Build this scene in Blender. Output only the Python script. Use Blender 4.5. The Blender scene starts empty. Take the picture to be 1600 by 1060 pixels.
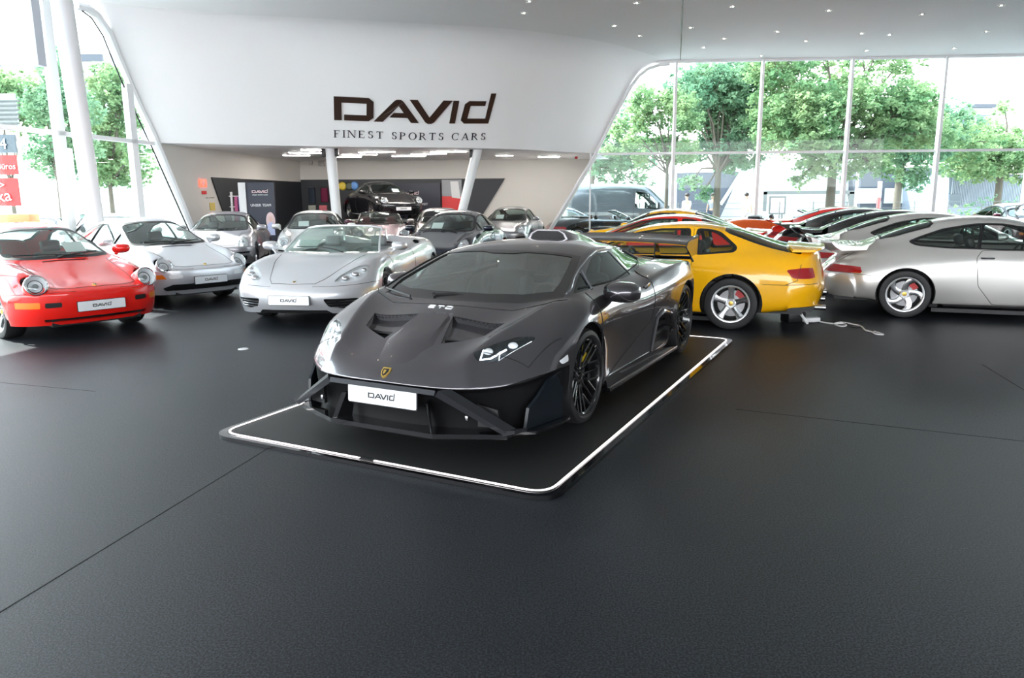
import bpy, bmesh, math, random
from mathutils import Vector, Matrix
from mathutils.bvhtree import BVHTree
from mathutils.geometry import tessellate_polygon
PI = math.pi
D = bpy.data
COL = bpy.context.scene.collection
random.seed(7)
# ---------------------------------------------------------------- camera
CF, CH, CP, CR = 1158.16, 1.5913, 0.189083, 0.007054   # focal length in px (1600 wide), height, pitch, roll
_r0 = Vector((1, 0, 0)); _u0 = Vector((0, math.sin(CP), math.cos(CP))); _f0 = Vector((0, math.cos(CP), -math.sin(CP)))
_r = _r0*math.cos(CR) - _u0*math.sin(CR); _u = _r0*math.sin(CR) + _u0*math.cos(CR)
cam_data = D.cameras.new('camera'); cam = D.objects.new('camera', cam_data); COL.objects.link(cam)
cam_data.sensor_width = 36; cam_data.lens = CF/1600*36; cam_data.clip_end = 500; cam_data.clip_start = 0.05
cam.matrix_world = Matrix(((_r.x, _u.x, -_f0.x, 0), (_r.y, _u.y, -_f0.y, 0), (_r.z, _u.z, -_f0.z, CH), (0, 0, 0, 1)))
bpy.context.scene.camera = cam

def ray(u, v):                       # survey helper: direction of sight for a point of the photograph
    return (_f0 + _r*((u-800)/CF) + _u*((530-v)/CF))
def on_z(u, v, z=0.0):
    d = ray(u, v); t = (z-CH)/d.z; return Vector((d.x*t, d.y*t, z))
def on_plane(u, v, p, n):
    d = ray(u, v); o = Vector((0, 0, CH)); t = (Vector(p)-o).dot(Vector(n))/d.dot(Vector(n)); return o + d*t
def at_y(u, v, y):
    d = ray(u, v); t = y/d.y; return Vector((d.x*t, y, CH+d.z*t))
# ---------------------------------------------------------------- render look, sky, sun
sc = bpy.context.scene
sc.view_settings.view_transform = 'Standard'; sc.view_settings.look = 'None'
sc.view_settings.exposure = 2.12; sc.view_settings.gamma = 1.0; sc.view_settings.use_curve_mapping = False
W = D.worlds.new('world'); sc.world = W; W.use_nodes = True
nt = W.node_tree; nt.nodes.clear()
wo = nt.nodes.new('ShaderNodeOutputWorld'); wb = nt.nodes.new('ShaderNodeBackground')
tc = nt.nodes.new('ShaderNodeTexCoord'); sp = nt.nodes.new('ShaderNodeSeparateXYZ'); rm = nt.nodes.new('ShaderNodeMapRange'); mx = nt.nodes.new('ShaderNodeMix'); mx.data_type = 'RGBA'
nt.links.new(tc.outputs['Generated'], sp.inputs[0]); nt.links.new(sp.outputs['Z'], rm.inputs[0])
rm.inputs[1].default_value = 0.0; rm.inputs[2].default_value = 0.9
nt.links.new(rm.outputs[0], mx.inputs[0]); mx.inputs[6].default_value = (1, 1, 1, 1); mx.inputs[7].default_value = (0.62, 0.80, 1, 1)
nt.links.new(mx.outputs[2], wb.inputs[0]); wb.inputs[1].default_value = 2.2
nt.links.new(wb.outputs[0], wo.inputs[0])
def lamp(name, kind, loc, rot, power, color=(1, 1, 1), **kw):
    l = D.lights.new(name, kind); l.energy = power; l.color = color
    for k, v in kw.items(): setattr(l, k, v)
    o = D.objects.new(name, l); o.location = loc; o.rotation_euler = rot; COL.objects.link(o); return o
sun_dir = Vector((0.62, -0.30, -0.72)).normalized()
SUN = lamp('sun', 'SUN', (-20, 10, 20), sun_dir.to_track_quat('-Z', 'Y').to_euler(), 4.5, (1, 0.97, 0.92), angle=0.01)
# ---------------------------------------------------------------- materials
def mat(name, color=(.5, .5, .5), rough=.5, metal=0., coat=0., emit=0., ecol=None, alpha=None, spec=.5, coat_r=.03, noise=None, bump=None):
    m = D.materials.new(name); m.use_nodes = True; n = m.node_tree.nodes; L = m.node_tree.links; b = n['Principled BSDF']
    c = tuple(color)+(1,)
    b.inputs['Base Color'].default_value = c; b.inputs['Roughness'].default_value = rough; b.inputs['Metallic'].default_value = metal
    b.inputs['Coat Weight'].default_value = coat; b.inputs['Coat Roughness'].default_value = coat_r; b.inputs['Specular IOR Level'].default_value = spec
    if emit: b.inputs['Emission Color'].default_value = tuple(ecol or color)+(1,); b.inputs['Emission Strength'].default_value = emit
    if alpha is not None: b.inputs['Alpha'].default_value = alpha
    if noise:                                  # (scale, amount): gentle tone variation of the material itself
        tx = n.new('ShaderNodeTexCoord'); nz = n.new('ShaderNodeTexNoise'); nz.inputs['Scale'].default_value = noise[0]; nz.inputs['Detail'].default_value = 4
        rp = n.new('ShaderNodeMix'); rp.data_type = 'RGBA'; L.new(tx.outputs['Object'], nz.inputs['Vector']); L.new(nz.outputs[0], rp.inputs[0])
        rp.inputs[6].default_value = tuple(max(0, x*(1-noise[1])) for x in color)+(1,); rp.inputs[7].default_value = tuple(min(1, x*(1+noise[1])) for x in color)+(1,)
        L.new(rp.outputs[2], b.inputs['Base Color'])
    if bump:
        tx = n.new('ShaderNodeTexCoord'); nz = n.new('ShaderNodeTexNoise'); nz.inputs['Scale'].default_value = bump[0]; nz.inputs['Detail'].default_value = 3
        bp = n.new('ShaderNodeBump'); bp.inputs['Strength'].default_value = bump[1]; bp.inputs['Distance'].default_value = .01
        L.new(tx.outputs['Object'], nz.inputs['Vector']); L.new(nz.outputs[0], bp.inputs['Height']); L.new(bp.outputs[0], b.inputs['Normal'])
    return m
def glass_mat(name, tint=(1, 1, 1), f0=.04, refl=1.0, rough=.0):
    m = D.materials.new(name); m.use_nodes = True; n = m.node_tree.nodes; L = m.node_tree.links; n.clear()
    o = n.new('ShaderNodeOutputMaterial'); t = n.new('ShaderNodeBsdfTransparent'); g = n.new('ShaderNodeBsdfGlossy'); mx = n.new('ShaderNodeMixShader'); f = n.new('ShaderNodeLayerWeight')
    t.inputs[0].default_value = tuple(tint)+(1,); g.inputs['Roughness'].default_value = rough; g.inputs[0].default_value = (refl*.93, refl, refl*.97, 1)
    f.inputs[0].default_value = .5
    p = n.new('ShaderNodeMath'); p.operation = 'POWER'; p.inputs[1].default_value = 4.0; L.new(f.outputs['Facing'], p.inputs[0])
    q = n.new('ShaderNodeMath'); q.operation = 'MULTIPLY_ADD'; q.inputs[1].default_value = .9-f0; q.inputs[2].default_value = f0; L.new(p.outputs[0], q.inputs[0])
    L.new(q.outputs[0], mx.inputs[0]); L.new(t.outputs[0], mx.inputs[1]); L.new(g.outputs[0], mx.inputs[2]); L.new(mx.outputs[0], o.inputs[0]); return m
M = {}
def paint(name, c, metal=0., rough=.25, flake=0.):
    m = mat(name, c, rough, metal, coat=1.0, coat_r=.012, spec=.25)
    if flake:
        n = m.node_tree.nodes; L = m.node_tree.links; b = n['Principled BSDF']
        tx = n.new('ShaderNodeTexCoord'); v = n.new('ShaderNodeTexVoronoi'); v.inputs['Scale'].default_value = 900; L.new(tx.outputs['Object'], v.inputs['Vector'])
        mp = n.new('ShaderNodeMapRange'); L.new(v.outputs['Color'], mp.inputs[0]); mp.inputs[3].default_value = rough-flake; mp.inputs[4].default_value = rough+flake
        L.new(mp.outputs[0], b.inputs['Roughness'])
    return m
M['rubber'] = mat('tyre_rubber', (.012, .012, .013), .55)
M['black'] = mat('black_plastic', (.010, .010, .011), .4)
M['gloss'] = mat('black_gloss', (.006, .006, .007), .12, coat=.6)
M['seam'] = mat('seam_black', (.004, .004, .004), .7)
M['trimk'] = mat('rubber_seal', (.012, .012, .013), .45)
M['chrome'] = mat('chrome', (.75, .76, .78), .08, 1.)
M['alloy'] = mat('silver_alloy', (.62, .63, .64), .25, 1., coat=.5)
M['darkrim'] = mat('black_alloy', (.012, .012, .013), .18, .3, coat=1.)
M['disc'] = mat('brake_steel', (.30, .30, .31), .35, 1.)
M['redcal'] = mat('red_caliper', (.5, .02, .02), .35)
M['yelcal'] = mat('yellow_caliper', (.65, .5, .02), .35)
M['glass'] = glass_mat('car_glass', (.74, .82, .79), .085)
M['glassw'] = glass_mat('laminated_glass', (.66, .74, .71), .30)
M['glassd'] = glass_mat('car_glass_dark', (.50, .60, .57), .06)
M['lens'] = glass_mat('lamp_lens', (.93, .95, .96), .06)
M['refl'] = mat('lamp_reflector', (.90, .91, .92), .4, .1, bump=(60, .3))
M['lampdark'] = mat('lamp_housing', (.03, .035, .04), .25, .5)
M['amber'] = mat('amber_lens', (.85, .22, .02), .15, coat=1.)
M['redlens'] = mat('red_lens', (.38, .006, .010), .12, coat=1.)
M['leather'] = mat('black_leather', (.022, .022, .024), .5, bump=(80, .2))
M['leatherg'] = mat('grey_leather', (.22, .22, .23), .5, bump=(80, .2))
M['leatherred'] = mat('dark_red_leather', (.16, .02, .03), .5)
M['plate'] = mat('plate_white', (.78, .80, .82), .3, coat=.3)
M['platebk'] = mat('plate_text', (.02, .02, .02), .4)
M['paper'] = mat('paper', (.82, .83, .83), .8)
M['gold'] = mat('gold', (.75, .50, .12), .3, .8)
M['drl'] = mat('daytime_light', (.9, .95, 1.), .2, emit=.7, ecol=(.85, .93, 1.))
# ---------------------------------------------------------------- object helpers
def tag(o, label=None, cat=None, group=None, kind=None):
    if label: o['label'] = label
    if cat: o['category'] = cat
    if group: o['group'] = group
    if kind: o['kind'] = kind
    return o
def empty(name, loc=(0, 0, 0), rz=0., parent=None):
    o = D.objects.new(name, None); o.location = loc; o.rotation_euler = (0, 0, rz); o.empty_display_size = .1; COL.objects.link(o)
    if parent: o.parent = parent
    return o
def link_mesh(name, me, parent=None, loc=None):
    o = D.objects.new(name, me); COL.objects.link(o)
    if parent: o.parent = parent
    if loc is not None: o.location = loc
    return o
def copy_tree(o, parent=None):
    c = o.copy(); COL.objects.link(c); c.parent = parent
    for ch in list(o.children): copy_tree(ch, c)
    return c
def to_mesh(bm, name, material=None, smooth=True, angle=None, recalc=True):
    if recalc: bmesh.ops.recalc_face_normals(bm, faces=bm.faces)
    me = D.meshes.new(name); bm.to_mesh(me); bm.free()
    if material: me.materials.append(material)
    if smooth:
        me.shade_smooth()
        if angle is not None: me.set_sharp_from_angle(angle=math.radians(angle))
    return me
class MB:                                        # collects simple solids into one mesh
    def __init__(s): s.bm = bmesh.new()
    def box(s, c, size, rot=None, bevel=0.):
        r = bmesh.ops.create_cube(s.bm, size=1.)['verts']
        mt = Matrix.Translation(Vector(c)) @ (rot.to_4x4() if rot else Matrix.Identity(4)) @ Matrix.Diagonal(Vector(size).to_4d())
        bmesh.ops.transform(s.bm, matrix=mt, verts=r)
        if bevel:
            es = list({e for v in r for e in v.link_edges}); bmesh.ops.bevel(s.bm, geom=es, offset=bevel, segments=2, affect='EDGES', profile=.5)
        return s
    def hexa(s, pts):                            # 8 points: bottom 4 (ccw), top 4
        v = [s.bm.verts.new(p) for p in pts]
        for f in ((3, 2, 1, 0), (4, 5, 6, 7), (0, 1, 5, 4), (1, 2, 6, 5), (2, 3, 7, 6), (3, 0, 4, 7)): s.bm.faces.new([v[i] for i in f])
        return s
    def lathe(s, prof, n=32, axis='y', c=(0, 0, 0), close=False, caps=True):   # prof: (radius, offset along axis)
        rings = []
        for r, h in prof:
            ring = []
            for i in range(n):
                a = 2*PI*i/n; x, z = r*math.cos(a), r*math.sin(a)
                p = (x, h, z) if axis == 'y' else ((h, x, z) if axis == 'x' else (x, z, h))
                ring.append(s.bm.verts.new(Vector(p)+Vector(c)))
            rings.append(ring)
        prs = list(zip(rings, rings[1:])) + ([(rings[-1], rings[0])] if close else [])
        for A, B in prs:
            for i in range(n): s.bm.faces.new((A[i], A[(i+1) % n], B[(i+1) % n], B[i]))
        if not close and caps:
            if prof[0][0] > 1e-4: s.bm.faces.new(rings[0][::-1])
            if prof[-1][0] > 1e-4: s.bm.faces.new(rings[-1])
        bmesh.ops.remove_doubles(s.bm, verts=[v for r in rings for v in r], dist=1e-5)
        return s
    def tube(s, pts, r, n=8, closed=False, flat=1.):
        pts = [Vector(p) for p in pts]; rings = []; N = len(pts)
        for i, p in enumerate(pts):
            a = pts[i-1] if (i or closed) else p; b = pts[(i+1) % N] if (i < N-1 or closed) else p
            t = (b-a); t = t.normalized() if t.length > 1e-9 else Vector((1, 0, 0))
            up = Vector((0, 0, 1)) if abs(t.z) < .9 else Vector((1, 0, 0))
            x = t.cross(up).normalized(); y = x.cross(t)
            rr = r[i] if isinstance(r, (list, tuple)) else r
            rings.append([s.bm.verts.new(p + x*math.cos(2*PI*k/n)*rr + y*math.sin(2*PI*k/n)*rr*flat) for k in range(n)])
        for i in range(N if closed else N-1):
            A, B = rings[i], rings[(i+1) % N]
            for k in range(n): s.bm.faces.new((A[k], A[(k+1) % n], B[(k+1) % n], B[k]))
        if not closed: s.bm.faces.new(rings[0][::-1]); s.bm.faces.new(rings[-1])
        return s
    def prism(s, poly, a, b, axis='z', mtx=None):  # poly 2D (may be concave), extruded from a to b along axis
        def P(q, h): return {'z': (q[0], q[1], h), 'y': (q[0], h, q[1]), 'x': (h, q[0], q[1])}[axis]
        A = [s.bm.verts.new(P(q, a)) for q in poly]; B = [s.bm.verts.new(P(q, b)) for q in poly]
        n = len(poly)
        for t in tessellate_polygon([[Vector((q[0], q[1], 0)) for q in poly]]):
            s.bm.faces.new([A[i] for i in t]); s.bm.faces.new([B[i] for i in t][::-1])
        for i in range(n): s.bm.faces.new((A[i], A[(i+1) % n], B[(i+1) % n], B[i]))
        if mtx: bmesh.ops.transform(s.bm, matrix=mtx, verts=A+B)
        return s
    def ico(s, c, r, scale=(1, 1, 1), sub=3, rot=None):
        v = bmesh.ops.create_icosphere(s.bm, subdivisions=sub, radius=r)['verts']
        mt = Matrix.Translation(Vector(c)) @ (rot.to_4x4() if rot else Matrix.Identity(4)) @ Matrix.Diagonal(Vector(scale).to_4d())
        bmesh.ops.transform(s.bm, matrix=mt, verts=v); return s
    def mesh(s, name, m, angle=35, recalc=True): return to_mesh(s.bm, name, m, angle=angle, recalc=recalc)
    def obj(s, name, m, parent=None, angle=35, loc=None): return link_mesh(name, s.mesh(name, m, angle), parent, loc)
def mirror_mesh(me):
    bm = bmesh.new(); bm.from_mesh(me); bmesh.ops.scale(bm, vec=(1, -1, 1), verts=bm.verts); bmesh.ops.reverse_faces(bm, faces=bm.faces)
    o = me.copy(); bm.to_mesh(o); bm.free(); return o
def superell(p, a=1., b=1., n=24, e=2.4):
    return [(a*math.copysign(abs(math.cos(t))**(2/e), math.cos(t))+p[0], b*math.copysign(abs(math.sin(t))**(2/e), math.sin(t))+p[1]) for t in [2*PI*i/n for i in range(n)]]
def circ(cx, cz, r, n=40, a0=0, a1=360):
    return [(cx+r*math.cos(math.radians(a0+(a1-a0)*i/n)), cz+r*math.sin(math.radians(a0+(a1-a0)*i/n))) for i in range(n)]
def rounded(poly, r, n=3):
    out = []; N = len(poly)
    for i in range(N):
        p = Vector(poly[i]); a = Vector(poly[i-1])-p; b = Vector(poly[(i+1) % N])-p
        ra = min(r, a.length*.45); rb = min(r, b.length*.45); A = p+a.normalized()*ra; B = p+b.normalized()*rb
        for k in range(n+1):
            t = k/n; q = A*(1-t)**2+p*2*t*(1-t)+B*t*t; out.append((q.x, q.y))
    return out
# ---------------------------------------------------------------- car body engine
VIEW = {'side': (0, 2, 1), 'top': (0, 1, 2), 'front': (1, 2, 0)}
def inside(poly, x, y):
    c = False; j = len(poly)-1
    for i in range(len(poly)):
        xi, yi = poly[i]; xj, yj = poly[j]
        if (yi > y) != (yj > y) and x < (xj-xi)*(y-yi)/(yj-yi)+xi: c = not c
        j = i
    return c
LV = [3]
class Body:
    """half shell (y>=0) grown from a control cage, cut into panels by outlines"""
    def __init__(s, cage, creases=(), level=3):
        level = LV[0]
        s._bk = None
        bm = bmesh.new(); R = len(cage); K = len(cage[0])
        H = [[bm.verts.new(p) for p in row] for row in cage]
        G = [[H[i][k] if cage[i][k][1] < 1e-6 else bm.verts.new((cage[i][k][0], -cage[i][k][1], cage[i][k][2])) for k in range(K)] for i in range(R)]
        for i in range(R-1):
            for k in range(K-1):
                bm.faces.new((H[i][k], H[i][k+1], H[i+1][k+1], H[i+1][k])); bm.faces.new((G[i][k+1], G[i][k], G[i+1][k], G[i+1][k+1]))
        cl = bm.edges.layers.float.new('crease_edge')
        for kind, idx, lo, hi, w in creases:       # ('col', k, i0, i1, w) or ('row', i, k0, k1, w)
            for t in range(lo, hi):
                for g in (H, G):
                    a, b = (g[t][idx], g[t+1][idx]) if kind == 'col' else (g[idx][t], g[idx][t+1])
                    e = bm.edges.get((a, b));
                    if e: e[cl] = w
        bmesh.ops.recalc_face_normals(bm, faces=bm.faces)
        me = D.meshes.new('cage'); bm.to_mesh(me); bm.free()
        o = D.objects.new('cage', me); COL.objects.link(o); md = o.modifiers.new('s', 'SUBSURF'); md.levels = level; md.render_levels = level; md.boundary_smooth = 'PRESERVE_CORNERS'
        ev = o.evaluated_get(bpy.context.evaluated_depsgraph_get()); m2 = D.meshes.new_from_object(ev); D.objects.remove(o); D.meshes.remove(me)
        bm = bmesh.new(); bm.from_mesh(m2); D.meshes.remove(m2)
        s.nl = bm.verts.layers.float_vector.new('nrm')
        bm.normal_update()
        top = max(bm.faces, key=lambda f: f.calc_center_median().z)
        if top.normal.z < 0: bmesh.ops.reverse_faces(bm, faces=bm.faces); bm.normal_update()
        for v in bm.verts: v[s.nl] = v.normal
        bmesh.ops.delete(bm, geom=[v for v in bm.verts if v.co.y < -1e-5], context='VERTS')
        for v in bm.verts:
            if v.co.y < 1e-4: v.co.y = 0; n = Vector(v[s.nl]); n.y = 0; v[s.nl] = n.normalized()
        s.bm = bm; s.pl = bm.faces.layers.int.new('part'); s.rl = bm.faces.layers.int.new('reg'); s.names = ['body']
        s.full = bm.copy(); s.bvh = BVHTree.FromBMesh(s.full)
    def cut(s, name, poly, view='side', pred=None, delete=False, only=None):
        bm = s.bm; ax, ay, ad = VIEW[view]
        xs = [p[0] for p in poly]; ys = [p[1] for p in poly]; x0, x1, y0, y1 = min(xs), max(xs), min(ys), max(ys)
        okp = None if only is None else {s.names.index(n) for n in only}
        R = []
        for f in bm.faces:
            f[s.rl] = 0
            if okp is not None and f[s.pl] not in okp: continue
            cs = [v.co for v in f.verts]
            if max(c[ax] for c in cs) < x0 or min(c[ax] for c in cs) > x1 or max(c[ay] for c in cs) < y0 or min(c[ay] for c in cs) > y1: continue
            if pred and not pred(f.calc_center_median(), f.normal): continue
            f[s.rl] = 1; R.append(f)
        N = len(poly)
        for i in range(N):
            a = Vector(poly[i]); b = Vector(poly[(i+1) % N]); d = b-a
            if d.length < 1e-6: continue
            lo = (min(a.x, b.x)-1e-4, min(a.y, b.y)-1e-4); hi = (max(a.x, b.x)+1e-4, max(a.y, b.y)+1e-4)
            near = []
            for f in R:
                cs = [v.co for v in f.verts]
                if max(c[ax] for c in cs) < lo[0] or min(c[ax] for c in cs) > hi[0] or max(c[ay] for c in cs) < lo[1] or min(c[ay] for c in cs) > hi[1]: continue
                near.append(f)
            if not near: continue
            co = Vector((0, 0, 0)); co[ax] = a.x; co[ay] = a.y; no = Vector((0, 0, 0)); no[ax] = -d.y; no[ay] = d.x; no.normalize()
            es = list({e for f in near for e in f.edges}); vs = list({v for f in near for v in f.verts})
            bmesh.ops.bisect_plane(bm, geom=near+es+vs, plane_co=co, plane_no=no, dist=2e-4)
            R = [f for f in R if f.is_valid]; known = set(R)
            for f in {f for v in vs if v.is_valid for f in v.link_faces}:
                if f not in known and f[s.rl] == 1: R.append(f)
        hit = []
        for f in R:
            c = f.calc_center_median()
            if inside(poly, c[ax], c[ay]): hit.append(f)
        if delete: bmesh.ops.delete(bm, geom=hit, context='FACES')
        else:
            if name not in s.names: s.names.append(name)
            k = s.names.index(name)
            for f in hit: f[s.pl] = k
        return s
    def cast(s, x, y, view='side', rear=False):
        ax, ay, ad = VIEW[view]; o = Vector((0, 0, 0)); o[ax] = x; o[ay] = y; o[ad] = {'side': 3, 'top': 3, 'front': -6 if rear else 3}[view]
        d = Vector((0, 0, 0)); d[ad] = 1 if rear else -1
        h, n, i, _ = s.bvh.ray_cast(o, d); return (h, n) if h is not None else (None, None)
    def seam(s, line, view='side', r=.0035, closed=False, rear=False, lift=.0, step=.03, both=True, mb=None):
        pts = [Vector(p) for p in line]; out = []
        if closed: pts = pts+[pts[0]]
        for a, b in zip(pts, pts[1:]):
            n = max(1, int((b-a).length/step))
            for k in range(n): out.append(a+(b-a)*k/n)
        if not closed: out.append(pts[-1])
        P = []
        for q in out:
            h, n = s.cast(q.x, q.y, view, rear)
            if h is not None:
                if n.dot(Vector((0, 0, 0)) - (h - Vector((h.x, 0, .5)))) > 0: n = -n
                P.append(h+n*lift)
        mb = mb or MB()
        if len(P) > 2:
            mb.tube(P, r, 6, closed)
            if both: mb.tube([Vector((p.x, -p.y, p.z)) for p in P], r, 6, closed)
        return mb
    def extract(s, name, material, off=0., rim=.018, thick=0., keep_norm=True):
        """returns (mesh, touches_centre) of one panel, with an inward rim"""
        k = s.names.index(name)
        if s._bk is None:
            s._bk = {}
            for f in s.bm.faces: s._bk.setdefault(f[s.pl], []).append(f)
        fs_ = s._bk.get(k, [])
        if not fs_: return None, False
        bm = bmesh.new(); nl = bm.verts.layers.float_vector.new('nrm'); mp = {}
        for f in fs_:
            for v in f.verts:
                if v not in mp: w = bm.verts.new(v.co); mp[v] = w; w[nl] = v[s.nl]
        for f in fs_: bm.faces.new([mp[v] for v in f.verts])
        centre = any(v.co.y < 1e-5 for v in bm.verts)
        if off:
            for v in bm.verts:
                n = Vector(v[nl]); v.co = v.co + n*off
                if centre and abs(v.co.y) < abs(off)*2: v.co.y = 0 if abs(v.co.y-n.y*off) < 1e-5 else v.co.y
        base = list(bm.faces)
        if rim:
            be = [e for e in bm.edges if e.is_boundary and not (e.verts[0].co.y < 1e-5 and e.verts[1].co.y < 1e-5)]
            r = bmesh.ops.extrude_edge_only(bm, edges=be)
            for v in r['geom']:
                if isinstance(v, bmesh.types.BMVert): v.co = v.co - Vector(v[nl])*rim
            for v in r['geom']:
                if isinstance(v, bmesh.types.BMVert) and v.co.y < 0: v.co.y = 0
        if thick:
            ext = bmesh.ops.solidify(bm, geom=bm.faces, thickness=thick)
        return bm, centre
    def part(s, name, material, off=0., rim=.018):
        """list of meshes: one if it crosses the centre line, else left and right"""
        bm, centre = s.extract(name, material, off, rim)
        if bm is None: return []
        if centre:
            g = bmesh.ops.duplicate(bm, geom=bm.verts[:]+bm.edges[:]+bm.faces[:]); vs = [e for e in g['geom'] if isinstance(e, bmesh.types.BMVert)]; fs = [e for e in g['geom'] if isinstance(e, bmesh.types.BMFace)]
            nl = bm.verts.layers.float_vector['nrm']
            for v in vs: v.co.y = -v.co.y; n = Vector(v[nl]); n.y = -n.y; v[nl] = n
            bmesh.ops.reverse_faces(bm, faces=fs)
            bmesh.ops.remove_doubles(bm, verts=[v for v in bm.verts if abs(v.co.y) < 2e-5], dist=3e-5)
        nl = bm.verts.layers.float_vector['nrm']
        bm.verts.ensure_lookup_table(); N = [Vector(v[nl]).normalized() for v in bm.verts]
        me = D.meshes.new(name); bm.to_mesh(me); bm.free(); me.materials.append(material); me.shade_smooth()
        me.normals_split_custom_set_from_vertices(N)
        if centre: return [me]
        m2 = me.copy(); 
        b2 = bmesh.new(); b2.from_mesh(me); bmesh.ops.scale(b2, vec=(1, -1, 1), verts=b2.verts); bmesh.ops.reverse_faces(b2, faces=b2.faces); b2.to_mesh(m2); b2.free()
        m2.normals_split_custom_set_from_vertices([Vector((n.x, -n.y, n.z)) for n in N])
        return [me, m2]
# ---------------------------------------------------------------- wheels
def tyre_mesh(R, w, rimR):
    mb = MB(); h = w/2
    mb.lathe([(rimR, -h*.80), (rimR+.012, -h*.95), (R-.045, -h), (R-.015, -h*.93), (R-.003, -h*.72), (R, 0), (R-.003, h*.72), (R-.015, h*.93), (R-.045, h), (rimR+.012, h*.95), (rimR, h*.80)], 56, 'y', close=True)
    return mb.mesh('tyre', M['rubber'], 30)
def rim_mesh(style, R, w, m):
    mb = MB(); h = w/2; n = 48
    # barrel + lip (outer face towards +y)
    mb.lathe([(R-.012, -h*.85), (R+.006, -h*.9), (R+.006, h*.86), (R+.004, h*.90), (R-.010, h*.89), (R-.020, h*.80), (R-.030, h*.2), (R-.03, -h*.8)], n, 'y', close=True)
    y0, y1 = h*.45, h*.66
    mb.lathe([(0, y1-.02), (.05, y1-.018), (.068, y1-.03), (.07, y0-.05)], 24)
    def spoke(a, w0, w1, r0=.045, r1=None, t=.022, twist=0., z0=None, z1=None):
        r1 = r1 or R-.012; z0 = y1-.028 if z0 is None else z0; z1 = h*.80-.012 if z1 is None else z1
        K = 5; vs = []
        for k in range(K+1):
            f = k/K; r = r0+(r1-r0)*f; aa = a+twist*f*f; ww = w0+(w1-w0)*f+(-.35*min(w0, w1)*math.sin(PI*f)); yy = z0+(z1-z0)*f
            cx, cz = math.cos(aa)*r, math.sin(aa)*r; tx, tz = -math.sin(aa), math.cos(aa)
            vs.append([mb.bm.verts.new((cx+tx*s_*ww/2*q, yy-dd, cz+tz*s_*ww/2*q)) for s_, dd, q in ((-1, .006, 1), (-1, t+.02, 1), (1, t+.02, 1), (1, .006, 1), (.6, 0, 1), (-.6, 0, 1))])
        for A, B in zip(vs, vs[1:]):
            for i in range(6): mb.bm.faces.new((A[i], A[(i+1) % 6], B[(i+1) % 6], B[i]))
        mb.bm.faces.new(vs[0]); mb.bm.faces.new(vs[-1][::-1])
    if style == 'cup':
        for i in range(5): spoke(PI/2+2*PI*i/5, .085, .10)
    elif style == 'twist':
        for i in range(5): spoke(PI/2+2*PI*i/5, .085, .115, twist=.55)
    elif style == 'five':
        for i in range(5): spoke(PI/2+2*PI*i/5, .06, .055)
    elif style == 'ten':
        for i in range(10): spoke(2*PI*i/10, .035, .04)
    elif style == 'dish':
        for i in range(7): spoke(2*PI*i/7, .07, .09)
    elif style == 'multi':
        for i in range(7):
            a = 2*PI*i/7
            spoke(a-.04, .03, .018, r1=R*.62, t=.03, z1=h*.6); 
            for s_ in (-1, 1):
                r0 = R*.52; 
                P = [(math.cos(a+s_*.0)*r0, h*.52, math.sin(a)*r0), (math.cos(a+s_*.20)*(R-.015), h*.78, math.sin(a+s_*.20)*(R-.015))]
                mb.tube(P, .010, 6)
            mb.tube([(math.cos(a+.45)*.05, y1-.03, math.sin(a+.45)*.05), (math.cos(a+.45)*(R-.015), h*.76, math.sin(a+.45)*(R-.015))], .009, 6)
    for i in range(5):
        a = PI/2+2*PI*(i+.5)/5; mb.lathe([(0, y1-.012), (.010, y1-.012), (.010, y1-.05)], 8, c=(math.cos(a)*.052, 0, math.sin(a)*.052))
    return mb.mesh('wheel', m, 30)
_wc = {}
def wheel_set(style, R, rimR, w, m, cal):
    k = (style, R, rimR, w, m.name, cal.name if cal else '')
    if k not in _wc:
        disc = MB().lathe([(.02, w*.08), (rimR*.72, w*.08), (rimR*.72, w*.02), (.02, w*.02)], 40).mesh('brake_disc', M['disc'])
        cb = MB()
        vs = []
        A = [(math.cos(t)*r, math.sin(t)*r) for r in (rimR*.50, ) for t in [PI*.62+.18*i for i in range(5)]] + [(math.cos(t)*rimR*.80, math.sin(t)*rimR*.80) for t in [PI*.62+.18*i for i in range(4, -1, -1)]]
        cb.prism(A, w*.0, w*.16, 'y'); cm = cb.mesh('brake_caliper', cal or M['black'])
        cap = MB().lathe([(0, w*.33-.006), (.026, w*.33-.010), (.03, w*.33-.03)], 20).mesh('hub_cap', M['gold'] if m is not M['darkrim'] else M['gloss'])
        back = MB().lathe([(.0, -w*.1), (rimR*.98, -w*.1), (rimR*.98, -w*.16), (0, -w*.16)], 32).mesh('drum', M['seam'])
        _wc[k] = (rim_mesh(style, rimR, w, m), tyre_mesh(R, w, rimR), disc, cm, cap, back)
    return _wc[k]
def add_wheel(parent, x, y, spec, side, steer=0.):
    style, R, rimR, w, m, cal = spec; ms = wheel_set(*spec)
    h = link_mesh('wheel', ms[0], parent); h.location = (x, side*(y-w/2), R); h.rotation_euler = (0, 0, (0 if side > 0 else PI)+steer)
    for nm, me in zip(('tyre', 'brake_disc', 'brake_caliper', 'hub_cap', 'wheel_hub'), ms[1:]): link_mesh(nm, me, h)
    return h
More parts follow.
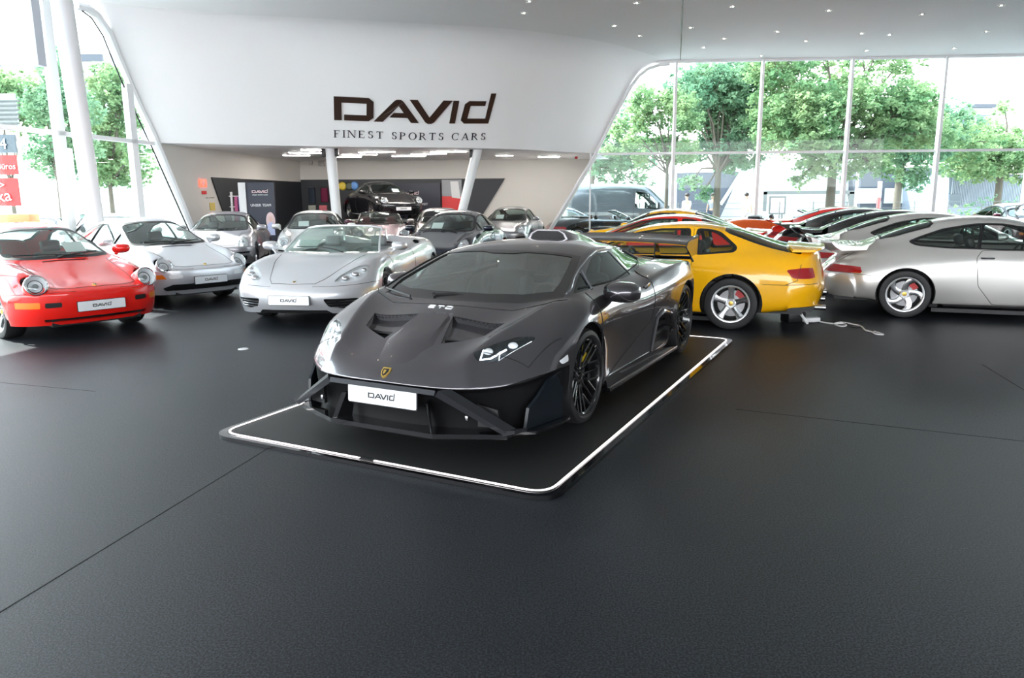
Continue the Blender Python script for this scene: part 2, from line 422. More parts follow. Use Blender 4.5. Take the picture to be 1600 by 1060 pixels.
# ---------------------------------------------------------------- text on plates and walls
def letters_david(h=1.0):
    """strokes of the dealer's wordmark, width about 5.5 h, as closed outlines"""
    t = .24
    P = []
    P.append([(0, 0), (.27, 0), (.27, .76), (1.17, .76), (1.17, .24), (.36, .24), (.36, 0), (1.25, 0), (1.42, .16), (1.42, .84), (1.25, 1), (0, 1)])       # D
    P.append([(1.44, 0), (2.16, .90), (2.26, .98), (2.42, .98), (2.52, .90), (3.12, 0), (2.82, 0), (2.68, .21), (2.02, .21), (2.17, .41), (2.54, .41), (2.34, .72), (1.76, 0)])    # A
    P.append([(2.74, 1), (3.04, 1), (3.52, .24), (4.02, 1), (4.36, 1), (3.70, .04), (3.60, -.03), (3.46, -.03), (3.36, .04)])   # V
    P.append([(4.30, 0), (4.52, 0), (4.62, 1), (4.40, 1)])     # I
    P.append([(4.74, .14), (4.88, 0), (5.86, 0), (6.06, 1.34), (5.86, 1.34), (5.72, .22), (4.99, .22), (5.08, .80), (5.66, .80), (5.69, 1), (5.02, 1), (4.86, .86)])  # d
    return [[(x*h, y*h) for x, y in q] for q in P]
# ---------------------------------------------------------------- pieces every car shares
SHEETS = []
def liner(mb, x, R, ra, y0, y1, z):
    n = 20; A = []
    for i in range(n+1):
        a = PI*i/n*1.16-.08*PI; c, s_ = math.cos(a), math.sin(a)
        A.append([mb.bm.verts.new((x+c*r, y, z+s_*r)) for r, y in ((ra, y0), (ra, y1), (ra+.012, y1), (ra+.012, y0-.01))])
    for p, q in zip(A, A[1:]):
        for k in range(4): mb.bm.faces.new((p[k], p[(k+1) % 4], q[(k+1) % 4], q[k]))
    mb.bm.faces.new(A[0]); mb.bm.faces.new(A[-1][::-1])
    B = [mb.bm.verts.new(v[3].co) for v in A]; C = [mb.bm.verts.new(v[3].co+Vector((0, .01, 0))) for v in A]
    mb.bm.faces.new(B); mb.bm.faces.new(C[::-1])
    for i in range(n): mb.bm.faces.new((B[i], B[i+1], C[i+1], C[i]))
def underbody(root, wb, xf, xr, W, R, ra, zt=.42):
    mb = MB()
    mb.box(((xf-wb+xr)/2 if False else (xf+xr)/2, 0, .29), (xf-xr, .98, .22))
    mb.box((-wb/2, 0, .31), (wb-2*ra-.06, 2*W-.26, .20))
    for x in (0, -wb):
        mb.box((x, 0, R), (.08, 2*W-.5, .08))
        for s_ in (1, -1):
            m2 = MB(); liner(m2, x, R, ra+.006, .48, W-.075, R)
            if s_ < 0: bmesh.ops.scale(m2.bm, vec=(1, -1, 1), verts=m2.bm.verts); bmesh.ops.reverse_faces(m2.bm, faces=m2.bm.faces)
            me = D.meshes.new('t'); m2.bm.to_mesh(me); m2.bm.free(); mb.bm.from_mesh(me); D.meshes.remove(me)
    return mb.obj('underbody', M['black'], root)
def seat_mesh(m, racing=False):
    mb = MB()
    mb.box((0, 0, .10), (.50, .48, .16), bevel=.05)
    r = Matrix.Rotation(math.radians(-16), 3, 'Y')
    mb.box((-.30, 0, .42), (.13, .47, .56), rot=r, bevel=.05)
    for s_ in (1, -1): mb.box((-.24, s_*.20, .42), (.13, .09, .46), rot=r, bevel=.035)
    if racing: mb.box((-.40, 0, .74), (.09, .27, .20), rot=r, bevel=.03)
    else: mb.box((-.40, 0, .77), (.09, .25, .16), rot=r, bevel=.035)
    return mb.mesh('seat', m, 50)
_sm = {}
def interior(root, xs, zs, xd, zd, yw, m=None, racing=False, rear=True):
    m = m or M['leather']; k = (m.name, racing)
    if k not in _sm: _sm[k] = seat_mesh(m, racing)
    for s_ in (1, -1): link_mesh('seat', _sm[k], root, (xs, s_*.36, zs))
    mb = MB(); mb.prism([(xd+.18, zd-.30), (xd+.18, zd-.01), (xd-.05, zd), (xd-.24, zd-.05), (xd-.28, zd-.14), (xd-.20, zd-.30)], -yw, yw, 'y')
    mb.prism([(xd-.12, zd), (xd-.26, zd-.03), (xd-.27, zd-.09), (xd-.12, zd-.05)], .18, .56, 'y'); mb.box((xd-.45, 0, zd-.42), (.8, .2, .22), bevel=.03)
    mb.obj('dashboard', m, root, 40)
    c = Vector((xd-.42, .36, zd-.08)); ax = Vector((.9, 0, -.42)).normalized(); u = Vector((0, 1, 0)); v = ax.cross(u)
    mb = MB(); mb.tube([c+u*math.cos(a)*.185+v*math.sin(a)*.185 for a in [2*PI*i/28 for i in range(28)]], .015, 8, True)
    for a in (0, PI, -PI/2): mb.tube([c+ax*.03, c+(u*math.cos(a)+v*math.sin(a))*.18], .016, 6, flat=.6)
    mb.tube([c, c+ax*.3], .03, 8); mb.ico(c+ax*.02, .055, (1, 1, 1), 2)
    mb.obj('steering_wheel', m, root, 50)
    mb = MB(); mb.box((xs-.05, 0, zs-.10), (1.5, 2*yw, .05))
    for s_ in (1, -1): mb.box((xs, s_*(yw-.03), zs+.16), (1.35, .05, .42), bevel=.02)
    if rear: mb.box((xs-.78, 0, zs+.22), (.12, 2*yw-.06, .60), bevel=.03)
    mb.obj('cabin_lining', m, root, 40)
def mirror(root, p, size, m, side, stalk=(.0, -.16, -.06), glassf=-1):
    """door mirror: shaped shell, glass on the rear face, foot to the door"""
    mb = MB(); a, b, c = size; K = 7; n = 16; rings = []
    for k in range(K+1):
        f = k/K; x = p[0]-a*.35+a*f; s_ = math.sqrt(max(0., 1-(f*.98)**2.6))
        rings.append([mb.bm.verts.new((x, side*(p[1]+q[0]*b*s_), p[2]+q[1]*c*s_+.008*f)) for q in superell((0, 0), .5, .5, n, 2.8)])
    for A, B in zip(rings, rings[1:]):
        for i in range(n): mb.bm.faces.new((A[i], A[(i+1) % n], B[(i+1) % n], B[i]))
    mb.bm.faces.new(rings[0][::-1]); mb.bm.faces.new(rings[-1])
    o = mb.obj('mirror', m, root, 40)
    g = MB(); g.prism([(side*(p[1]+q[0]*b*.88), p[2]+q[1]*c*.84) for q in superell((0, 0), .5, .5, n, 2.8)], p[0]-a*.36-.004, p[0]-a*.34, 'x'); g.obj('mirror_glass', M['chrome'], o)
    s = MB(); s.tube([(p[0]+.01, side*(p[1]-b*.25), p[2]-c*.35), (p[0]+.01+stalk[0]*.6, side*(p[1]-b*.3+stalk[1]*.5), p[2]-c*.4+stalk[2]*.8), (p[0]+stalk[0], side*(p[1]+stalk[1]), p[2]+stalk[2]-c*.35)], [.03, .026, .035], 8, flat=.5); s.obj('mirror_foot', m, o, 50)
    return o
def plate(root, c, tilt=0., w=.52, h=.11, yaw=0.):
    """dealer plate facing +x"""
    mt = Matrix.Translation(Vector(c)) @ Matrix.Rotation(yaw, 4, 'Z') @ Matrix.Rotation(-tilt, 4, 'Y')
    p = rounded([(-w/2, -h/2), (w/2, -h/2), (w/2, h/2), (-w/2, h/2)], .012)
    q = rounded([(-w/2-.006, -h/2-.006), (w/2+.006, -h/2-.006), (w/2+.006, h/2+.006), (-w/2-.006, h/2+.006)], .014)
    f = MB().prism(q, -.012, -.002, 'x', mt).obj('plate_frame', M['black'], root)
    o = MB().prism(p, -.006, .002, 'x', mt).obj('number_plate', M['plate'], f)
    o.parent = root; f.parent = o
    t = MB(); s_ = .034
    for L_ in letters_david(s_): t.prism([(x-3.03*s_, y-.5*s_) for x, y in L_], .0025, .0045, 'x', mt)
    t.obj('plate_lettering', M['platebk'], o); return o
def wiper(root, a, b, c, body=None):
    mb = MB()
    mb.tube([a, (Vector(a)+Vector(b))*.5+Vector((0, 0, .012)), b], .009, 6); mb.tube([Vector(b)+(Vector(c)-Vector(b))*t+Vector((0, 0, .006)) for t in (0, .5, 1)], .007, 6)
    return mb.obj('wiper', M['black'], root)
def panels(root, B, table):
    """table: (part, object name, material, offset, rim)"""
    out = {}
    for part, nm, m, off, rim in table:
        out[part] = [link_mesh(nm, me, root) for me in B.part(part, m, off, rim)]
    return out
def crest(root, p, n, s=.035):
    """small shield badge"""
    z = Vector(n).normalized(); y = Vector((0, 1, 0)); x = y.cross(z); mt = Matrix((( y.x, x.x, z.x, p[0]), (y.y, x.y, z.y, p[1]), (y.z, x.z, z.z, p[2]), (0, 0, 0, 1)))
    poly = [(-.8*s, s), (.8*s, s), (.9*s, .2*s), (.55*s, -.7*s), (0, -1.2*s), (-.55*s, -.7*s), (-.9*s, .2*s)]
    poly = [(a, -b) for a, b in poly]
    o = MB().prism(poly, -.004, .004, 'z', mt).obj('badge', M['gold'], root, 20)
    MB().prism([(a*.72, b*.72) for a, b in poly], .0, .0055, 'z', mt).obj('badge_field', M['black'], o, 20)
    MB().prism([(a*.28-.1*s, b*.42) for a, b in poly], .0, .0068, 'z', mt).obj('badge_figure', M['gold'], o, 20)
    return o
# ---------------------------------------------------------------- grey wedge supercar on the display mat
def build_wedge(root):
    P = M['p_wedge']
    c = [
     [(1.00,0,.16),(.99,.2,.16),(.95,.45,.16),(.86,.68,.16),(.72,.82,.16),(.58,.88,.16),(.50,.90,.16),(.47,.90,.16),(.45,.88,.155),(.45,.6,.15)],
     [(1.00,0,.30),(.99,.2,.30),(.95,.45,.30),(.86,.70,.30),(.73,.84,.30),(.60,.90,.30),(.51,.93,.28),(.47,.93,.24),(.45,.92,.18),(.45,.6,.15)],
     [(1.035,0,.41),(1.03,.2,.405),(1.0,.43,.40),(.90,.68,.40),(.76,.82,.42),(.62,.90,.46),(.51,.94,.44),(.47,.95,.33),(.45,.93,.19),(.45,.6,.15)],
     [(1.085,0,.440),(1.078,.2,.437),(1.045,.43,.430),(.99,.56,.425),(.79,.83,.445),(.63,.92,.485),(.52,.955,.50),(.47,.96,.36),(.45,.94,.20),(.45,.6,.15)],
     [(1.03,0,.50),(1.02,.13,.505),(.99,.36,.522),(.955,.50,.545),(.70,.81,.575),(.57,.905,.59),(.49,.955,.57),(.46,.965,.38),(.45,.945,.20),(.45,.6,.15)],
     [(.88,0,.585),(.87,.16,.588),(.855,.36,.580),(.82,.515,.636),(.60,.83,.655),(.50,.92,.655),(.45,.965,.60),(.43,.97,.40),(.42,.95,.2),(.42,.6,.15)],
     [(.68,0,.665),(.67,.18,.672),(.65,.42,.650),(.60,.60,.732),(.46,.84,.73),(.39,.93,.71),(.36,.975,.63),(.35,.975,.42),(.35,.95,.2),(.35,.6,.15)],
     [(.48,0,.755),(.47,.17,.760),(.44,.47,.718),(.36,.685,.803),(.24,.84,.81),(.18,.935,.775),(.15,.985,.67),(.15,.98,.45),(.15,.95,.2),(.15,.6,.15)],
     [(.32,0,.815),(.31,.2,.815),(.27,.5,.780),(.17,.735,.860),(.05,.845,.865),(0,.94,.81),(-.03,.985,.69),(-.03,.98,.46),(-.03,.95,.2),(-.03,.6,.15)],
     [(.22,0,.845),(.20,.22,.846),(.14,.52,.852),(.0,.775,.872),(-.12,.86,.87),(-.17,.94,.79),(-.20,.975,.67),(-.20,.965,.44),(-.20,.95,.2),(-.2,.6,.15)],
     [(.00,0,.935),(-.01,.22,.934),(-.05,.5,.93),(-.16,.745,.935),(-.26,.83,.865),(-.32,.925,.79),(-.34,.955,.66),(-.34,.94,.42),(-.34,.94,.19),(-.34,.6,.15)],
     [(-.32,0,1.06),(-.33,.22,1.057),(-.36,.48,1.04),(-.43,.69,1.02),(-.50,.805,.865),(-.52,.915,.79),(-.54,.94,.65),(-.54,.92,.40),(-.54,.935,.19),(-.54,.6,.15)],
     [(-.64,0,1.160),(-.65,.22,1.157),(-.67,.44,1.145),(-.72,.635,1.115),(-.80,.795,.875),(-.82,.905,.79),(-.84,.935,.65),(-.84,.91,.38),(-.84,.935,.19),(-.84,.6,.15)],
     [(-1.0,0,1.205),(-1.0,.22,1.203),(-1.0,.42,1.190),(-1.04,.605,1.150),(-1.12,.785,.880),(-1.14,.90,.80),(-1.16,.94,.65),(-1.16,.915,.38),(-1.16,.945,.19),(-1.16,.6,.15)],
     [(-1.4,0,1.205),(-1.4,.22,1.202),(-1.4,.41,1.185),(-1.42,.59,1.145),(-1.48,.775,.885),(-1.48,.90,.83),(-1.48,.955,.68),(-1.48,.935,.40),(-1.48,.955,.19),(-1.48,.6,.15)],
     [(-1.8,0,1.165),(-1.8,.22,1.160),(-1.8,.40,1.150),(-1.82,.56,1.10),(-1.84,.73,.90),(-1.84,.90,.865),(-1.84,.975,.73),(-1.84,.965,.45),(-1.84,.965,.19),(-1.84,.6,.15)],
     [(-2.15,0,1.11),(-2.15,.22,1.10),(-2.15,.38,1.095),(-2.16,.535,1.035),(-2.18,.71,.905),(-2.18,.895,.90),(-2.18,.99,.78),(-2.18,.985,.50),(-2.18,.97,.20),(-2.18,.6,.15)],
     [(-2.5,0,1.05),(-2.5,.22,1.035),(-2.5,.36,1.02),(-2.5,.52,.955),(-2.5,.76,.925),(-2.5,.90,.915),(-2.5,.995,.80),(-2.5,.985,.52),(-2.5,.965,.2),(-2.5,.6,.15)],
     [(-2.85,0,.99),(-2.85,.22,.98),(-2.85,.38,.955),(-2.85,.56,.925),(-2.85,.76,.925),(-2.85,.895,.92),(-2.85,.985,.77),(-2.85,.975,.5),(-2.85,.95,.22),(-2.85,.6,.2)],
     [(-3.15,0,.93),(-3.15,.22,.93),(-3.15,.40,.92),(-3.14,.58,.905),(-3.12,.76,.905),(-3.08,.88,.89),(-3.03,.96,.74),(-3.0,.955,.5),(-3.0,.93,.26),(-3.0,.6,.24)],
     [(-3.36,0,.89),(-3.36,.22,.89),(-3.35,.42,.89),(-3.32,.60,.885),(-3.27,.77,.88),(-3.18,.87,.85),(-3.09,.93,.70),(-3.05,.935,.5),(-3.04,.91,.30),(-3.04,.6,.28)],
     [(-3.42,0,.66),(-3.42,.22,.66),(-3.41,.42,.66),(-3.38,.60,.66),(-3.30,.76,.66),(-3.20,.86,.64),(-3.11,.915,.60),(-3.07,.92,.46),(-3.05,.90,.31),(-3.05,.6,.28)],
     [(-3.36,0,.34),(-3.36,.22,.34),(-3.35,.42,.34),(-3.32,.58,.34),(-3.24,.72,.34),(-3.16,.82,.34),(-3.10,.88,.34),(-3.07,.89,.33),(-3.05,.88,.31),(-3.05,.6,.28)],
    ]
    cr = [('row',3,0,7,.9),('row',2,0,6,.5),('row',0,0,8,.8),('row',9,0,3,.5),('col',3,3,9,1.0),('col',3,9,15,.55),('col',5,14,21,.45),('col',4,9,15,.35),('row',20,0,6,.8),('row',22,0,8,.8),('col',8,8,16,.7),('col',6,12,19,.25)]
    B = Body(c, cr, 3)
    up = lambda p, n: n.z > .15
    # wheel openings
    B.cut('x', circ(0, .335, .385, 44), 'side', lambda p, n: p.y > .55 and abs(n.y) > .1, delete=True)
    B.cut('x', circ(-2.62, .352, .395, 44), 'side', lambda p, n: p.y > .55 and abs(n.y) > .1, delete=True)
    # black lower nose
    B.cut('lower_nose', [(0, .14), (.99, .14), (.99, .505), (.90, .487), (.70, .428), (.43, .432), (0, .442)], 'front', lambda p, n: p.x > .40 and p.z < .52 and (n.x > .15 or n.z < -.2))
    B.cut('lower_nose', [(.38, .1), (1.2, .1), (1.2, .425), (.95, .425), (.80, .443), (.64, .484), (.53, .500), (.38, .500)], 'side', lambda p, n: p.y > .3 and p.z < .51 and n.z < .6)
    # glass
    B.cut('windshield_frame', [(.235, -.1), (.215, .22), (.155, .52), (.015, .765), (-.16, .735), (-.43, .675), (-.70, .612), (-.665, .42), (-.635, .2), (-.63, -.1)], 'top', lambda p, n: n.z > .3)
    B.cut('windshield', [(.115, -.1), (.10, .22), (.05, .48), (-.055, .66), (-.19, .655), (-.43, .610), (-.640, .560), (-.615, .40), (-.595, .2), (-.55, .09), (-.55, -.1)], 'top', lambda p, n: n.z > .3)
    sw = lambda p, n: p.y > .45 and n.y > .25 and p.z > .8
    B.cut('side_window', rounded([(-.49, .892), (-.52, .985), (-.78, 1.078), (-1.0, 1.115), (-1.30, 1.112), (-1.47, .900), (-1.3, .892)], .04), 'side', sw)
    B.cut('quarter_window', rounded([(-.12, .892), (-.30, .955), (-.46, 1.010), (-.455, .892)], .02), 'side', sw)
    B.cut('rear_quarter', rounded([(-1.36, 1.108), (-1.62, 1.108), (-1.92, 1.075), (-2.10, .985), (-1.80, .925), (-1.53, .905)], .03), 'side', sw)
    # lamps and vents
    hl = [(.835, .515), (.862, .565), (.80, .665), (.555, .812), (.53, .795), (.60, .70), (.72, .60)]
    B.cut('headlight', rounded(hl, .02), 'top', up)
    vent = [(.735, .222), (.605, .475), (.430, .530), (.435, .135)]
    B.cut('bonnet_vent', vent, 'top', up)
    B.cut('door', [(-.28, .245), (-.42, .235), (-1.02, .36), (-1.50, .50), (-1.585, .63), (-1.64, .915), (-1.5, .925), (-.98, .895), (-.38, .885), (-.285, .80), (-.262, .55)], 'side', lambda p, n: p.y > .6 and n.y > .2, only=['body'])
    B.cut('side_intake', rounded([(-1.52, .22), (-1.66, .50), (-1.80, .535), (-2.02, .48), (-2.16, .33), (-2.02, .245)], .05), 'side', lambda p, n: p.y > .7, only=['body'])
    B.cut('engine_vent', [(-2.02, -.1), (-2.02, .26), (-2.95, .24), (-2.95, -.1)], 'top', up)
    B.cut('rear_vent', [(0, .36), (0, .84), (.50, .84), (.80, .80), (.84, .60), (.5, .36)], 'front', lambda p, n: p.x < -3.1 and n.x < -.3)
    B.cut('side_marker', rounded([(.395, .528), (.47, .52), (.50, .545), (.40, .572)], .012), 'side', lambda p, n: p.y > .7)
    g = M['gloss']
    pt = panels(root, B, [('body', 'body_shell', P, 0, .02), ('lower_nose', 'front_bumper', M['nose'], 0, .02), ('windshield_frame', 'windshield_surround', g, 0, .012), ('windshield', 'windshield', M['glassw'], -.004, .0),
        ('side_window', 'side_window', M['glassd'], -.006, 0), ('quarter_window', 'quarter_window', M['glassd'], -.006, 0), ('rear_quarter', 'rear_quarter_window', M['glassd'], -.006, 0),
        ('door', 'door', P, 0, .02), ('headlight', 'headlight', M['lens'], -.002, .03), ('bonnet_vent', 'bonnet_vent', P, -.05, -.05), ('side_intake', 'side_intake', M['black'], -.07, -.07),
        ('engine_vent', 'engine_cover', g, .002, .02), ('rear_vent', 'rear_grille', M['black'], -.02, .0), ('side_marker', 'side_marker', M['plate'], .001, .01)])
    # headlight insides: dark bowl, chrome strip and Y shaped light bars
    for i, o in enumerate(pt['headlight']):
        s = 1 if i == 0 else -1
        bowl = B.part('headlight', M['lampdark'], -.035, -.03)[i]; link_mesh('lamp_bowl', bowl, o)
        mb = MB()
        def T(x, y, dz=-.016):
            h, n = B.cast(x, y, 'top'); return Vector((h.x, s*h.y, h.z))+Vector((n.x, s*n.y, n.z))*dz
        mb.tube([T(.775, .560), T(.838, .572), T(.80, .622), T(.70, .682)], .006, 6); mb.tube([T(.735, .655), T(.785, .672), T(.70, .722), T(.57, .795)], .006, 6)
        mb.obj('light_bar', M['drl'], o)
        mb = MB(); 
        for xx, yy in ((.76, .585), (.645, .70)): mb.ico(T(xx, yy, -.03), .032, (1, 1, .7), 2)
        mb.obj('lamp_reflector', M['refl'], o)
    for s in (1, -1):            # one dark slat in each bonnet vent
        vb = MB(); h0, n0 = B.cast(.60, .2, 'top'); h1, n1 = B.cast(.57, .47, 'top')
        vb.hexa([(h0.x+.03, s*.19, h0.z-.055), (h0.x-.01, s*.19, h0.z-.06), (h1.x-.01, s*.47, h1.z-.06), (h1.x+.03, s*.47, h1.z-.055), (h0.x+.03, s*.19, h0.z-.035), (h0.x-.01, s*.19, h0.z-.05), (h1.x-.01, s*.47, h1.z-.05), (h1.x+.03, s*.47, h1.z-.035)])
        vb.obj('vent_slat', M['black'], root)
    # raised wedge ridge on the bonnet between the vents
    rb = MB()
    def H(x, y, d=0.):
        h, n = B.cast(x, abs(y), 'top'); return Vector((h.x, y, h.z+d))
    ys = [(1.03, .09, .0, .05), (.90, .105, .007, .06), (.76, .135, .014, .07), (.60, .130, .020, .035), (.46, .118, .020, .012)]
    rows = [[H(x, -w-q, -.006), H(x, -w, z), H(x, 0, z+.002), H(x, w, z), H(x, w+q, -.006)] for x, w, z, q in ys]
    vs = [[rb.bm.verts.new(p) for p in r] for r in rows]; vl = [[rb.bm.verts.new(p-Vector((0, 0, .03))) for p in r] for r in rows]
    for a, b, in zip(range(4), range(1, 5)):
        for k in range(4): rb.bm.faces.new((vs[a][k], vs[a][k+1], vs[b][k+1], vs[b][k])); rb.bm.faces.new((vl[b][k], vl[b][k+1], vl[a][k+1], vl[a][k]))
        rb.bm.faces.new((vs[a][0], vs[b][0], vl[b][0], vl[a][0])); rb.bm.faces.new((vs[b][4], vs[a][4], vl[a][4], vl[b][4]))
    rb.bm.faces.new(vs[0]+vl[0][::-1]); rb.bm.faces.new(vs[-1][::-1]+vl[-1])
    rb.obj('bonnet_ridge', P, root, 20)
    # seams
    sm = B.seam([(.30, 0), (.29, .2), (.25, .5), (.13, .72), (.02, .80)], 'top', .003)
    B.seam([(-.28, .245), (-.42, .235), (-1.02, .36), (-1.50, .50), (-1.585, .63), (-1.64, .915)], 'side', .004, mb=sm); B.seam([(-.285, .88), (-.262, .55), (-.28, .245)], 'side', .004, mb=sm)
    B.seam([(-.26, .915), (-.98, .897), (-1.55, .935), (-1.86, .955)], 'side', .006, mb=sm); B.seam([(.42, .93), (.70, .83), (.80, .56)], 'top', .0025, mb=sm)
    sm.obj('panel_gap', M['seam'], root)
    ft = B.seam([(-.06, .895), (-.14, .915), (-.30, .975), (-.50, 1.035), (-.78, 1.098), (-1.0, 1.130), (-1.30, 1.132), (-1.60, 1.122), (-1.92, 1.088), (-2.12, .985)], 'side', .007)
    ft.obj('window_frame', M['p_blade'], root)
    for s in (1, -1): mb = MB(); mb.tube([Vector((h.x, s*h.y, h.z)) for h in [B.cast(x, z, 'side')[0] for x, z in ((-.46, .885), (-.475, .94), (-.495, 1.02))]], .010, 6); mb.obj('window_pillar', M['p_blade'], root)
    # lower nose architecture: splitter, blades, side flicks, mesh
    mb = MB()
    sp_ = [(1.118, 0), (1.115, .39), (.93, .80), (.80, .80), (.74, .70), (.50, .70), (.5, 0)]
    full = sp_ + [(x, -y) for x, y in sp_[::-1] if y > 0]
    mb.prism(full, .135, .165, 'z'); mb.obj('splitter', g, root, 20)
    for s in (1, -1):
        mb = MB()
        mb.hexa([(1.09, s*.40, .395), (1.04, s*.45, .40), (.90, s*.83, .17), (.96, s*.80, .165), (1.085, s*.42, .43), (1.03, s*.47, .435), (.90, s*.85, .20), (.97, s*.81, .195)])
        mb.hexa([(.97, s*.79, .165), (.90, s*.84, .165), (.86, s*.90, .185), (.95, s*.86, .185), (.97, s*.79, .20), (.90, s*.84, .20), (.86, s*.90, .205), (.95, s*.86, .205)])
        mb.obj('nose_blade', M['p_nose'], root, 25)
        mb = MB(); mb.hexa([(1.11, s*.385, .155), (1.02, s*.33, .155), (1.0, s*.31, .155), (1.095, s*.36, .155), (1.065, s*.33, .33), (1.0, s*.30, .34), (.98, s*.28, .34), (1.05, s*.305, .33)]); mb.obj('intake_fin', g, root, 25)
        mb = MB()
        q = [(.80, .78), (.88, .82), (.80, .93), (.60, .985), (.42, .995), (.42, .93), (.6, .90)]
        mb.prism([(x, s*y) for x, y in q], .150, .168, 'z'); mb.obj('side_splitter', g, root, 20)
        mb = MB(); mb.prism([(.46, .17), (.80, .17), (.775, .30), (.70, .36), (.62, .445), (.54, .478), (.46, .478)], s*.94, s*.96, 'y')
        for v in mb.bm.verts: v.co.y -= s*max(0, v.co.x-.52)**1.15*.42
        mb.obj('bumper_side_panel', M['p_dark'], root, 25)
        mb = MB(); mb.hexa([(.93, s*.60, .19), (.90, s*.60, .19), (.87, s*.74, .19), (.90, s*.74, .19), (.93, s*.60, .33), (.90, s*.60, .33), (.87, s*.72, .30), (.90, s*.72, .30)]); mb.obj('nose_intake_frame', M['black'], root, 25)
        # headlamp washer stub seen in the intake
        MB().box((.985, s*.56, .255), (.03, .02, .03), bevel=.006).obj('tow_cap', M['alloy'], root)
    mb = MB(); mb.prism([(1.10, .402), (1.085, .43), (1.06, .42), (1.04, .402)], -.40, .40, 'y'); mb.obj('nose_bar', M['p_nose'], root, 25)
    plate(root, (1.083, 0, .345), .05)
    # side skirts
    for s in (1, -1):
        mb = MB(); mb.prism([(-.42, s*.90), (-.42, s*.965), (-1.3, s*.985), (-2.22, s*1.0), (-2.22, s*.90)], .125, .155, 'z')
        mb.hexa([(-.40, s*.93, .155), (-2.18, s*.93, .155), (-2.18, s*.985, .155), (-.40, s*.955, .155), (-.40, s*.925, .235), (-1.55, s*.925, .24), (-1.55, s*.955, .235), (-.40, s*.935, .235)]); mb.obj('side_skirt', g, root, 25)
        for k in range(3):
            mb = MB(); z = .30+.065*k; mb.prism([(-1.58-.04*k, z), (-2.06+.03*k, z+.015), (-2.06+.03*k, z+.025), (-1.58-.04*k, z+.010)], s*.86, s*.94, 'y'); mb.obj('intake_slat', g, root, 25)
        ih = MB(); ln = [(-1.50, .23), (-1.65, .505), (-1.80, .548), (-2.03, .492), (-2.18, .33)]
        hp = [B.cast(x, z, 'side')[0] for x, z in ln]; ih.tube([Vector((h.x, s*(h.y+.004), h.z)) for h in hp], [.012, .018, .022, .02, .014], 8); ih.obj('intake_lip', P, root, 40)
        # door handle recess
        h, n = B.cast(-1.50, .80, 'side')
        if h: MB().box((h.x, s*(h.y+.001), h.z), (.14, .012, .035), rot=Matrix.Rotation(.12, 3, 'Y'), bevel=.006).obj('door_handle', P, root)
    # roof scoop, fin, wing
    mb = MB(); rows = []
    for x, w, z0, hh in ((-1.42, .205, 1.195, .078), (-1.50, .215, 1.19, .085), (-1.8, .20, 1.15, .095), (-2.2, .16, 1.07, .10), (-2.7, .10, .97, .08), (-3.0, .05, .92, .04)):
        rows.append([mb.bm.verts.new(p) for p in ((x, -w, z0-.02), (x-.0, -w*.80, z0+hh*.62), (x, -w*.52, z0+hh), (x, w*.52, z0+hh), (x, w*.80, z0+hh*.62), (x, w, z0-.02))])
    for a, b in zip(rows, rows[1:]):
        for k in range(5): mb.bm.faces.new((a[k], a[k+1], b[k+1], b[k]))
    mb.bm.faces.new(rows[0]); mb.bm.faces.new(rows[-1][::-1])
    o = mb.obj('roof_scoop', P, root, 35)
    MB().prism([(-.175, 1.185), (-.145, 1.238), (-.10, 1.262), (.10, 1.262), (.145, 1.238), (.175, 1.185)], -1.425, -1.415, 'x').obj('scoop_mouth', M['seam'], o)
    mb = MB(); mb.prism([(-1.9, 1.16), (-2.1, 1.20), (-3.0, 1.06), (-3.2, .90), (-2.2, 1.0)], -.007, .007, 'y'); mb.obj('shark_fin', P, root)
    wg = MB(); n = 17; rows = []
    for i in range(n):
        y = -.86+1.72*i/(n-1); z = 1.055+.030*(1-abs(y/.86)**2); 
        pr = [(-3.05, .0), (-3.09, .018), (-3.20, .030), (-3.33, .050), (-3.42, .075), (-3.42, .068), (-3.32, .030), (-3.20, .004), (-3.09, -.012)]
        rows.append([wg.bm.verts.new((x-.03*(1-abs(y/.88)), y, z+dz)) for x, dz in pr])
    for a, b in zip(rows, rows[1:]):
        for k in range(9): wg.bm.faces.new((a[k], a[(k+1) % 9], b[(k+1) % 9], b[k]))
    wg.bm.faces.new(rows[0]); wg.bm.faces.new(rows[-1][::-1]); w_ = wg.obj('rear_wing', P, root, 40)
    for s in (1, -1):
        mb = MB(); mb.prism([(-2.98, 1.04), (-3.04, 1.085), (-3.42, 1.15), (-3.48, 1.14), (-3.45, .94), (-3.20, .93)], s*.852, s*.868, 'y'); mb.obj('wing_end_plate', P, w_)
        mb = MB(); mb.prism([(-3.06, 1.075), (-3.14, 1.09), (-3.26, .93), (-3.24, .86), (-3.05, .86)], s*.50, s*.515, 'y'); mb.obj('wing_support', g, w_)
    mb = MB()
    for s in (1, -1): mb.tube([(-3.0, s*.93, .90), (-3.2, s*.86, .915), (-3.33, s*.60, .905), (-3.36, s*.2, .90)], [.012, .02, .02, .02], 8)
    mb.obj('tail_lip', g, root)
    for s in (1, -1):
        mb = MB(); mb.tube([(-3.37, s*.80, .70), (-3.40, s*.55, .72), (-3.39, s*.68, .64), (-3.37, s*.80, .70)], .014, 6); mb.obj('tail_light', M['redlens'], root)
    # mirrors on their stalks
    for s in (1, -1):
        m_ = mirror(root, (-.56, .985, .855), (.18, .28, .16), P, s, stalk=(-.02, -.10, -.06))
    wiper(root, (.12, .10, .865), (.16, -.18, .872), (.17, -.2, .87))
    def G(x, y, d=.012): h, n = B.cast(x, abs(y), 'top'); return Vector((h.x, y, h.z))+n*d
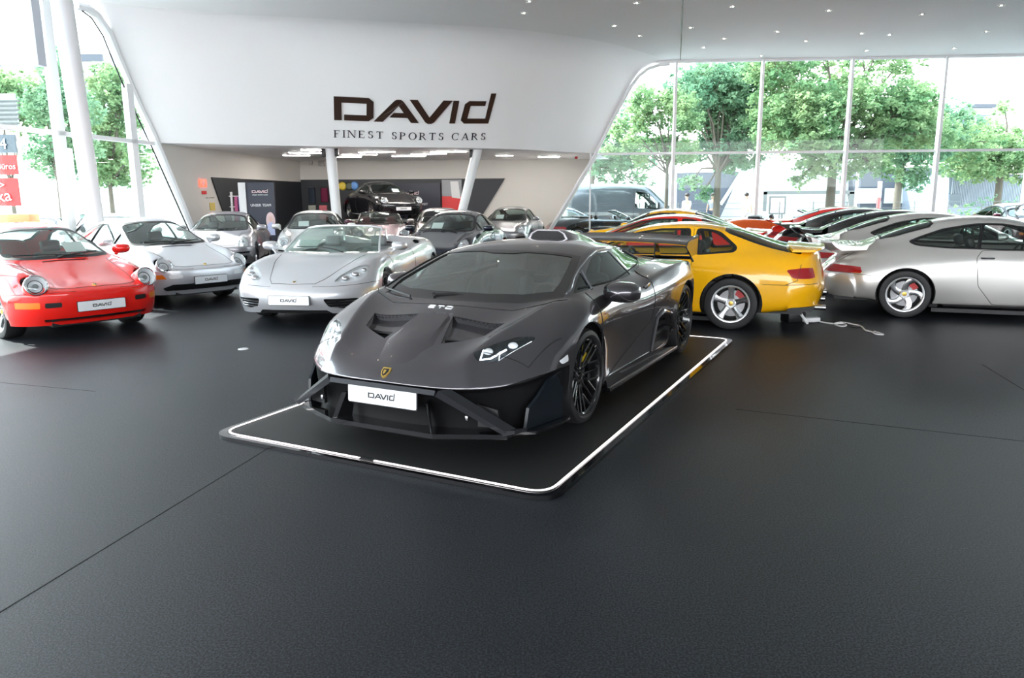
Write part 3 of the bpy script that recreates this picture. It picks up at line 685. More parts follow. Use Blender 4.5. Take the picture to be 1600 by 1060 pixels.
    mb = MB(); mb.tube([G(.19, -.38), G(.13, -.55, .022), G(.06, -.69, .02)], .008, 6); mb.tube([G(.06, -.70, .025), G(-.15, -.70, .014), G(-.42, -.655, .014), G(-.66, -.60, .014)], .008, 6); mb.obj('wiper_arm', M['black'], root)
    # crest and three letter decal
    h, n = B.cast(1.035, .0, 'top'); crest(root, H(1.035, 0, .004), n, .036)
    mb = MB(); x0 = .405; sz = .028
    for k, segs in enumerate([[((0, 2), (2, 2)), ((0, 2), (0, 1)), ((0, 1), (2, 1)), ((2, 1), (2, 0)), ((2, 0), (0, 0))], [((0, 2), (2, 2)), ((1, 2), (1, 0))], [((0, 2), (2, 2)), ((2, 2), (2, 0)), ((2, 0), (0, 0)), ((0, 0), (0, 2))]]):
        for a, b in segs:
            A = H(x0-a[1]*sz*.5, -.085+.07*k+a[0]*sz*.8, .03); Bp = H(x0-b[1]*sz*.5, -.085+.07*k+b[0]*sz*.8, .03)
            mb.tube([A, Bp], .005, 4)
    dcl = mb.obj('bonnet_decal', M['plate'], root)
    underbody(root, 2.62, .90, -3.2, .95, .335, .385)
    interior(root, -1.02, .22, -.30, .80, .60, M['leather'], racing=True)
    for i, (x, st, R) in enumerate(((0, -.0, .335), (-2.62, 0, .352))):
        spec = ('multi', R, .272 if i == 0 else .285, .255 if i == 0 else .31, M['darkrim'], M['yelcal'])
        for s in (1, -1): add_wheel(root, x, .955 if i == 0 else .965, spec, s, st)
    return B
M['p_wedge'] = paint('grey_metallic_paint', (.115, .108, .118), .8, .22)
M['nose'] = mat('satin_black_bumper', (.004, .004, .0045), .5, spec=.15)
M['p_nose'] = mat('nose_blade_paint', (.022, .023, .027), .4, .3, coat=.25, spec=.3)
M['p_blade'] = paint('grey_blade_paint', (.20, .21, .23), .6, .25)
M['p_dark'] = mat('very_dark_paint', (.006, .009, .013), .35, spec=.35)
# ---------------------------------------------------------------- rear engined coupes and convertibles
def round_lamp(root, c, r, tilt, P, sx=1., back=.22, yaw=0.):
    """free standing round lamp: painted bowl, chrome ring, glass, reflector"""
    R = (Matrix.Translation(Vector(c)) @ Matrix.Rotation(yaw, 4, 'Z') @ Matrix.Rotation(-tilt, 4, 'Y') @ Matrix.Diagonal((1, 1, sx, 1)))
    def put(prof, m, name, par, n=36, close=False):
        mb = MB(); mb.lathe([(q, h) for q, h in prof], n, 'x', close=close, caps=False); bmesh.ops.transform(mb.bm, matrix=R, verts=mb.bm.verts); return mb.obj(name, m, par, 40)
    o = put([(0, -back), (r*.7, -back), (r*1.10, -back*.45), (r*1.13, -.012), (r*1.08, .003), (r*1.0, -.004), (r*.93, -.06), (0, -.15)], P, 'headlight', root)
    put([(r*1.06, -.004), (r*1.08, .008), (r*1.02, .013), (r*.97, .006)], M['chrome'], 'headlight_ring', o, close=True)
    put([(r*.96, .0), (r*.80, -.055), (r*.45, -.085), (0, -.09)], M['refl'], 'lamp_reflector', o)
    put([(0, -.035), (r*.28, -.042), (r*.34, -.075)], M['chrome'], 'bulb_cap', o, 16); put([(r*.62, -.058), (r*.66, -.050), (r*.70, -.058)], M['lampdark'], 'lamp_trim_ring', o, 24, close=True)
    put([(r*1.0, .006), (r*.85, .022), (r*.5, .036), (0, .042)], M['lens'], 'headlight_glass', o)
    return o
def windscreen(root, base, top, m=None, frame=None, fr=.018):
    """separate windscreen for open cars; base/top are half curves from the centre outwards"""
    def full(h): return [(x, -y, z) for x, y, z in h[::-1] if y > 0]+list(h)
    b, t = full(base), full(top); n = len(b); mb = MB(); rows = []
    for k in range(5):
        f = k/4; rows.append([Vector(b[i])*(1-f)+Vector(t[i])*f+Vector((.035, 0, .02))*math.sin(PI*f) for i in range(n)])
    V = [[mb.bm.verts.new(p) for p in r] for r in rows]; U = [[mb.bm.verts.new(p+Vector((-.004, 0, -.004))) for p in r] for r in rows]
    for a in range(4):
        for i in range(n-1):
            mb.bm.faces.new((V[a][i], V[a][i+1], V[a+1][i+1], V[a+1][i])); mb.bm.faces.new((U[a+1][i], U[a+1][i+1], U[a][i+1], U[a][i]))
    g = mb.obj('windshield', m or M['glass'], root, 60)
    fm = MB(); path = [rows[k][0] for k in range(5)]+rows[4][1:]+[rows[k][-1] for k in range(3, -1, -1)]
    fm.tube(path, fr, 8); fm.obj('windshield_frame', frame or M['gloss'], root, 50); return g
def tail_wing(root, P, kind):
    mb = MB(); n = 13; rows = []
    if kind == 'turbo':
        for i in range(n):
            u = -1+2*i/(n-1); y = .66*u; e = abs(u)**4
            pr = [(-2.62-.10*e, .985-.05*e), (-2.80-.04*e, .935-.02*e), (-3.10, .915+.02*e), (-3.27+.13*e, .955+.0*e), (-3.34+.17*e, .975), (-3.35+.17*e, .955), (-3.26+.13*e, .85+.05*e), (-3.05, .77+.08*e), (-2.75, .84+.03*e)]
            rows.append([mb.bm.verts.new((a, y, b)) for a, b in pr])
    elif kind == 'whale':
        for i in range(n):
            u = -1+2*i/(n-1); y = .62*u; e = abs(u)**3
            pr = [(-2.55-.10*e, 1.0-.06*e), (-2.85, .95), (-3.15+.05*e, .94), (-3.28+.14*e, .975), (-3.32+.16*e, .965), (-3.26+.14*e, .93), (-3.0, .84), (-2.7, .86)]
            rows.append([mb.bm.verts.new((a, y, b)) for a, b in pr])
    elif kind == 'duck':
        for i in range(n):
            u = -1+2*i/(n-1); y = .56*u; e = abs(u)**3
            pr = [(-2.6-.10*e, .97-.02*e), (-2.9, .89), (-3.12+.04*e, .875), (-3.22+.10*e, .93-.03*e), (-3.235+.10*e, .915-.03*e), (-3.16+.06*e, .78), (-2.7, .84)]
            rows.append([mb.bm.verts.new((a, y, b)) for a, b in pr])
    k = len(rows[0])
    for a, b in zip(rows, rows[1:]):
        for j in range(k): mb.bm.faces.new((a[j], a[(j+1) % k], b[(j+1) % k], b[j]))
    mb.bm.faces.new(rows[0]); mb.bm.faces.new(rows[-1][::-1])
    o = mb.obj('tail_spoiler', P, root, 40)
    sl = MB()
    for j in range(7):
        x = -2.80-.05*j; sl.box((x, 0, .936-.004*j), (.014, .76, .010), rot=Matrix.Rotation(.3, 3, 'Y'))
    if kind == 'turbo':
        for j, ob in enumerate([0]): sl.obj('spoiler_grille', P, o, 20)
    else: sl.bm.free()
    return o
def build_rear_engine(root, P, lights='upright', cabrio=False, wing=None, wheel=('cup', 'alloy'), top=None, seat=None, wide=0., has_plate=True, sheet=False, frontbits='classic', roofm=None, mirror_p=None, view='front'):
    W = lambda y: y*(1+wide)
    modern = lights == 'oval'; lx, lz = (.80, .668) if lights == 'upright' else (.752, .648)
    hz = -.03 if modern else 0.
    tail = [(-3.14,0,.74),(-3.13,.25,.74),(-3.10,.45,.73),(-3.05,.58,.72),(-3.0,.68,.69),(-2.94,.76,.62),(-2.88,.815,.52),(-2.85,.83,.38),(-2.83,.81,.22),(-2.83,.5,.2)]
    c = [
     [(.84,0,.20),(.83,.25,.20),(.79,.48,.20),(.72,.62,.20),(.63,.71,.20),(.55,.765,.20),(.48,.79,.20),(.44,.80,.20),(.42,.79,.20),(.42,.55,.17)],
     [(.92,0,.32),(.91,.25,.32),(.88,.48,.32),(.80,.63,.32),(.70,.73,.32),(.58,.785,.32),(.49,.805,.32),(.44,.81,.28),(.42,.80,.2),(.42,.55,.17)],
     [(.935,0,.46),(.93,.25,.46),(.90,.48,.46),(.83,.63,.46),(.72,.735,.46),(.59,.79,.46),(.49,.81,.44),(.44,.815,.34),(.42,.80,.2),(.42,.55,.17)],
     [(.925,0,.565),(.92,.25,.565),(.895,.47,.565),(.83,.62,.565),(.725,.73,.56),(.58,.785,.54),(.48,.81,.51),(.44,.815,.36),(.42,.80,.2),(.42,.55,.17)],
     [(.865,0,.605),(.855,.25,.605),(.83,.45,.60),(.79,.57,.625+hz),(.70,.69,.62+hz),(.57,.76,.585),(.48,.805,.55),(.44,.815,.38),(.42,.80,.2),(.42,.55,.17)],
     [(.70,0,.652),(.69,.25,.648),(.67,.43,.63),(.68,.52,.70+hz),(.62,.62,.725+hz),(.54,.73,.67),(.46,.80,.59),(.44,.815,.38),(.42,.80,.2),(.42,.55,.17)],
     [(.52,0,.695),(.52,.25,.69),(.50,.43,.672),(.50,.53,.768),(.48,.63,.79),(.46,.74,.71),(.43,.805,.60),(.42,.82,.38),(.42,.80,.2),(.42,.55,.17)],
     [(.28,0,.765),(.28,.25,.76),(.28,.44,.742),(.28,.55,.815),(.28,.65,.828),(.28,.755,.76),(.28,.815,.62),(.28,.825,.38),(.28,.80,.2),(.28,.55,.17)],
     [(.04,0,.84),(.04,.25,.835),(.02,.46,.82),(.0,.59,.855),(.0,.69,.858),(.0,.775,.79),(.0,.825,.63),(.0,.83,.38),(.0,.80,.2),(.0,.55,.17)],
     [(-.10,0,.885),(-.11,.25,.885),(-.17,.48,.880),(-.25,.635,.888),(-.28,.71,.875),(-.28,.785,.79),(-.28,.82,.62),(-.28,.82,.38),(-.28,.79,.2),(-.28,.55,.17)],
     [(-.42,0,1.055),(-.43,.25,1.05),(-.47,.46,1.035),(-.56,.59,1.02),(-.58,.725,.885),(-.58,.79,.79),(-.58,.81,.60),(-.58,.81,.36),(-.58,.78,.2),(-.58,.55,.17)],
     [(-.80,0,1.235),(-.81,.25,1.23),(-.86,.43,1.205),(-.92,.54,1.165),(-.95,.73,.888),(-.95,.79,.79),(-.95,.81,.58),(-.95,.81,.36),(-.95,.78,.2),(-.95,.55,.17)],
     [(-1.12,0,1.305),(-1.12,.25,1.298),(-1.14,.42,1.265),(-1.18,.545,1.20),(-1.2,.735,.892),(-1.2,.795,.79),(-1.2,.81,.58),(-1.2,.81,.36),(-1.2,.78,.2),(-1.2,.55,.17)],
     [(-1.5,0,1.32),(-1.5,.25,1.312),(-1.5,.42,1.275),(-1.5,.54,1.205),(-1.5,.735,.90),(-1.5,.80,.80),(-1.5,.815,.6),(-1.5,.815,.36),(-1.5,.785,.2),(-1.5,.55,.17)],
     [(-1.88,0,1.275),(-1.88,.25,1.265),(-1.88,.41,1.225),(-1.86,.525,1.15),(-1.84,.72,.93),(-1.84,W(.81),.83),(-1.84,W(.845),.64),(-1.84,W(.845),.38),(-1.84,.80,.2),(-1.84,.55,.17)],
     [(-2.22,0,1.185),(-2.22,.25,1.175),(-2.22,.40,1.135),(-2.2,.51,1.05),(-2.2,.68,.945),(-2.2,W(.805),.85),(-2.2,W(.865),.66),(-2.2,W(.87),.38),(-2.2,.82,.2),(-2.2,.55,.17)],
     [(-2.55,0,1.05),(-2.55,.25,1.04),(-2.55,.40,1.0),(-2.54,.52,.94),(-2.52,.67,.90),(-2.5,W(.79),.82),(-2.5,W(.86),.64),(-2.5,W(.865),.38),(-2.5,.82,.2),(-2.5,.55,.17)],
     [(-2.85,0,.91),(-2.85,.25,.905),(-2.85,.42,.88),(-2.82,.54,.85),(-2.78,.66,.81),(-2.74,W(.765),.74),(-2.70,W(.84),.60),(-2.68,W(.85),.38),(-2.66,.82,.22),(-2.66,.55,.19)],
     [(-3.02,0,.81),(-3.01,.25,.81),(-2.99,.44,.80),(-2.95,.56,.78),(-2.90,.67,.745),(-2.85,W(.76),.68),(-2.80,W(.825),.56),(-2.76,W(.84),.38),(-2.74,.81,.22),(-2.74,.55,.2)],
     tail,
     [(-3.24,0,.645),(-3.23,.25,.645),(-3.20,.46,.64),(-3.14,.61,.635),(-3.06,.71,.62),(-2.97,.785,.575),(-2.90,.825,.50),(-2.86,.83,.37),(-2.84,.81,.22),(-2.84,.5,.2)],
     [(-3.32,0,.555),(-3.31,.25,.555),(-3.28,.48,.55),(-3.21,.64,.55),(-3.10,.745,.54),(-2.98,.805,.51),(-2.91,.83,.46),(-2.87,.83,.36),(-2.85,.81,.23),(-2.85,.5,.2)],
     [(-3.32,0,.38),(-3.31,.25,.38),(-3.28,.48,.38),(-3.21,.63,.38),(-3.10,.73,.38),(-2.99,.79,.38),(-2.92,.815,.36),(-2.88,.82,.31),(-2.86,.80,.24),(-2.86,.5,.22)],
     [(-3.24,0,.25),(-3.23,.25,.25),(-3.20,.46,.25),(-3.14,.58,.25),(-3.05,.68,.25),(-2.97,.75,.25),(-2.91,.78,.25),(-2.88,.79,.245),(-2.87,.78,.24),(-2.87,.5,.22)],
    ]
    if cabrio:
        for i, x, z in ((10, -.42, .885), (11, -.80, .885), (12, -1.12, .885), (13, -1.5, .89), (14, -1.88, .94), (15, -2.22, .955), (16, -2.55, .93)):
            r = c[i]; r[0] = (x, 0, z); r[1] = (x, .25, z); r[2] = (x, .43, z-.003); r[3] = (x, .60, z-.005)
    cr = [('row', 3, 0, 7, .55), ('col', 8, 7, 17, .5), ('row', 21, 0, 6, .2)]
    if not cabrio: cr += [('col', 4, 10, 15, .4)]
    B = Body(c, cr, 3)
    up = lambda p, n: n.z > .15
    B.cut('x', circ(0, .31, .345, 40), 'side', lambda p, n: p.y > .45 and abs(n.y) > .1, delete=True)
    B.cut('x', circ(-2.272, .315, .350, 40), 'side', lambda p, n: p.y > .45 and abs(n.y) > .1, delete=True)
    if not modern: B.cut('x', circ(.605, lz, .088, 24), 'front', lambda p, n: p.x > .4 and n.x > 0, delete=True)
    tb = []
    if not cabrio:
        wsf = lambda p, n: n.x > .22 and -1.1 < p.x < 0
        B.cut('windshield_seal', rounded([(-1, .888), (.0, .888), (.35, .885), (.59, .893), (.615, .93), (.505, 1.185), (.40, 1.222), (.2, 1.245), (-1, 1.25)], .04)[4:], 'front', wsf)
        B.cut('windshield', rounded([(-1, .915), (.0, .915), (.35, .912), (.565, .918), (.575, .95), (.475, 1.172), (.38, 1.203), (.2, 1.225), (-1, 1.23)], .05)[4:], 'front', wsf)
        sw = lambda p, n: p.y > .4 and n.y > .3
        B.cut('window_seal', rounded([(-.34, .897), (-.63, 1.045), (-.93, 1.175), (-1.2, 1.222), (-1.5, 1.222), (-1.86, 1.155), (-2.12, 1.055), (-2.27, .985), (-2.18, .938), (-1.85, .912), (-1.2, .897)], .05), 'side', sw)
        B.cut('door_window', rounded([(-.40, .91), (-.66, 1.045), (-.95, 1.158), (-1.2, 1.202), (-1.40, 1.206), (-1.46, .918), (-1.2, .913)], .03), 'side', sw)
        B.cut('quarter_window', rounded([(-1.44, 1.204), (-1.52, 1.200), (-1.84, 1.138), (-2.08, 1.045), (-2.22, .985), (-2.16, .955), (-1.85, .932), (-1.50, .922)], .03), 'side', sw)
        rw = lambda p, n: n.z > .2 and p.x < -1.6 and p.z > .9
        B.cut('rear_window_seal', [(-1.96, -1), (-1.96, .36), (-2.0, .435), (-2.4, .43), (-2.58, .36), (-2.60, -1)], 'top', rw)
        B.cut('rear_window', [(-1.99, -1), (-1.99, .34), (-2.03, .405), (-2.38, .40), (-2.55, .34), (-2.57, -1)], 'top', rw)
        tb += [('windshield_seal', 'windshield_seal', M['trimk'], .001, .015), ('windshield', 'windshield', M['glass'], -.003, 0), ('window_seal', 'window_seal', M['trimk'], .001, .01), ('door_window', 'door_window', M['glass'], -.006, 0),
               ('quarter_window', 'quarter_window', M['glass'], -.006, 0), ('rear_window_seal', 'rear_window_seal', M['trimk'], .001, .01), ('rear_window', 'rear_window', M['glassd'], -.003, 0)]
    else:
        B.cut('x', rounded([(-.45, -.9), (-.45, .52), (-.60, .60), (-1.70, .60), (-1.84, .50), (-1.84, -.9)], .05), 'top', up, delete=True)
    B.cut('door', rounded([(-.34, .21), (-.36, .5), (-.33, .86), (-.42, .893), (-1.44, .893), (-1.50, .80), (-1.46, .45), (-1.28, .215)], .03), 'side', lambda p, n: p.y > .6, only=['body'])
    B.cut('front_bumper', [(.38, .1), (1.2, .1), (1.2, .575), (.80, .575), (.55, .555), (.38, .545)], 'side', lambda p, n: p.z < .60 and p.x > .30, only=['body'])
    B.cut('bonnet', rounded([(.845, -1), (.83, .30), (.78, .46), (.52, .475), (.30, .48), (.0, .50), (-.10, .52), (-.13, .30), (-.08, -1)], .02), 'top', up, only=['body'])
    B.cut('rear_bumper', [(-2.66, .1), (-3.6, .1), (-3.6, .575), (-3.0, .575), (-2.66, .545)], 'side', lambda p, n: p.z < .6, only=['body'])
    if modern: B.cut('lid', [(-1, .62), (.60, .62), (.66, .655), (.70, .72), (.60, .735), (-1, .735)], 'front', lambda p, n: p.x < -3 and False)
    tl = lambda p, n: p.x < -2.7 and n.x < -.1
    B.cut('tail_light', [(.36, .575), (.36, .655), (.60, .665), (.80, .655), (.83, .60), (.83, .575)] if modern else [(.44, .575), (.44, .665), (.66, .67), (.80, .655), (.83, .60), (.83, .575)], 'front', tl)
    B.cut('reflector_band', [(-1, .595), (.44, .595), (.44, .655), (-1, .655)], 'front', tl)
    if frontbits == 'classic':
        B.cut('indicator', rounded([(.60, .405), (.78, .405), (.78, .475), (.60, .475)], .012), 'front', lambda p, n: p.x > .60)
        B.cut('lower_intake', rounded([(-1, .235), (.55, .235), (.57, .275), (-1, .275)], .01), 'front', lambda p, n: p.x > .4)
        B.cut('fog_vent', rounded([(.40, .405), (.56, .405), (.56, .465), (.40, .465)], .02), 'front', lambda p, n: p.x > .4)
    elif frontbits == 'late':
        B.cut('indicator', rounded([(.62, .44), (.78, .435), (.78, .50), (.66, .505)], .012), 'front', lambda p, n: p.x > .62)
        B.cut('fog_lamp', rounded([(.40, .445), (.585, .44), (.60, .50), (.42, .505)], .03), 'front', lambda p, n: p.x > .4)
        B.cut('lower_intake', rounded([(-1, .25), (.62, .25), (.66, .30), (.55, .355), (-1, .355)], .02), 'front', lambda p, n: p.x > .4)
    else:
        B.cut('lower_intake', rounded([(-1, .24), (.30, .24), (.34, .36), (-1, .36)], .02), 'front', lambda p, n: p.x > .4)
        B.cut('side_air_intake', rounded([(.42, .25), (.70, .27), (.72, .38), (.44, .38)], .03), 'front', lambda p, n: p.x > .4)
        B.cut('indicator', rounded([(.50, .42), (.76, .43), (.76, .47), (.50, .465)], .012), 'front', lambda p, n: p.x > .4)
    if modern: B.cut('headlight', [(.635+.165*math.cos(t)-.05*math.sin(t), .625+.105*math.sin(t)) for t in [2*PI*i/28 for i in range(28)]], 'top', lambda p, n: n.z > .1 and p.x > .3 and p.z > .56)
    tb = [('body', 'body_shell', P, 0, .018), ('door', 'door', P, 0, .02), ('front_bumper', 'front_bumper', P, 0, .02), ('bonnet', 'bonnet', P, 0, .02), ('rear_bumper', 'rear_bumper', P, 0, .02), ('tail_light', 'tail_light', M['redlens'], .002, .02),
          ('reflector_band', 'reflector_band', M['redlens'] if not modern else P, .001, .01), ('indicator', 'indicator', M['amber'] if frontbits != 'modern' else M['lens'], .002, .02), ('lower_intake', 'lower_intake', M['black'], -.02, -.02), ('fog_vent', 'fog_vent', M['black'], -.02, -.02),
          ('fog_lamp', 'fog_lamp', M['refl'], -.004, .01), ('side_air_intake', 'side_air_intake', M['black'], -.02, -.02)] + tb
    tb = [t for t in tb if t[0] in B.names]
    if modern: tb.append(('headlight', 'headlight', M['lens'], .002, .02))
    pt = panels(root, B, tb)
    if modern:
        for i, o in enumerate(pt['headlight']):
            s = 1 if i == 0 else -1; link_mesh('lamp_bowl', B.part('headlight', M['refl'], -.03, -.03)[i], o)
            for (x, y, r) in ((.60, .60, .052), (.70, .64, .038)):
                h, n = B.cast(x, y, 'top')
                if h: MB().ico((h.x-.02*n.x, s*(h.y-.02*n.y), h.z-.02), r, (1, 1, .8), 2).obj('projector', M['chrome'], o)
    else:
        slant = lights == 'slant'
        for s in (1, -1): round_lamp(root, (.80 if not slant else .752, s*.605, .668 if not slant else .648), .108 if not slant else .100, math.radians(20 if not slant else 38), P, 1.0 if not slant else 1.12, back=.34, yaw=s*.12)
    # seams, trims, handles
    sm = B.seam([(.845, 0), (.83, .30), (.78, .46), (.52, .475), (.30, .48), (.0, .50), (-.10, .52)], 'top', .003)
    B.seam(rounded([(-.34, .21), (-.36, .5), (-.33, .86), (-.42, .893), (-1.44, .893), (-1.50, .80), (-1.46, .45), (-1.28, .215)], .03), 'side', .0035, closed=True, mb=sm)
    B.seam([(.9, .575), (.80, .575), (.55, .555), (.38, .545)], 'side', .0035, mb=sm); B.seam([(-3.2, .575), (-3.0, .575), (-2.62, .545)], 'side', .0035, mb=sm)
    B.seam([(-2.62, 0), (-2.62, .38), (-2.9, .52), (-3.10, .54), (-3.12, 0)], 'top', .003, mb=sm)
    sm.obj('panel_gap', M['seam'], root)
    if not cabrio:
        for x0, z0, x1, z1 in ((-1.47, .905, -1.42, 1.21), (-.66, .905, -.70, 1.07)):
            for s in (1, -1):
                pp = [B.cast(x0+(x1-x0)*t, z0+(z1-z0)*t, 'side')[0] for t in (0, .33, .66, 1)]
                vs = MB(); vs.tube([Vector((h.x, s*h.y, h.z)) for h in pp if h], .013, 6); vs.obj('window_pillar', M['black'], root)
    for s in (1, -1):
        h, n = B.cast(-1.38, .80, 'side'); mb = MB(); mb.tube([(h.x+.07, s*(h.y+.004), h.z), (h.x+.04, s*(h.y+.026), h.z), (h.x-.04, s*(h.y+.026), h.z), (h.x-.07, s*(h.y+.004), h.z)], .011, 6, flat=1.2); mb.obj('door_handle', P if not wing == 'turbo' else M['chrome'], root)
        mirror(root, (-.48, .88, .945), (.15, .22, .13), mirror_p or P, s, stalk=(.0, -.08, -.02))
    h, n = B.cast(.80, 0, 'top')
    if h: crest(root, h+n*.004, n, .024)
    if has_plate: plate(root, (.952, 0, .40), 0)
    if view == 'front' and not cabrio: wiper(root, (-.09, .30, .895), (-.17, -.05, .93), (-.20, -.5, .935)); 
    if view == 'front' and not cabrio: wiper(root, (-.09, -.05, .895), (-.14, .10, .92), (-.22, .45, .945))
    if frontbits in ('classic', 'late'):
        g = MB(); hs = [B.cast(-.045, y, 'top')[0] for y in (-.0, .12, .24)]
        g.tube([Vector((p.x, -p.y, p.z+.002)) for p in hs[::-1]]+[Vector((p.x, p.y, p.z+.002)) for p in hs[1:]], .012, 6, flat=.4); g.obj('cowl_grille', M['black'], root)
    if wing: tail_wing(root, P, wing)
    if sheet:
        SHEETS.append((root, (-.47, -.24 if sheet == 1 else .28, 1.0), -.95, (.004, .24, .20)))
    for s in (1, -1):
        mb = MB(); mb.tube([(-3.20, s*.50, .27), (-3.36, s*.50, .27)], .045, 14); mb.obj('exhaust_tip', M['chrome'] if wing == 'turbo' else M['black'], root)
    if cabrio:
        windscreen(root, [(-.10, 0, .885), (-.12, .25, .885), (-.19, .46, .885), (-.30, .62, .885)], [(-.70, 0, 1.20), (-.71, .22, 1.198), (-.75, .40, 1.185), (-.82, .53, 1.165)])
        mb = MB(); mb.box((-1.98, 0, .955), (.36, 1.12, .12), bevel=.05); mb.obj('folded_top', top or M['black'], root)
    underbody(root, 2.272, .80, -3.1, .80, .315, .345)
    interior(root, -1.12, .20, -.42, .84, .62, seat, rear=not cabrio)
    st, al = wheel
    for x, y, wd in ((0, .795, .215), (-2.272, .825+wide*.8, .25)):
        for s in (1, -1): add_wheel(root, x, y, (st, .315, .225, wd, M[al], M['redcal'] if wing == 'turbo' else M['black']), s)
    return B
# ---------------------------------------------------------------- silver mid engined spider
def build_spider(root, P):
    c = [
     [(.95,0,.19),(.94,.25,.19),(.90,.45,.19),(.83,.62,.18),(.72,.76,.17),(.58,.86,.17),(.48,.90,.17),(.44,.91,.17),(.42,.90,.17),(.42,.6,.15)],
     [(1.06,0,.30),(1.05,.25,.30),(1.01,.45,.30),(.92,.64,.30),(.78,.80,.30),(.60,.89,.30),(.49,.925,.29),(.44,.93,.26),(.42,.92,.17),(.42,.6,.15)],
     [(1.085,0,.42),(1.075,.25,.42),(1.03,.45,.42),(.94,.65,.42),(.79,.81,.42),(.61,.90,.42),(.49,.93,.40),(.44,.935,.32),(.42,.92,.17),(.42,.6,.15)],
     [(1.05,0,.505),(1.04,.25,.505),(1.0,.45,.50),(.91,.64,.505),(.77,.79,.51),(.60,.885,.51),(.48,.93,.48),(.44,.94,.35),(.42,.92,.17),(.42,.6,.15)],
     [(.95,0,.565),(.94,.25,.565),(.90,.43,.56),(.82,.59,.57),(.71,.74,.585),(.58,.86,.575),(.47,.93,.53),(.43,.945,.37),(.42,.92,.17),(.42,.6,.15)],
     [(.74,0,.635),(.73,.25,.635),(.70,.42,.63),(.66,.58,.66),(.60,.73,.69),(.52,.85,.665),(.45,.93,.58),(.42,.95,.38),(.42,.92,.17),(.42,.6,.15)],
     [(.45,0,.72),(.45,.25,.72),(.44,.42,.715),(.42,.58,.755),(.40,.72,.79),(.38,.85,.76),(.36,.935,.63),(.36,.955,.39),(.36,.92,.17),(.36,.6,.15)],
     [(.12,0,.80),(.12,.25,.80),(.10,.44,.795),(.06,.60,.83),(.02,.73,.85),(.0,.85,.81),(.0,.94,.66),(.0,.96,.40),(.0,.92,.17),(.0,.6,.15)],
     [(-.18,0,.855),(-.19,.25,.855),(-.24,.46,.855),(-.32,.64,.865),(-.36,.75,.86),(-.36,.85,.80),(-.36,.92,.66),(-.36,.93,.40),(-.36,.90,.17),(-.36,.6,.15)],
     [(-.60,0,.86),(-.60,.25,.86),(-.62,.46,.86),(-.64,.65,.865),(-.66,.76,.855),(-.66,.85,.78),(-.66,.90,.62),(-.66,.90,.38),(-.66,.89,.17),(-.66,.6,.15)],
     [(-1.05,0,.86),(-1.05,.25,.86),(-1.05,.46,.86),(-1.05,.65,.87),(-1.05,.77,.86),(-1.05,.86,.78),(-1.05,.90,.60),(-1.05,.90,.36),(-1.05,.90,.17),(-1.05,.6,.15)],
     [(-1.5,0,.88),(-1.5,.25,.90),(-1.5,.46,.90),(-1.5,.64,.89),(-1.5,.78,.885),(-1.5,.875,.82),(-1.5,.92,.66),(-1.5,.92,.38),(-1.5,.91,.17),(-1.5,.6,.15)],
     [(-1.78,0,.93),(-1.78,.22,1.0),(-1.78,.42,1.05),(-1.78,.58,.98),(-1.80,.77,.935),(-1.82,.885,.87),(-1.84,.94,.70),(-1.84,.945,.40),(-1.84,.92,.17),(-1.84,.6,.15)],
     [(-2.15,0,.94),(-2.15,.22,.98),(-2.15,.42,1.01),(-2.16,.60,.985),(-2.18,.76,.97),(-2.2,.88,.91),(-2.22,.95,.72),(-2.22,.955,.42),(-2.22,.92,.18),(-2.22,.6,.15)],
     [(-2.6,0,.94),(-2.6,.25,.95),(-2.6,.42,.955),(-2.6,.60,.965),(-2.6,.75,.96),(-2.6,.875,.90),(-2.6,.955,.72),(-2.6,.96,.42),(-2.6,.92,.18),(-2.6,.6,.15)],
     [(-3.0,0,.925),(-3.0,.25,.925),(-3.0,.42,.925),(-2.99,.60,.925),(-2.97,.74,.915),(-2.95,.85,.85),(-2.93,.93,.68),(-2.92,.93,.42),(-2.92,.90,.22),(-2.92,.6,.18)],
     [(-3.28,0,.91),(-3.27,.25,.91),(-3.25,.42,.91),(-3.20,.59,.90),(-3.13,.72,.88),(-3.06,.82,.81),(-3.0,.89,.65),(-2.98,.90,.42),(-2.97,.88,.25),(-2.97,.6,.2)],
     [(-3.40,0,.66),(-3.39,.25,.66),(-3.36,.42,.66),(-3.30,.59,.66),(-3.20,.73,.65),(-3.10,.83,.62),(-3.03,.88,.56),(-3.0,.89,.40),(-2.98,.87,.26),(-2.98,.6,.2)],
     [(-3.38,0,.30),(-3.37,.25,.30),(-3.34,.42,.30),(-3.27,.58,.30),(-3.17,.71,.30),(-3.09,.80,.30),(-3.03,.85,.30),(-3.0,.86,.29),(-2.99,.85,.27),(-2.99,.6,.2)],
    ]
    B = Body(c, [('col', 8, 7, 14, .5), ('row', 3, 0, 6, .25), ('row', 16, 0, 5, .5)], 3)
    ar = lambda p, n: p.y > .55 and abs(n.y) > .1
    B.cut('x', circ(0, .325, .365, 40), 'side', ar, delete=True); B.cut('x', circ(-2.6, .33, .375, 40), 'side', ar, delete=True)
    up = lambda p, n: n.z > .15
    B.cut('x', rounded([(-.50, -.9), (-.52, .54), (-.70, .62), (-1.45, .62), (-1.60, .54), (-1.60, -.9)], .05), 'top', up, delete=True)
    fr = lambda p, n: p.x > .4
    B.cut('grille', rounded([(.405, .385), (.46, .275), (.62, .235), (.74, .255), (.80, .345), (.78, .375)], .035), 'front', fr)
    B.cut('lower_lip', [(-1, .15), (.52, .15), (.42, .235), (-1, .245)], 'front', fr)
    B.cut('headlight', rounded([(.845, .48), (.80, .63), (.70, .76), (.56, .83), (.42, .82), (.40, .765), (.52, .645), (.68, .52)], .05), 'top', up)
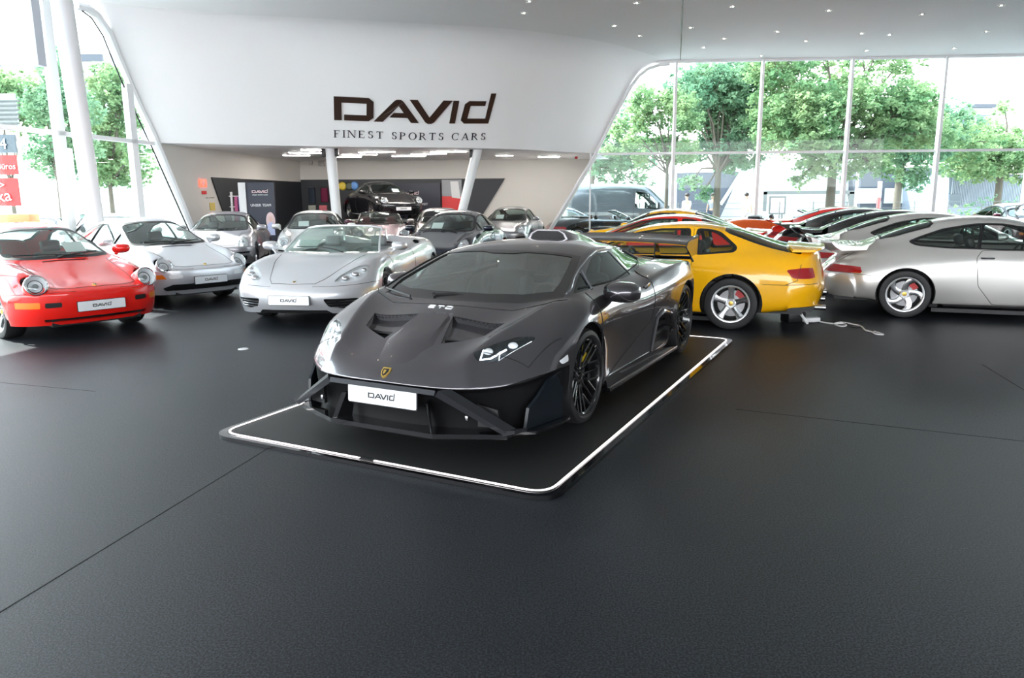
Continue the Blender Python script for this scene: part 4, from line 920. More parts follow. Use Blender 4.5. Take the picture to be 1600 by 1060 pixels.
    B.cut('bonnet', rounded([(.96, -1), (.93, .28), (.80, .36), (.3, .52), (-.10, .60), (-.26, .57), (-.18, -1)], .04), 'top', up, only=['body'])
    B.cut('door', rounded([(-.40, .24), (-.36, .62), (-.42, .845), (-1.45, .865), (-1.52, .70), (-1.46, .35), (-1.36, .22)], .05), 'side', lambda p, n: p.y > .6, only=['body'])
    B.cut('side_intake', rounded([(-1.62, .42), (-1.66, .58), (-1.86, .56), (-1.95, .40)], .04), 'side', lambda p, n: p.y > .6, only=['body'])
    B.cut('haunch_intake', rounded([(-1.80, .885), (-1.86, .93), (-2.02, .945), (-2.10, .92), (-1.98, .885)], .03), 'side', lambda p, n: p.y > .6, only=['body'])
    pt = panels(root, B, [('body', 'body_shell', P, 0, .018), ('bonnet', 'bonnet', P, 0, .02), ('door', 'door', P, 0, .02), ('grille', 'grille', M['black'], -.045, -.045), ('lower_lip', 'lower_lip', M['black'], -.03, -.03), ('headlight', 'headlight', M['lens'], .001, .02),
        ('side_intake', 'side_intake', M['black'], -.04, -.04), ('haunch_intake', 'haunch_intake', M['black'], -.04, -.04)])
    for i, o in enumerate(pt['headlight']):
        s = 1 if i == 0 else -1; link_mesh('lamp_bowl', B.part('headlight', M['refl'], -.035, -.03)[i], o)
        for (x, y, r) in ((.72, .60, .055), (.62, .70, .055), (.50, .775, .04)):
            h, n = B.cast(x, y, 'top'); MB().ico((h.x-.02*n.x, s*(h.y-.02*n.y), h.z-.02), r, (1, 1, .7), 2).obj('projector', M['chrome'], o)
    for s in (1, -1):
        for k in range(3):
            z = .275+.034*k; mb = MB(); pp = [B.cast(y, z, 'front')[0] for y in (.44, .55, .66, .77)]; mb.tube([(p.x-.02, s*p.y, p.z) for p in pp if p], .005, 4); mb.obj('grille_bar', M['alloy'], root)
    sm = B.seam([(.96, 0), (.93, .28), (.80, .36), (.3, .52), (-.10, .60)], 'top', .003); B.seam([(-.38, .26), (-.36, .62), (-.42, .845)], 'side', .0035, mb=sm); B.seam([(-1.45, .865), (-1.52, .70), (-1.46, .35)], 'side', .0035, mb=sm)
    B.seam([(1.2, .52), (.9, .53), (.60, .545), (.40, .55)], 'side', .003, mb=sm); sm.obj('panel_gap', M['seam'], root)
    windscreen(root, [(-.16, 0, .862), (-.18, .25, .862), (-.27, .48, .864), (-.42, .69, .87)], [(-.88, 0, 1.205), (-.89, .22, 1.203), (-.93, .42, 1.19), (-1.0, .56, 1.165)], frame=P, fr=.014)
    for s in (1, -1):
        mirror(root, (-.50, .95, .935), (.14, .22, .13), P, s, stalk=(.06, -.10, -.05))
        mb = MB(); mb.tube([(-1.62, s*.24, .95), (-1.62, s*.26, 1.10), (-1.62, s*.42, 1.115), (-1.62, s*.44, .97)], .018, 8); mb.obj('roll_hoop', M['alloy'], root)
    plate(root, (1.10, 0, .37), 0); crest(root, tuple(B.cast(.90, 0, 'top')[0]), (.3, 0, 1), .02)
    wiper(root, (-.12, .28, .872), (-.22, -.05, .93), (-.28, -.45, .93))
    interior(root, -1.05, .18, -.38, .82, .62, M['leatherg'], rear=False)
    SHEETS.append((root, (-.44, -.36, .965), -1.15, (.004, .34, .24)))
    mb = MB(); mb.box((-1.62, 0, .70), (.10, 1.2, .42), bevel=.04); mb.obj('cockpit_bulkhead', M['leatherg'], root)
    underbody(root, 2.6, .85, -3.2, .90, .325, .365)
    for x, y, wd, in ((0, .90, .22), (-2.6, .925, .27)):
        for s in (1, -1): add_wheel(root, x, y, ('five', .325, .235, wd, M['alloy'], M['black']), s)
    return B
# ---------------------------------------------------------------- front engined hatch coupe
def build_hatch(root, P, wheel=('cup', 'alloy'), roofm=None, simple=False):
    c = [
     [(.78,0,.20),(.77,.25,.20),(.74,.48,.20),(.68,.64,.20),(.58,.75,.20),(.50,.80,.20),(.45,.82,.20),(.42,.82,.20),(.41,.81,.20),(.41,.6,.17)],
     [(.86,0,.34),(.85,.25,.34),(.82,.48,.34),(.74,.66,.34),(.62,.78,.34),(.52,.82,.34),(.46,.84,.32),(.42,.84,.28),(.41,.82,.2),(.41,.6,.17)],
     [(.86,0,.50),(.85,.25,.50),(.82,.48,.50),(.74,.66,.50),(.62,.77,.50),(.52,.82,.49),(.46,.84,.46),(.42,.845,.34),(.41,.82,.2),(.41,.6,.17)],
     [(.78,0,.60),(.77,.25,.60),(.74,.46,.60),(.67,.62,.60),(.58,.73,.59),(.50,.80,.57),(.45,.835,.53),(.42,.845,.36),(.41,.82,.2),(.41,.6,.17)],
     [(.50,0,.69),(.50,.25,.69),(.48,.46,.69),(.45,.60,.71),(.42,.71,.71),(.40,.79,.67),(.38,.835,.58),(.38,.85,.38),(.38,.82,.2),(.38,.6,.17)],
     [(.1,0,.79),(.1,.25,.79),(.1,.46,.785),(.08,.61,.80),(.05,.71,.80),(.03,.80,.74),(.0,.85,.62),(.0,.86,.38),(.0,.82,.2),(.0,.6,.17)],
     [(-.30,0,.885),(-.31,.25,.883),(-.35,.48,.875),(-.42,.66,.875),(-.46,.74,.865),(-.46,.81,.78),(-.46,.83,.60),(-.46,.83,.36),(-.46,.81,.2),(-.46,.6,.17)],
     [(-.70,0,1.04),(-.71,.25,1.035),(-.74,.46,1.02),(-.80,.60,1.0),(-.82,.74,.875),(-.82,.81,.785),(-.82,.83,.60),(-.82,.83,.36),(-.82,.81,.2),(-.82,.6,.17)],
     [(-1.10,0,1.20),(-1.11,.25,1.195),(-1.14,.43,1.175),(-1.19,.55,1.14),(-1.2,.74,.885),(-1.2,.81,.79),(-1.2,.83,.6),(-1.2,.83,.36),(-1.2,.81,.2),(-1.2,.6,.17)],
     [(-1.50,0,1.262),(-1.50,.25,1.257),(-1.50,.43,1.235),(-1.53,.555,1.185),(-1.55,.735,.895),(-1.55,.81,.80),(-1.55,.83,.6),(-1.55,.83,.36),(-1.55,.81,.2),(-1.55,.6,.17)],
     [(-1.92,0,1.270),(-1.92,.25,1.265),(-1.92,.43,1.24),(-1.92,.555,1.19),(-1.92,.725,.905),(-1.92,.81,.815),(-1.92,.84,.62),(-1.92,.84,.37),(-1.92,.81,.2),(-1.92,.6,.17)],
     [(-2.22,0,1.230),(-2.22,.25,1.225),(-2.22,.43,1.20),(-2.22,.55,1.15),(-2.22,.71,.92),(-2.22,.818,.845),(-2.22,.865,.66),(-2.22,.868,.38),(-2.22,.82,.2),(-2.22,.6,.17)],
     [(-2.52,0,1.15),(-2.52,.25,1.145),(-2.52,.43,1.12),(-2.52,.545,1.06),(-2.52,.69,.93),(-2.52,.82,.855),(-2.52,.874,.68),(-2.52,.876,.38),(-2.52,.82,.2),(-2.52,.6,.17)],
     [(-2.8,0,1.04),(-2.8,.25,1.035),(-2.8,.42,1.02),(-2.8,.55,.985),(-2.8,.67,.935),(-2.8,.80,.86),(-2.8,.855,.68),(-2.8,.86,.40),(-2.8,.83,.22),(-2.8,.6,.2)],
     [(-3.1,0,.965),(-3.1,.25,.963),(-3.09,.42,.955),(-3.07,.56,.935),(-3.04,.67,.905),(-3.0,.77,.84),(-2.96,.835,.68),(-2.94,.845,.42),(-2.93,.82,.25),(-2.93,.6,.22)],
     [(-3.34,0,.945),(-3.33,.25,.945),(-3.30,.44,.935),(-3.26,.58,.91),(-3.19,.68,.86),(-3.12,.75,.79),(-3.04,.815,.66),(-3.0,.83,.44),(-2.98,.81,.26),(-2.98,.6,.22)],
     [(-3.38,0,.83),(-3.37,.25,.83),(-3.34,.44,.83),(-3.28,.60,.81),(-3.21,.70,.77),(-3.13,.765,.72),(-3.06,.815,.62),(-3.02,.83,.44),(-3.0,.81,.27),(-3.0,.6,.22)],
     [(-3.42,0,.64),(-3.41,.25,.64),(-3.38,.46,.64),(-3.32,.62,.63),(-3.24,.73,.62),(-3.15,.79,.59),(-3.08,.825,.53),(-3.04,.83,.42),(-3.01,.81,.28),(-3.01,.6,.22)],
     [(-3.46,0,.52),(-3.45,.25,.52),(-3.42,.46,.52),(-3.35,.63,.52),(-3.26,.74,.51),(-3.16,.80,.49),(-3.09,.825,.45),(-3.05,.825,.38),(-3.02,.80,.29),(-3.02,.6,.22)],
     [(-3.40,0,.30),(-3.39,.25,.30),(-3.36,.45,.30),(-3.29,.60,.30),(-3.20,.70,.30),(-3.13,.76,.30),(-3.08,.785,.30),(-3.05,.79,.29),(-3.03,.78,.28),(-3.03,.6,.22)],
    ]
    B = Body(c, [('col', 8, 5, 13, .5), ('col', 4, 7, 12, .4), ('row', 15, 0, 5, .55), ('row', 18, 0, 7, .2)], 3)
    ar = lambda p, n: p.y > .5 and abs(n.y) > .1
    B.cut('x', circ(0, .315, .36, 40), 'side', ar, delete=True); B.cut('x', circ(-2.4, .318, .365, 40), 'side', ar, delete=True)
    up = lambda p, n: n.z > .15
    sw = lambda p, n: p.y > .4 and n.y > .3
    wsf = lambda p, n: n.x > .22 and -1.3 < p.x < 0
    B.cut('windshield', rounded([(-1, .905), (.0, .905), (.35, .90), (.60, .90), (.59, .95), (.48, 1.15), (.38, 1.185), (.2, 1.205), (-1, 1.21)], .05)[4:], 'front', wsf)
    B.cut('window_seal', rounded([(-.54, .875), (-.86, 1.02), (-1.18, 1.145), (-1.50, 1.195), (-1.86, 1.20), (-1.90, .888)], .04), 'side', sw)
    B.cut('door_window', rounded([(-.60, .89), (-.88, 1.01), (-1.18, 1.128), (-1.50, 1.176), (-1.81, 1.182), (-1.86, .903)], .04), 'side', sw)
    B.cut('quarter_seal', rounded([(-1.925, 1.20), (-2.10, 1.190), (-2.22, 1.160), (-2.44, .985), (-2.41, .925), (-1.95, .885)], .05), 'side', sw)
    B.cut('quarter_window', rounded([(-1.965, 1.178), (-2.10, 1.168), (-2.19, 1.137), (-2.39, .985), (-2.36, .945), (-1.99, .908)], .05), 'side', sw)
    rw = lambda p, n: n.z > .2 and p.z > .9 and p.x < -1.8
    B.cut('hatch_seal', rounded([(-2.26, -1), (-2.26, .46), (-2.32, .50), (-2.6, .54), (-3.0, .60), (-3.15, .60), (-3.20, -1)], .02), 'top', rw)
    B.cut('hatch_glass', rounded([(-2.30, -1), (-2.30, .42), (-2.36, .455), (-2.6, .49), (-2.98, .545), (-3.06, .53), (-3.10, -1)], .03), 'top', rw)
    B.cut('tail_light', rounded([(.60, .645), (.60, .755), (.73, .76), (.80, .74), (.80, .64), (.70, .635)], .02), 'front', lambda p, n: p.x < -3.0 and n.x < -.05)
    B.cut('door', rounded([(-.50, .22), (-.54, .5), (-.52, .87), (-1.90, .885), (-1.92, .80), (-1.90, .50), (-1.82, .40), (-1.78, .22)], .04), 'side', lambda p, n: p.y > .6, only=['body'])
    B.cut('rear_bumper', [(-2.55, .1), (-3.7, .1), (-3.7, .565), (-2.98, .565), (-2.6, .575)], 'side', lambda p, n: p.x < -2.65 and p.z < .62, only=['body'])
    if roofm: B.cut('roof_panel', rounded([(-1.20, -1), (-1.22, .40), (-2.1, .40), (-2.15, -1)], .05), 'top', lambda p, n: n.z > .5 and p.z > 1.1, only=['body'])
    tb = [('body', 'body_shell', P, 0, .018), ('door', 'door', P, 0, .02), ('rear_bumper', 'rear_bumper', P, 0, .02), ('windshield', 'windshield', M['glass'], -.003, .0), ('window_seal', 'window_seal', M['trimk'], .001, .01), ('door_window', 'door_window', M['glass'], -.006, 0),
        ('quarter_seal', 'quarter_seal', M['trimk'], .001, .01), ('quarter_window', 'quarter_window', M['glass'], -.006, 0), ('hatch_seal', 'hatch_seal', M['gloss'], .002, .012), ('hatch_glass', 'hatch_glass', M['glassd'], .0, 0), ('tail_light', 'tail_light', M['redlens'], .002, .02)]
    if roofm: tb.append(('roof_panel', 'sunroof', roofm, .002, .01))
    panels(root, B, tb)
    sm = B.seam([(-3.35, .575), (-2.99, .565), (-2.75, .57)], 'side', .0035); B.seam(rounded([(-.50, .22), (-.54, .5), (-.52, .87)], .04), 'side', .0035, mb=sm)
    B.seam([(-1.90, 1.19), (-1.91, .90), (-1.92, .80), (-1.90, .50), (-1.82, .40), (-1.78, .22)], 'side', .0035, mb=sm); B.seam([(-3.0, .565), (-3.13, .62), (-3.16, .80)], 'side', .0035, mb=sm); B.seam(circ(-1.86, .62, .085, 16), 'side', .003, closed=True, mb=sm) if False else None
    sm.obj('panel_gap', M['seam'], root)
    mb = MB(); n = 11; rows = []
    for i in range(n):
        u = -1+2*i/(n-1); y = .63*u; e = abs(u)**4; rows.append([mb.bm.verts.new((a, y, b)) for a, b in [(-2.98-.08*e, 1.02-.055*e), (-3.2, 1.0-.035*e), (-3.40+.10*e, .995-.03*e), (-3.41+.10*e, .975-.03*e), (-3.22, .955-.02*e), (-3.0-.05*e, .985-.05*e)]])
    for a, b in zip(rows, rows[1:]):
        for j in range(6): mb.bm.faces.new((a[j], a[(j+1) % 6], b[(j+1) % 6], b[j]))
    mb.bm.faces.new(rows[0]); mb.bm.faces.new(rows[-1][::-1]); mb.obj('tail_spoiler', P, root, 40)
    if not simple:
        for s in (1, -1):
            mirror(root, (-.68, .90, .95), (.15, .2, .13), P, s, stalk=(0, -.06, -.02)); mb = MB(); mb.tube([(-3.25, s*.42, .27), (-3.46, s*.42, .27)], .035, 12); mb.obj('exhaust_tip', M['alloy'], root)
        plate(root, (.885, 0, .42))
        mb = MB(); mb.prism([(-3.0, .27), (-3.34, .30), (-3.30, .24), (-3.0, .22)], -.62, .62, 'y'); mb.obj('rear_valance', M['black'], root)
    interior(root, -1.55, .20, -.72, .86, .64, M['leather'])
    underbody(root, 2.4, .72, -3.2, .83, .318, .36)
    for x, y, wd, in ((0, .825, .225), (-2.4, .845, .245)):
        for s in (1, -1): add_wheel(root, x, y, (wheel[0], .318, .222, wd, M[wheel[1]], M['redcal']), s)
    return B
# ---------------------------------------------------------------- materials of the place
def carpet():
    m = D.materials.new('charcoal_carpet'); m.use_nodes = True; n = m.node_tree.nodes; L = m.node_tree.links; b = n['Principled BSDF']
    tx = n.new('ShaderNodeTexCoord'); nz = n.new('ShaderNodeTexNoise'); nz.inputs['Scale'].default_value = 115; nz.inputs['Detail'].default_value = 3; nz.inputs['Roughness'].default_value = .8
    n2 = n.new('ShaderNodeTexNoise'); n2.inputs['Scale'].default_value = .9; n2.inputs['Detail'].default_value = 5
    L.new(tx.outputs['Object'], nz.inputs['Vector']); L.new(tx.outputs['Object'], n2.inputs['Vector'])
    r = n.new('ShaderNodeValToRGB'); r.color_ramp.elements[0].position = .46; r.color_ramp.elements[0].color = (.0015, .002, .003, 1); r.color_ramp.elements[1].position = .57; r.color_ramp.elements[1].color = (.036, .044, .055, 1)
    L.new(nz.outputs[0], r.inputs[0]); mx = n.new('ShaderNodeMix'); mx.data_type = 'RGBA'; mx.blend_type = 'MULTIPLY'; mx.inputs[0].default_value = 1
    r2 = n.new('ShaderNodeMapRange'); r2.inputs[1].default_value = .3; r2.inputs[2].default_value = .7; r2.inputs[3].default_value = .80; r2.inputs[4].default_value = 1.12
    L.new(n2.outputs[0], r2.inputs[0]); L.new(r.outputs[0], mx.inputs[6]); L.new(r2.outputs[0], mx.inputs[7]); L.new(mx.outputs[2], b.inputs['Base Color'])
    b.inputs['Roughness'].default_value = .48; b.inputs['Specular IOR Level'].default_value = .33; b.inputs['Sheen Weight'].default_value = .0; b.inputs['Sheen Roughness'].default_value = .5
    bp = n.new('ShaderNodeBump'); bp.inputs['Strength'].default_value = .35; bp.inputs['Distance'].default_value = .003; L.new(nz.outputs[0], bp.inputs['Height']); L.new(bp.outputs[0], b.inputs['Normal'])
    return m
M['carpet'] = carpet()
M['mat'] = mat('display_mat', (.012, .0125, .013), .5, bump=(300, .3))
M['wall'] = mat('white_plaster', (.88, .885, .89), .5, noise=(1.2, .012))
M['ceil'] = mat('white_ceiling', (.82, .83, .83), .7, noise=(.8, .02))
M['warmwall'] = mat('warm_grey_wall', (.66, .64, .60), .7)
M['frame'] = mat('white_frame', (.82, .83, .84), .35)
M['steel'] = mat('painted_steel_white', (.80, .81, .82), .4)
M['pane'] = glass_mat('window_pane', (.93, .97, .96), .025, .4)
M['led'] = mat('led_strip', (.8, .78, .78), .5, emit=.55, ecol=(1, .90, .90))
M['tube'] = mat('strip_light', (1, 1, 1), .5, emit=30, ecol=(1, .93, .86))
M['spot'] = mat('downlight_glow', (1, 1, 1), .5, emit=80, ecol=(1, .86, .68))
M['slate'] = mat('slatwall_dark', (.018, .021, .027), .5)
M['brown'] = mat('dark_brown_letters', (.035, .016, .010), .4)
M['ink'] = mat('dark_letters', (.02, .022, .03), .5)
M['white'] = mat('white_matt', (.8, .8, .8), .6)
M['signred'] = mat('sign_red', (.75, .03, .03), .45)
M['navy'] = mat('navy_board', (.012, .016, .035), .45)
M['pink'] = mat('pale_pink_print', (.75, .55, .55), .6)
def struct(o): o['kind'] = 'structure'; return o
# ---------------------------------------------------------------- survey of the hall
ZT, ZC, ZS = 2.97, 5.86, 3.0
pA = at_y(1060, 240, 25.0); GR = Vector((5.6, 25.0, 0)); gdir = Vector((11.2, -.7, 0)).normalized(); gn = Vector((-gdir.y, gdir.x, 0))      # right glazing plane
la, lb = on_z(0, 198, ZT), on_z(235, 224, ZT); ldir = (lb-la); ldir.z = 0; ldir.normalize(); ln = Vector((-ldir.y, ldir.x, 0)); LP = Vector((la.x, la.y, 0))
def onG(u, v): return on_plane(u, v, GR, gn)
def onL(u, v): return on_plane(u, v, LP, ln)
# floor
fl = struct(MB().box((8, 6.5, -.05), (42, 42, .10)).obj('floor', M['carpet']))
gr = struct(MB().box((0, 60, -.16), (260, 260, .1)).obj('ground', mat('pale_paving', (.30, .30, .29), .8, noise=(.5, .12))))
# shell: overhanging white wall swept between the ceiling curve and the soffit curve
def smooth(pts, n):
    out = []; N = len(pts)
    for i in range(N-1):
        p0, p1, p2, p3 = pts[max(i-1, 0)], pts[i], pts[i+1], pts[min(i+2, N-1)]
        for k in range(n):
            t = k/n; out.append(.5*((2*p1)+(-p0+p2)*t+(2*p0-5*p1+4*p2-p3)*t*t+(-p0+3*p1-3*p2+p3)*t**3))
    out.append(pts[-1]); return out
eR = [(1046, 101), (1030, 102), (1012, 108), (998, 119), (985, 137), (957, 187), (931, 240)]       # edge of the shell against the right glazing
eL = [(118, 8), (136, 12), (152, 24), (170, 52), (186, 92), (215, 160), (247, 228)]                 # edge against the left glazing
ER = [onG(*q) for q in eR]; EL = [onL(*q) for q in eL]
topc = [EL[0], on_z(330, 20, ZC), on_z(600, 34, ZC), on_z(800, 46, ZC), on_z(945, 66, ZC), ER[0]]
botc = [EL[-1], on_z(510, 229, ZS), on_z(660, 230.5, ZS), on_z(800, 233, ZS), on_z(870, 237, ZS), ER[-1]]
topc[0] = Vector((topc[0].x, topc[0].y, ZC)); topc[-1] = Vector((topc[-1].x, topc[-1].y, ZC)); 
botc[0] = Vector((botc[0].x, botc[0].y, ZS)); botc[-1] = Vector((botc[-1].x, botc[-1].y, ZS))
nU, nV = 6, 14
T = smooth(topc, nU); Bt = smooth(botc, nU); U = len(T)
def prof(f, u):                      # fraction down the wall -> (blend between top and bottom curve, height fraction); rounded at the top
    a = max(0., 1-f/.34); return f, a
bm = bmesh.new(); grid = []
def edge_at(E, f):
    L_ = [0.]
    for a, b in zip(E, E[1:]): L_.append(L_[-1]+(b-a).length)
    s_ = f*L_[-1]
    for i in range(len(E)-1):
        if s_ <= L_[i+1]+1e-9: t = (s_-L_[i])/(L_[i+1]-L_[i]); return E[i].lerp(E[i+1], t)
    return E[-1]
def shell(i, j):
    u = i/(U-1); f = j/nV
    eL_, eR_ = edge_at(EL, f), edge_at(ER, f)
    # shape in the section: blend of the two measured edge profiles laid between the top and bottom curve
    def rel(E, p): 
        d = E[-1]-E[0]; h = (p.z-E[0].z)/(E[-1].z-E[0].z); base = Vector((d.x, d.y, 0)); w = (Vector((p.x-E[0].x, p.y-E[0].y, 0)).dot(base))/base.length_squared; return w, h
    wL, hL = rel(EL, eL_); wR, hR = rel(ER, eR_); w = wL*(1-u)+wR*u; h = hL*(1-u)+hR*u
    p = T[i].lerp(Bt[i], w); p.z = ZC+(ZS-ZC)*h
    if i == 0: p = Vector((eL_.x, eL_.y, p.z))
    if i == U-1: p = Vector((eR_.x, eR_.y, p.z))
    return p
G_ = [[shell(i, j) for j in range(nV+1)] for i in range(U)]
V = [[bm.verts.new(p) for p in r] for r in G_]
for i in range(U-1):
    for j in range(nV): bm.faces.new((V[i][j], V[i][j+1], V[i+1][j+1], V[i+1][j]))
# soffit turning back into the rear room
BW = 29.0
back = [bm.verts.new((p.x*BW/p.y if False else p.x+(p.y*.04), BW+.3, ZS)) for p in [Bt[i] for i in range(U)]]
for i in range(U-1): bm.faces.new((V[i][nV], back[i], back[i+1], V[i+1][nV]))
struct(link_mesh('wall_overhang', to_mesh(bm, 'wall_overhang', M['wall'], angle=50)))
# ceiling sheet in front of the shell, with thickness
def flat(name, pts, z0, z1, m, parent=None):
    mb = MB(); mb.prism([(p[0], p[1]) for p in pts], z0, z1, 'z'); o = mb.obj(name, m, parent, 20); return o
cpts = [(p.x, p.y) for p in T] + [((GR+gdir*24).x, (GR+gdir*24).y+.3), ((GR+gdir*24).x+5, (GR+gdir*24).y-.5), (29, -12), ((LP-ldir*28).x, (LP-ldir*28).y)]
struct(flat('ceiling', cpts, ZC, ZC+.25, M['ceil']))
struct(flat('ceiling_beyond', [(-11.5, 16), (-11.5, 30), (30, 30), (30, 24.5)], ZC+.26, ZC+.4, M['ceil'])) if False else None
# side pieces that carry the shell's slanted edges down to the ground (right and left)
def fin(name, pts, n, t, m):
    bm = bmesh.new(); A = [bm.verts.new(p) for p in pts]; Bv = [bm.verts.new(Vector(p)+n*t) for p in pts]
    k = len(pts)
    for tri in tessellate_polygon([[Vector(p) for p in pts]]): bm.faces.new([A[i] for i in tri]); bm.faces.new([Bv[i] for i in tri][::-1])
    for i in range(k): bm.faces.new((A[i], A[(i+1) % k], Bv[(i+1) % k], Bv[i]))
    return struct(link_mesh(name, to_mesh(bm, name, m, smooth=False)))
# rear room
wl0 = Vector((EL[-1].x-.05, EL[-1].y, 0)); zz = .02
cl = Vector((on_plane(470, 285, (0, BW, 0), (0, 1, 0)).x, BW, 0)); cr_ = Vector((4.2, BW, 0))
struct(MB().hexa([(cl.x-.3, BW, 0), (onG(845, 388).x+.45, BW, 0), (onG(845, 388).x+.45, BW+.2, 0), (cl.x-.3, BW+.2, 0), (cl.x-.3, BW, ZS), (ER[-1].x+.45, BW, ZS), (ER[-1].x+.45, BW+.2, ZS), (cl.x-.3, BW+.2, ZS)]).obj('wall_back_room', M['warmwall']))
fl_ = [on_plane(x, y, (0, 0, 0), (1, 0, 0)) for x, y in ()]
footL = onL(318, 392); footL.z = 0; topL = EL[-1]
def leftwall(p, z): return Vector((p.x, p.y, z))
mb = MB(); o2 = Vector((-.2, 0, 0))
_sl = (cl.x-topL.x)/(BW+.1-topL.y); a0, a1 = Vector((topL.x+_sl*(footL.y-topL.y), footL.y+.0, 0)), Vector((topL.x, topL.y, ZS))
b0, b1 = Vector((cl.x, BW+.1, 0)), Vector((cl.x, BW+.1, ZS))
mb.hexa([a0, b0, b0+o2, a0+o2, a1, b1, b1+o2, a1+o2]); struct(mb.obj('wall_left_room', M['warmwall']))
footR = onG(845, 388)
a0, a1 = Vector((footR.x, footR.y, 0)), Vector((ER[-1].x, ER[-1].y, ZS)); b0, b1 = Vector((footR.x+.25, BW+.1, 0)), Vector((ER[-1].x+.30, BW+.1, ZS)); o2 = Vector((.10, 0, 0))
struct(MB().hexa([a0, a0+o2, b0+o2, b0, a1, a1+o2, b1+o2, b1]).obj('wall_right_room', M['wall']))
# dark merchandise wall
panz = 2.30
pl_ = Vector((on_plane(330, 277, (0, 22.6, 0), (0, 1, 0)).x, 22.6, 0))
c0 = on_plane(470, 281, (0, BW-.08, 0), (0, 1, 0)); c1 = on_plane(789, 279, (0, BW-.08, 0), (0, 1, 0)); c1b = on_plane(735, 375, (0, BW-.08, 0), (0, 1, 0))
mb = MB()
mb.hexa([(c0.x, BW-.10, .02), (c1.x-1.45, BW-.10, .02), (c1.x-1.45, BW-.02, .02), (c0.x, BW-.02, .02), (c0.x, BW-.10, panz), (c1.x, BW-.10, panz), (c1.x, BW-.02, panz), (c0.x, BW-.02, panz)])
for k in range(13): mb.box(((c0.x+c1.x)/2-.7, BW-.105, .2+.16*k), (c1.x-c0.x-1.7, .012, .012))
struct(mb.obj('trim_50', M['slate']))
q0 = on_plane(331, 277, a := Vector((footL.x+.55, footL.y, 0)), Vector((BW-footL.y, -(cl.x-footL.x-.5), 0)).normalized())
mb = MB()
_w0 = Vector((topL.x+_sl*(footL.y-topL.y), footL.y, 0)); _w1 = Vector((topL.x, topL.y, ZS)); _wb = Vector((cl.x, BW+.1, ZS))
_wn = (_w1-_w0).cross(_wb-_w1).normalized(); _wn = _wn if _wn.x > 0 else -_wn
def onW(u, v, off=0.): return on_plane(u, v, _w0+_wn*off, _wn)
A, Bq, Cq = onW(331, 277, .04), onW(349, 330, .04), onW(470, 281, .04)
dn = (Bq-A).normalized(); Bq = A+dn*((.02-A.z)/dn.z); k1 = Vector((_wb.x, _wb.y-.15, 0)); t_ = (_wb-_w1).normalized(); L1 = (k1.y-A.y)/t_.y; Cq = A+t_*L1; Dq = Bq+t_*((k1.y-Bq.y)/t_.y); 
mb.hexa([Bq, Dq, Dq-_wn*.035, Bq-_wn*.035, A, Cq, Cq-_wn*.035, A-_wn*.035])
struct(mb.obj('trim_51', M['slate']))
# strip lights under the soffit
for i, (u0, v0, u1, v1) in enumerate([(470, 234, 526, 233.5), (450, 238, 505, 238.4), (441, 242, 485, 242.5), (560, 237.5, 618, 236.8), (534, 241.2, 590, 241), (526, 244.5, 565, 244.6), (672, 237, 730, 236.0), (642, 240.8, 698, 239.3), (612, 243.8, 666, 243.2), (775, 243, 802, 242.6), (840, 244.5, 875, 244.2)]):
    A, Bq = on_z(u0, v0, ZS-.01), on_z(u1, v1, ZS-.01)
    if A.y > BW-.1 or A.y < 0: A.y = min(A.y, BW-.3) if A.y > 0 else BW-.3
    if Bq.y > BW-.1: Bq.y = BW-.3
    mb = MB(); d = (Bq-A); d.z = 0; c = (A+Bq)/2; L_ = min(d.length, 2.6); rz = math.atan2(d.y, d.x)
    e = empty('strip_light', (c.x, c.y, ZS), rz); lum = mat if False else None
    MB().box((0, 0, -.012), (L_, .09, .03), bevel=.004).obj('lamp_housing', M['white'], e); MB().box((0, 0, -.030), (L_-.04, .06, .012)).obj('diffuser', M['tube'], e)
    tag(e, 'linear recessed strip light in the low ceiling of the back room', 'ceiling light', 'strip lights in the low ceiling of the back room')
# downlights in the high ceiling
dl = [(819, 20), (995, 4), (960, 40), (999, 56), (1079, 43), (1145, 10), (1131, 60), (1100, 74), (1189, 87), (1214, 49), (1259, 64), (1295, 16), (1346, 52), (1390, 54), (1354, 79), (1441, 22), (1541, 49), (1491, 75), (1565, 8), (827, 2)]
me_r = MB().lathe([(.065, 0), (.085, 0), (.085, -.010), (.075, -.014), (.065, -.010)], 20, 'z', close=True).mesh('ring', M['white'])
me_c = MB().lathe([(0, -.001), (.065, -.001), (.065, -.005), (0, -.005)], 16, 'z').mesh('recess', M['lampdark'])
me_b = MB().lathe([(0, -.008), (.014, -.008), (.014, -.004), (0, -.004)], 12, 'z').mesh('bulb', M['spot'])
def downlight(p):
    e = empty('downlight', (p.x, p.y, ZC)); link_mesh('ring', me_r, e); link_mesh('recess', me_c, e); link_mesh('bulb', me_b, e)
    tag(e, 'small round downlight recessed in the high white ceiling', 'downlight', 'round downlights in the high ceiling'); return e
for u, v in dl: downlight(on_z(u, v, ZC))
for x, y in ((-4, 8), (-2, 5), (1, 9), (3.5, 6), (0, 2), (-5.5, 12), (5.5, 4), (-1, 12)): downlight(Vector((x, y, ZC)))  # out of view overhead, added for reflections on the bonnets and extra light
# ceiling joint
j0, j1 = on_z(1063, 97, ZC-.004), on_z(1067, 0, ZC-.004); j2 = j1+(j1-j0).normalized()*6
MB2 = MB(); d = (j2-j0); MB2.box((j0+j2)/2, (d.length, .02, .006), rot=Matrix.Rotation(math.atan2(d.y, d.x), 3, 'Z')); struct(MB2.obj('trim_1', M['lampdark']))
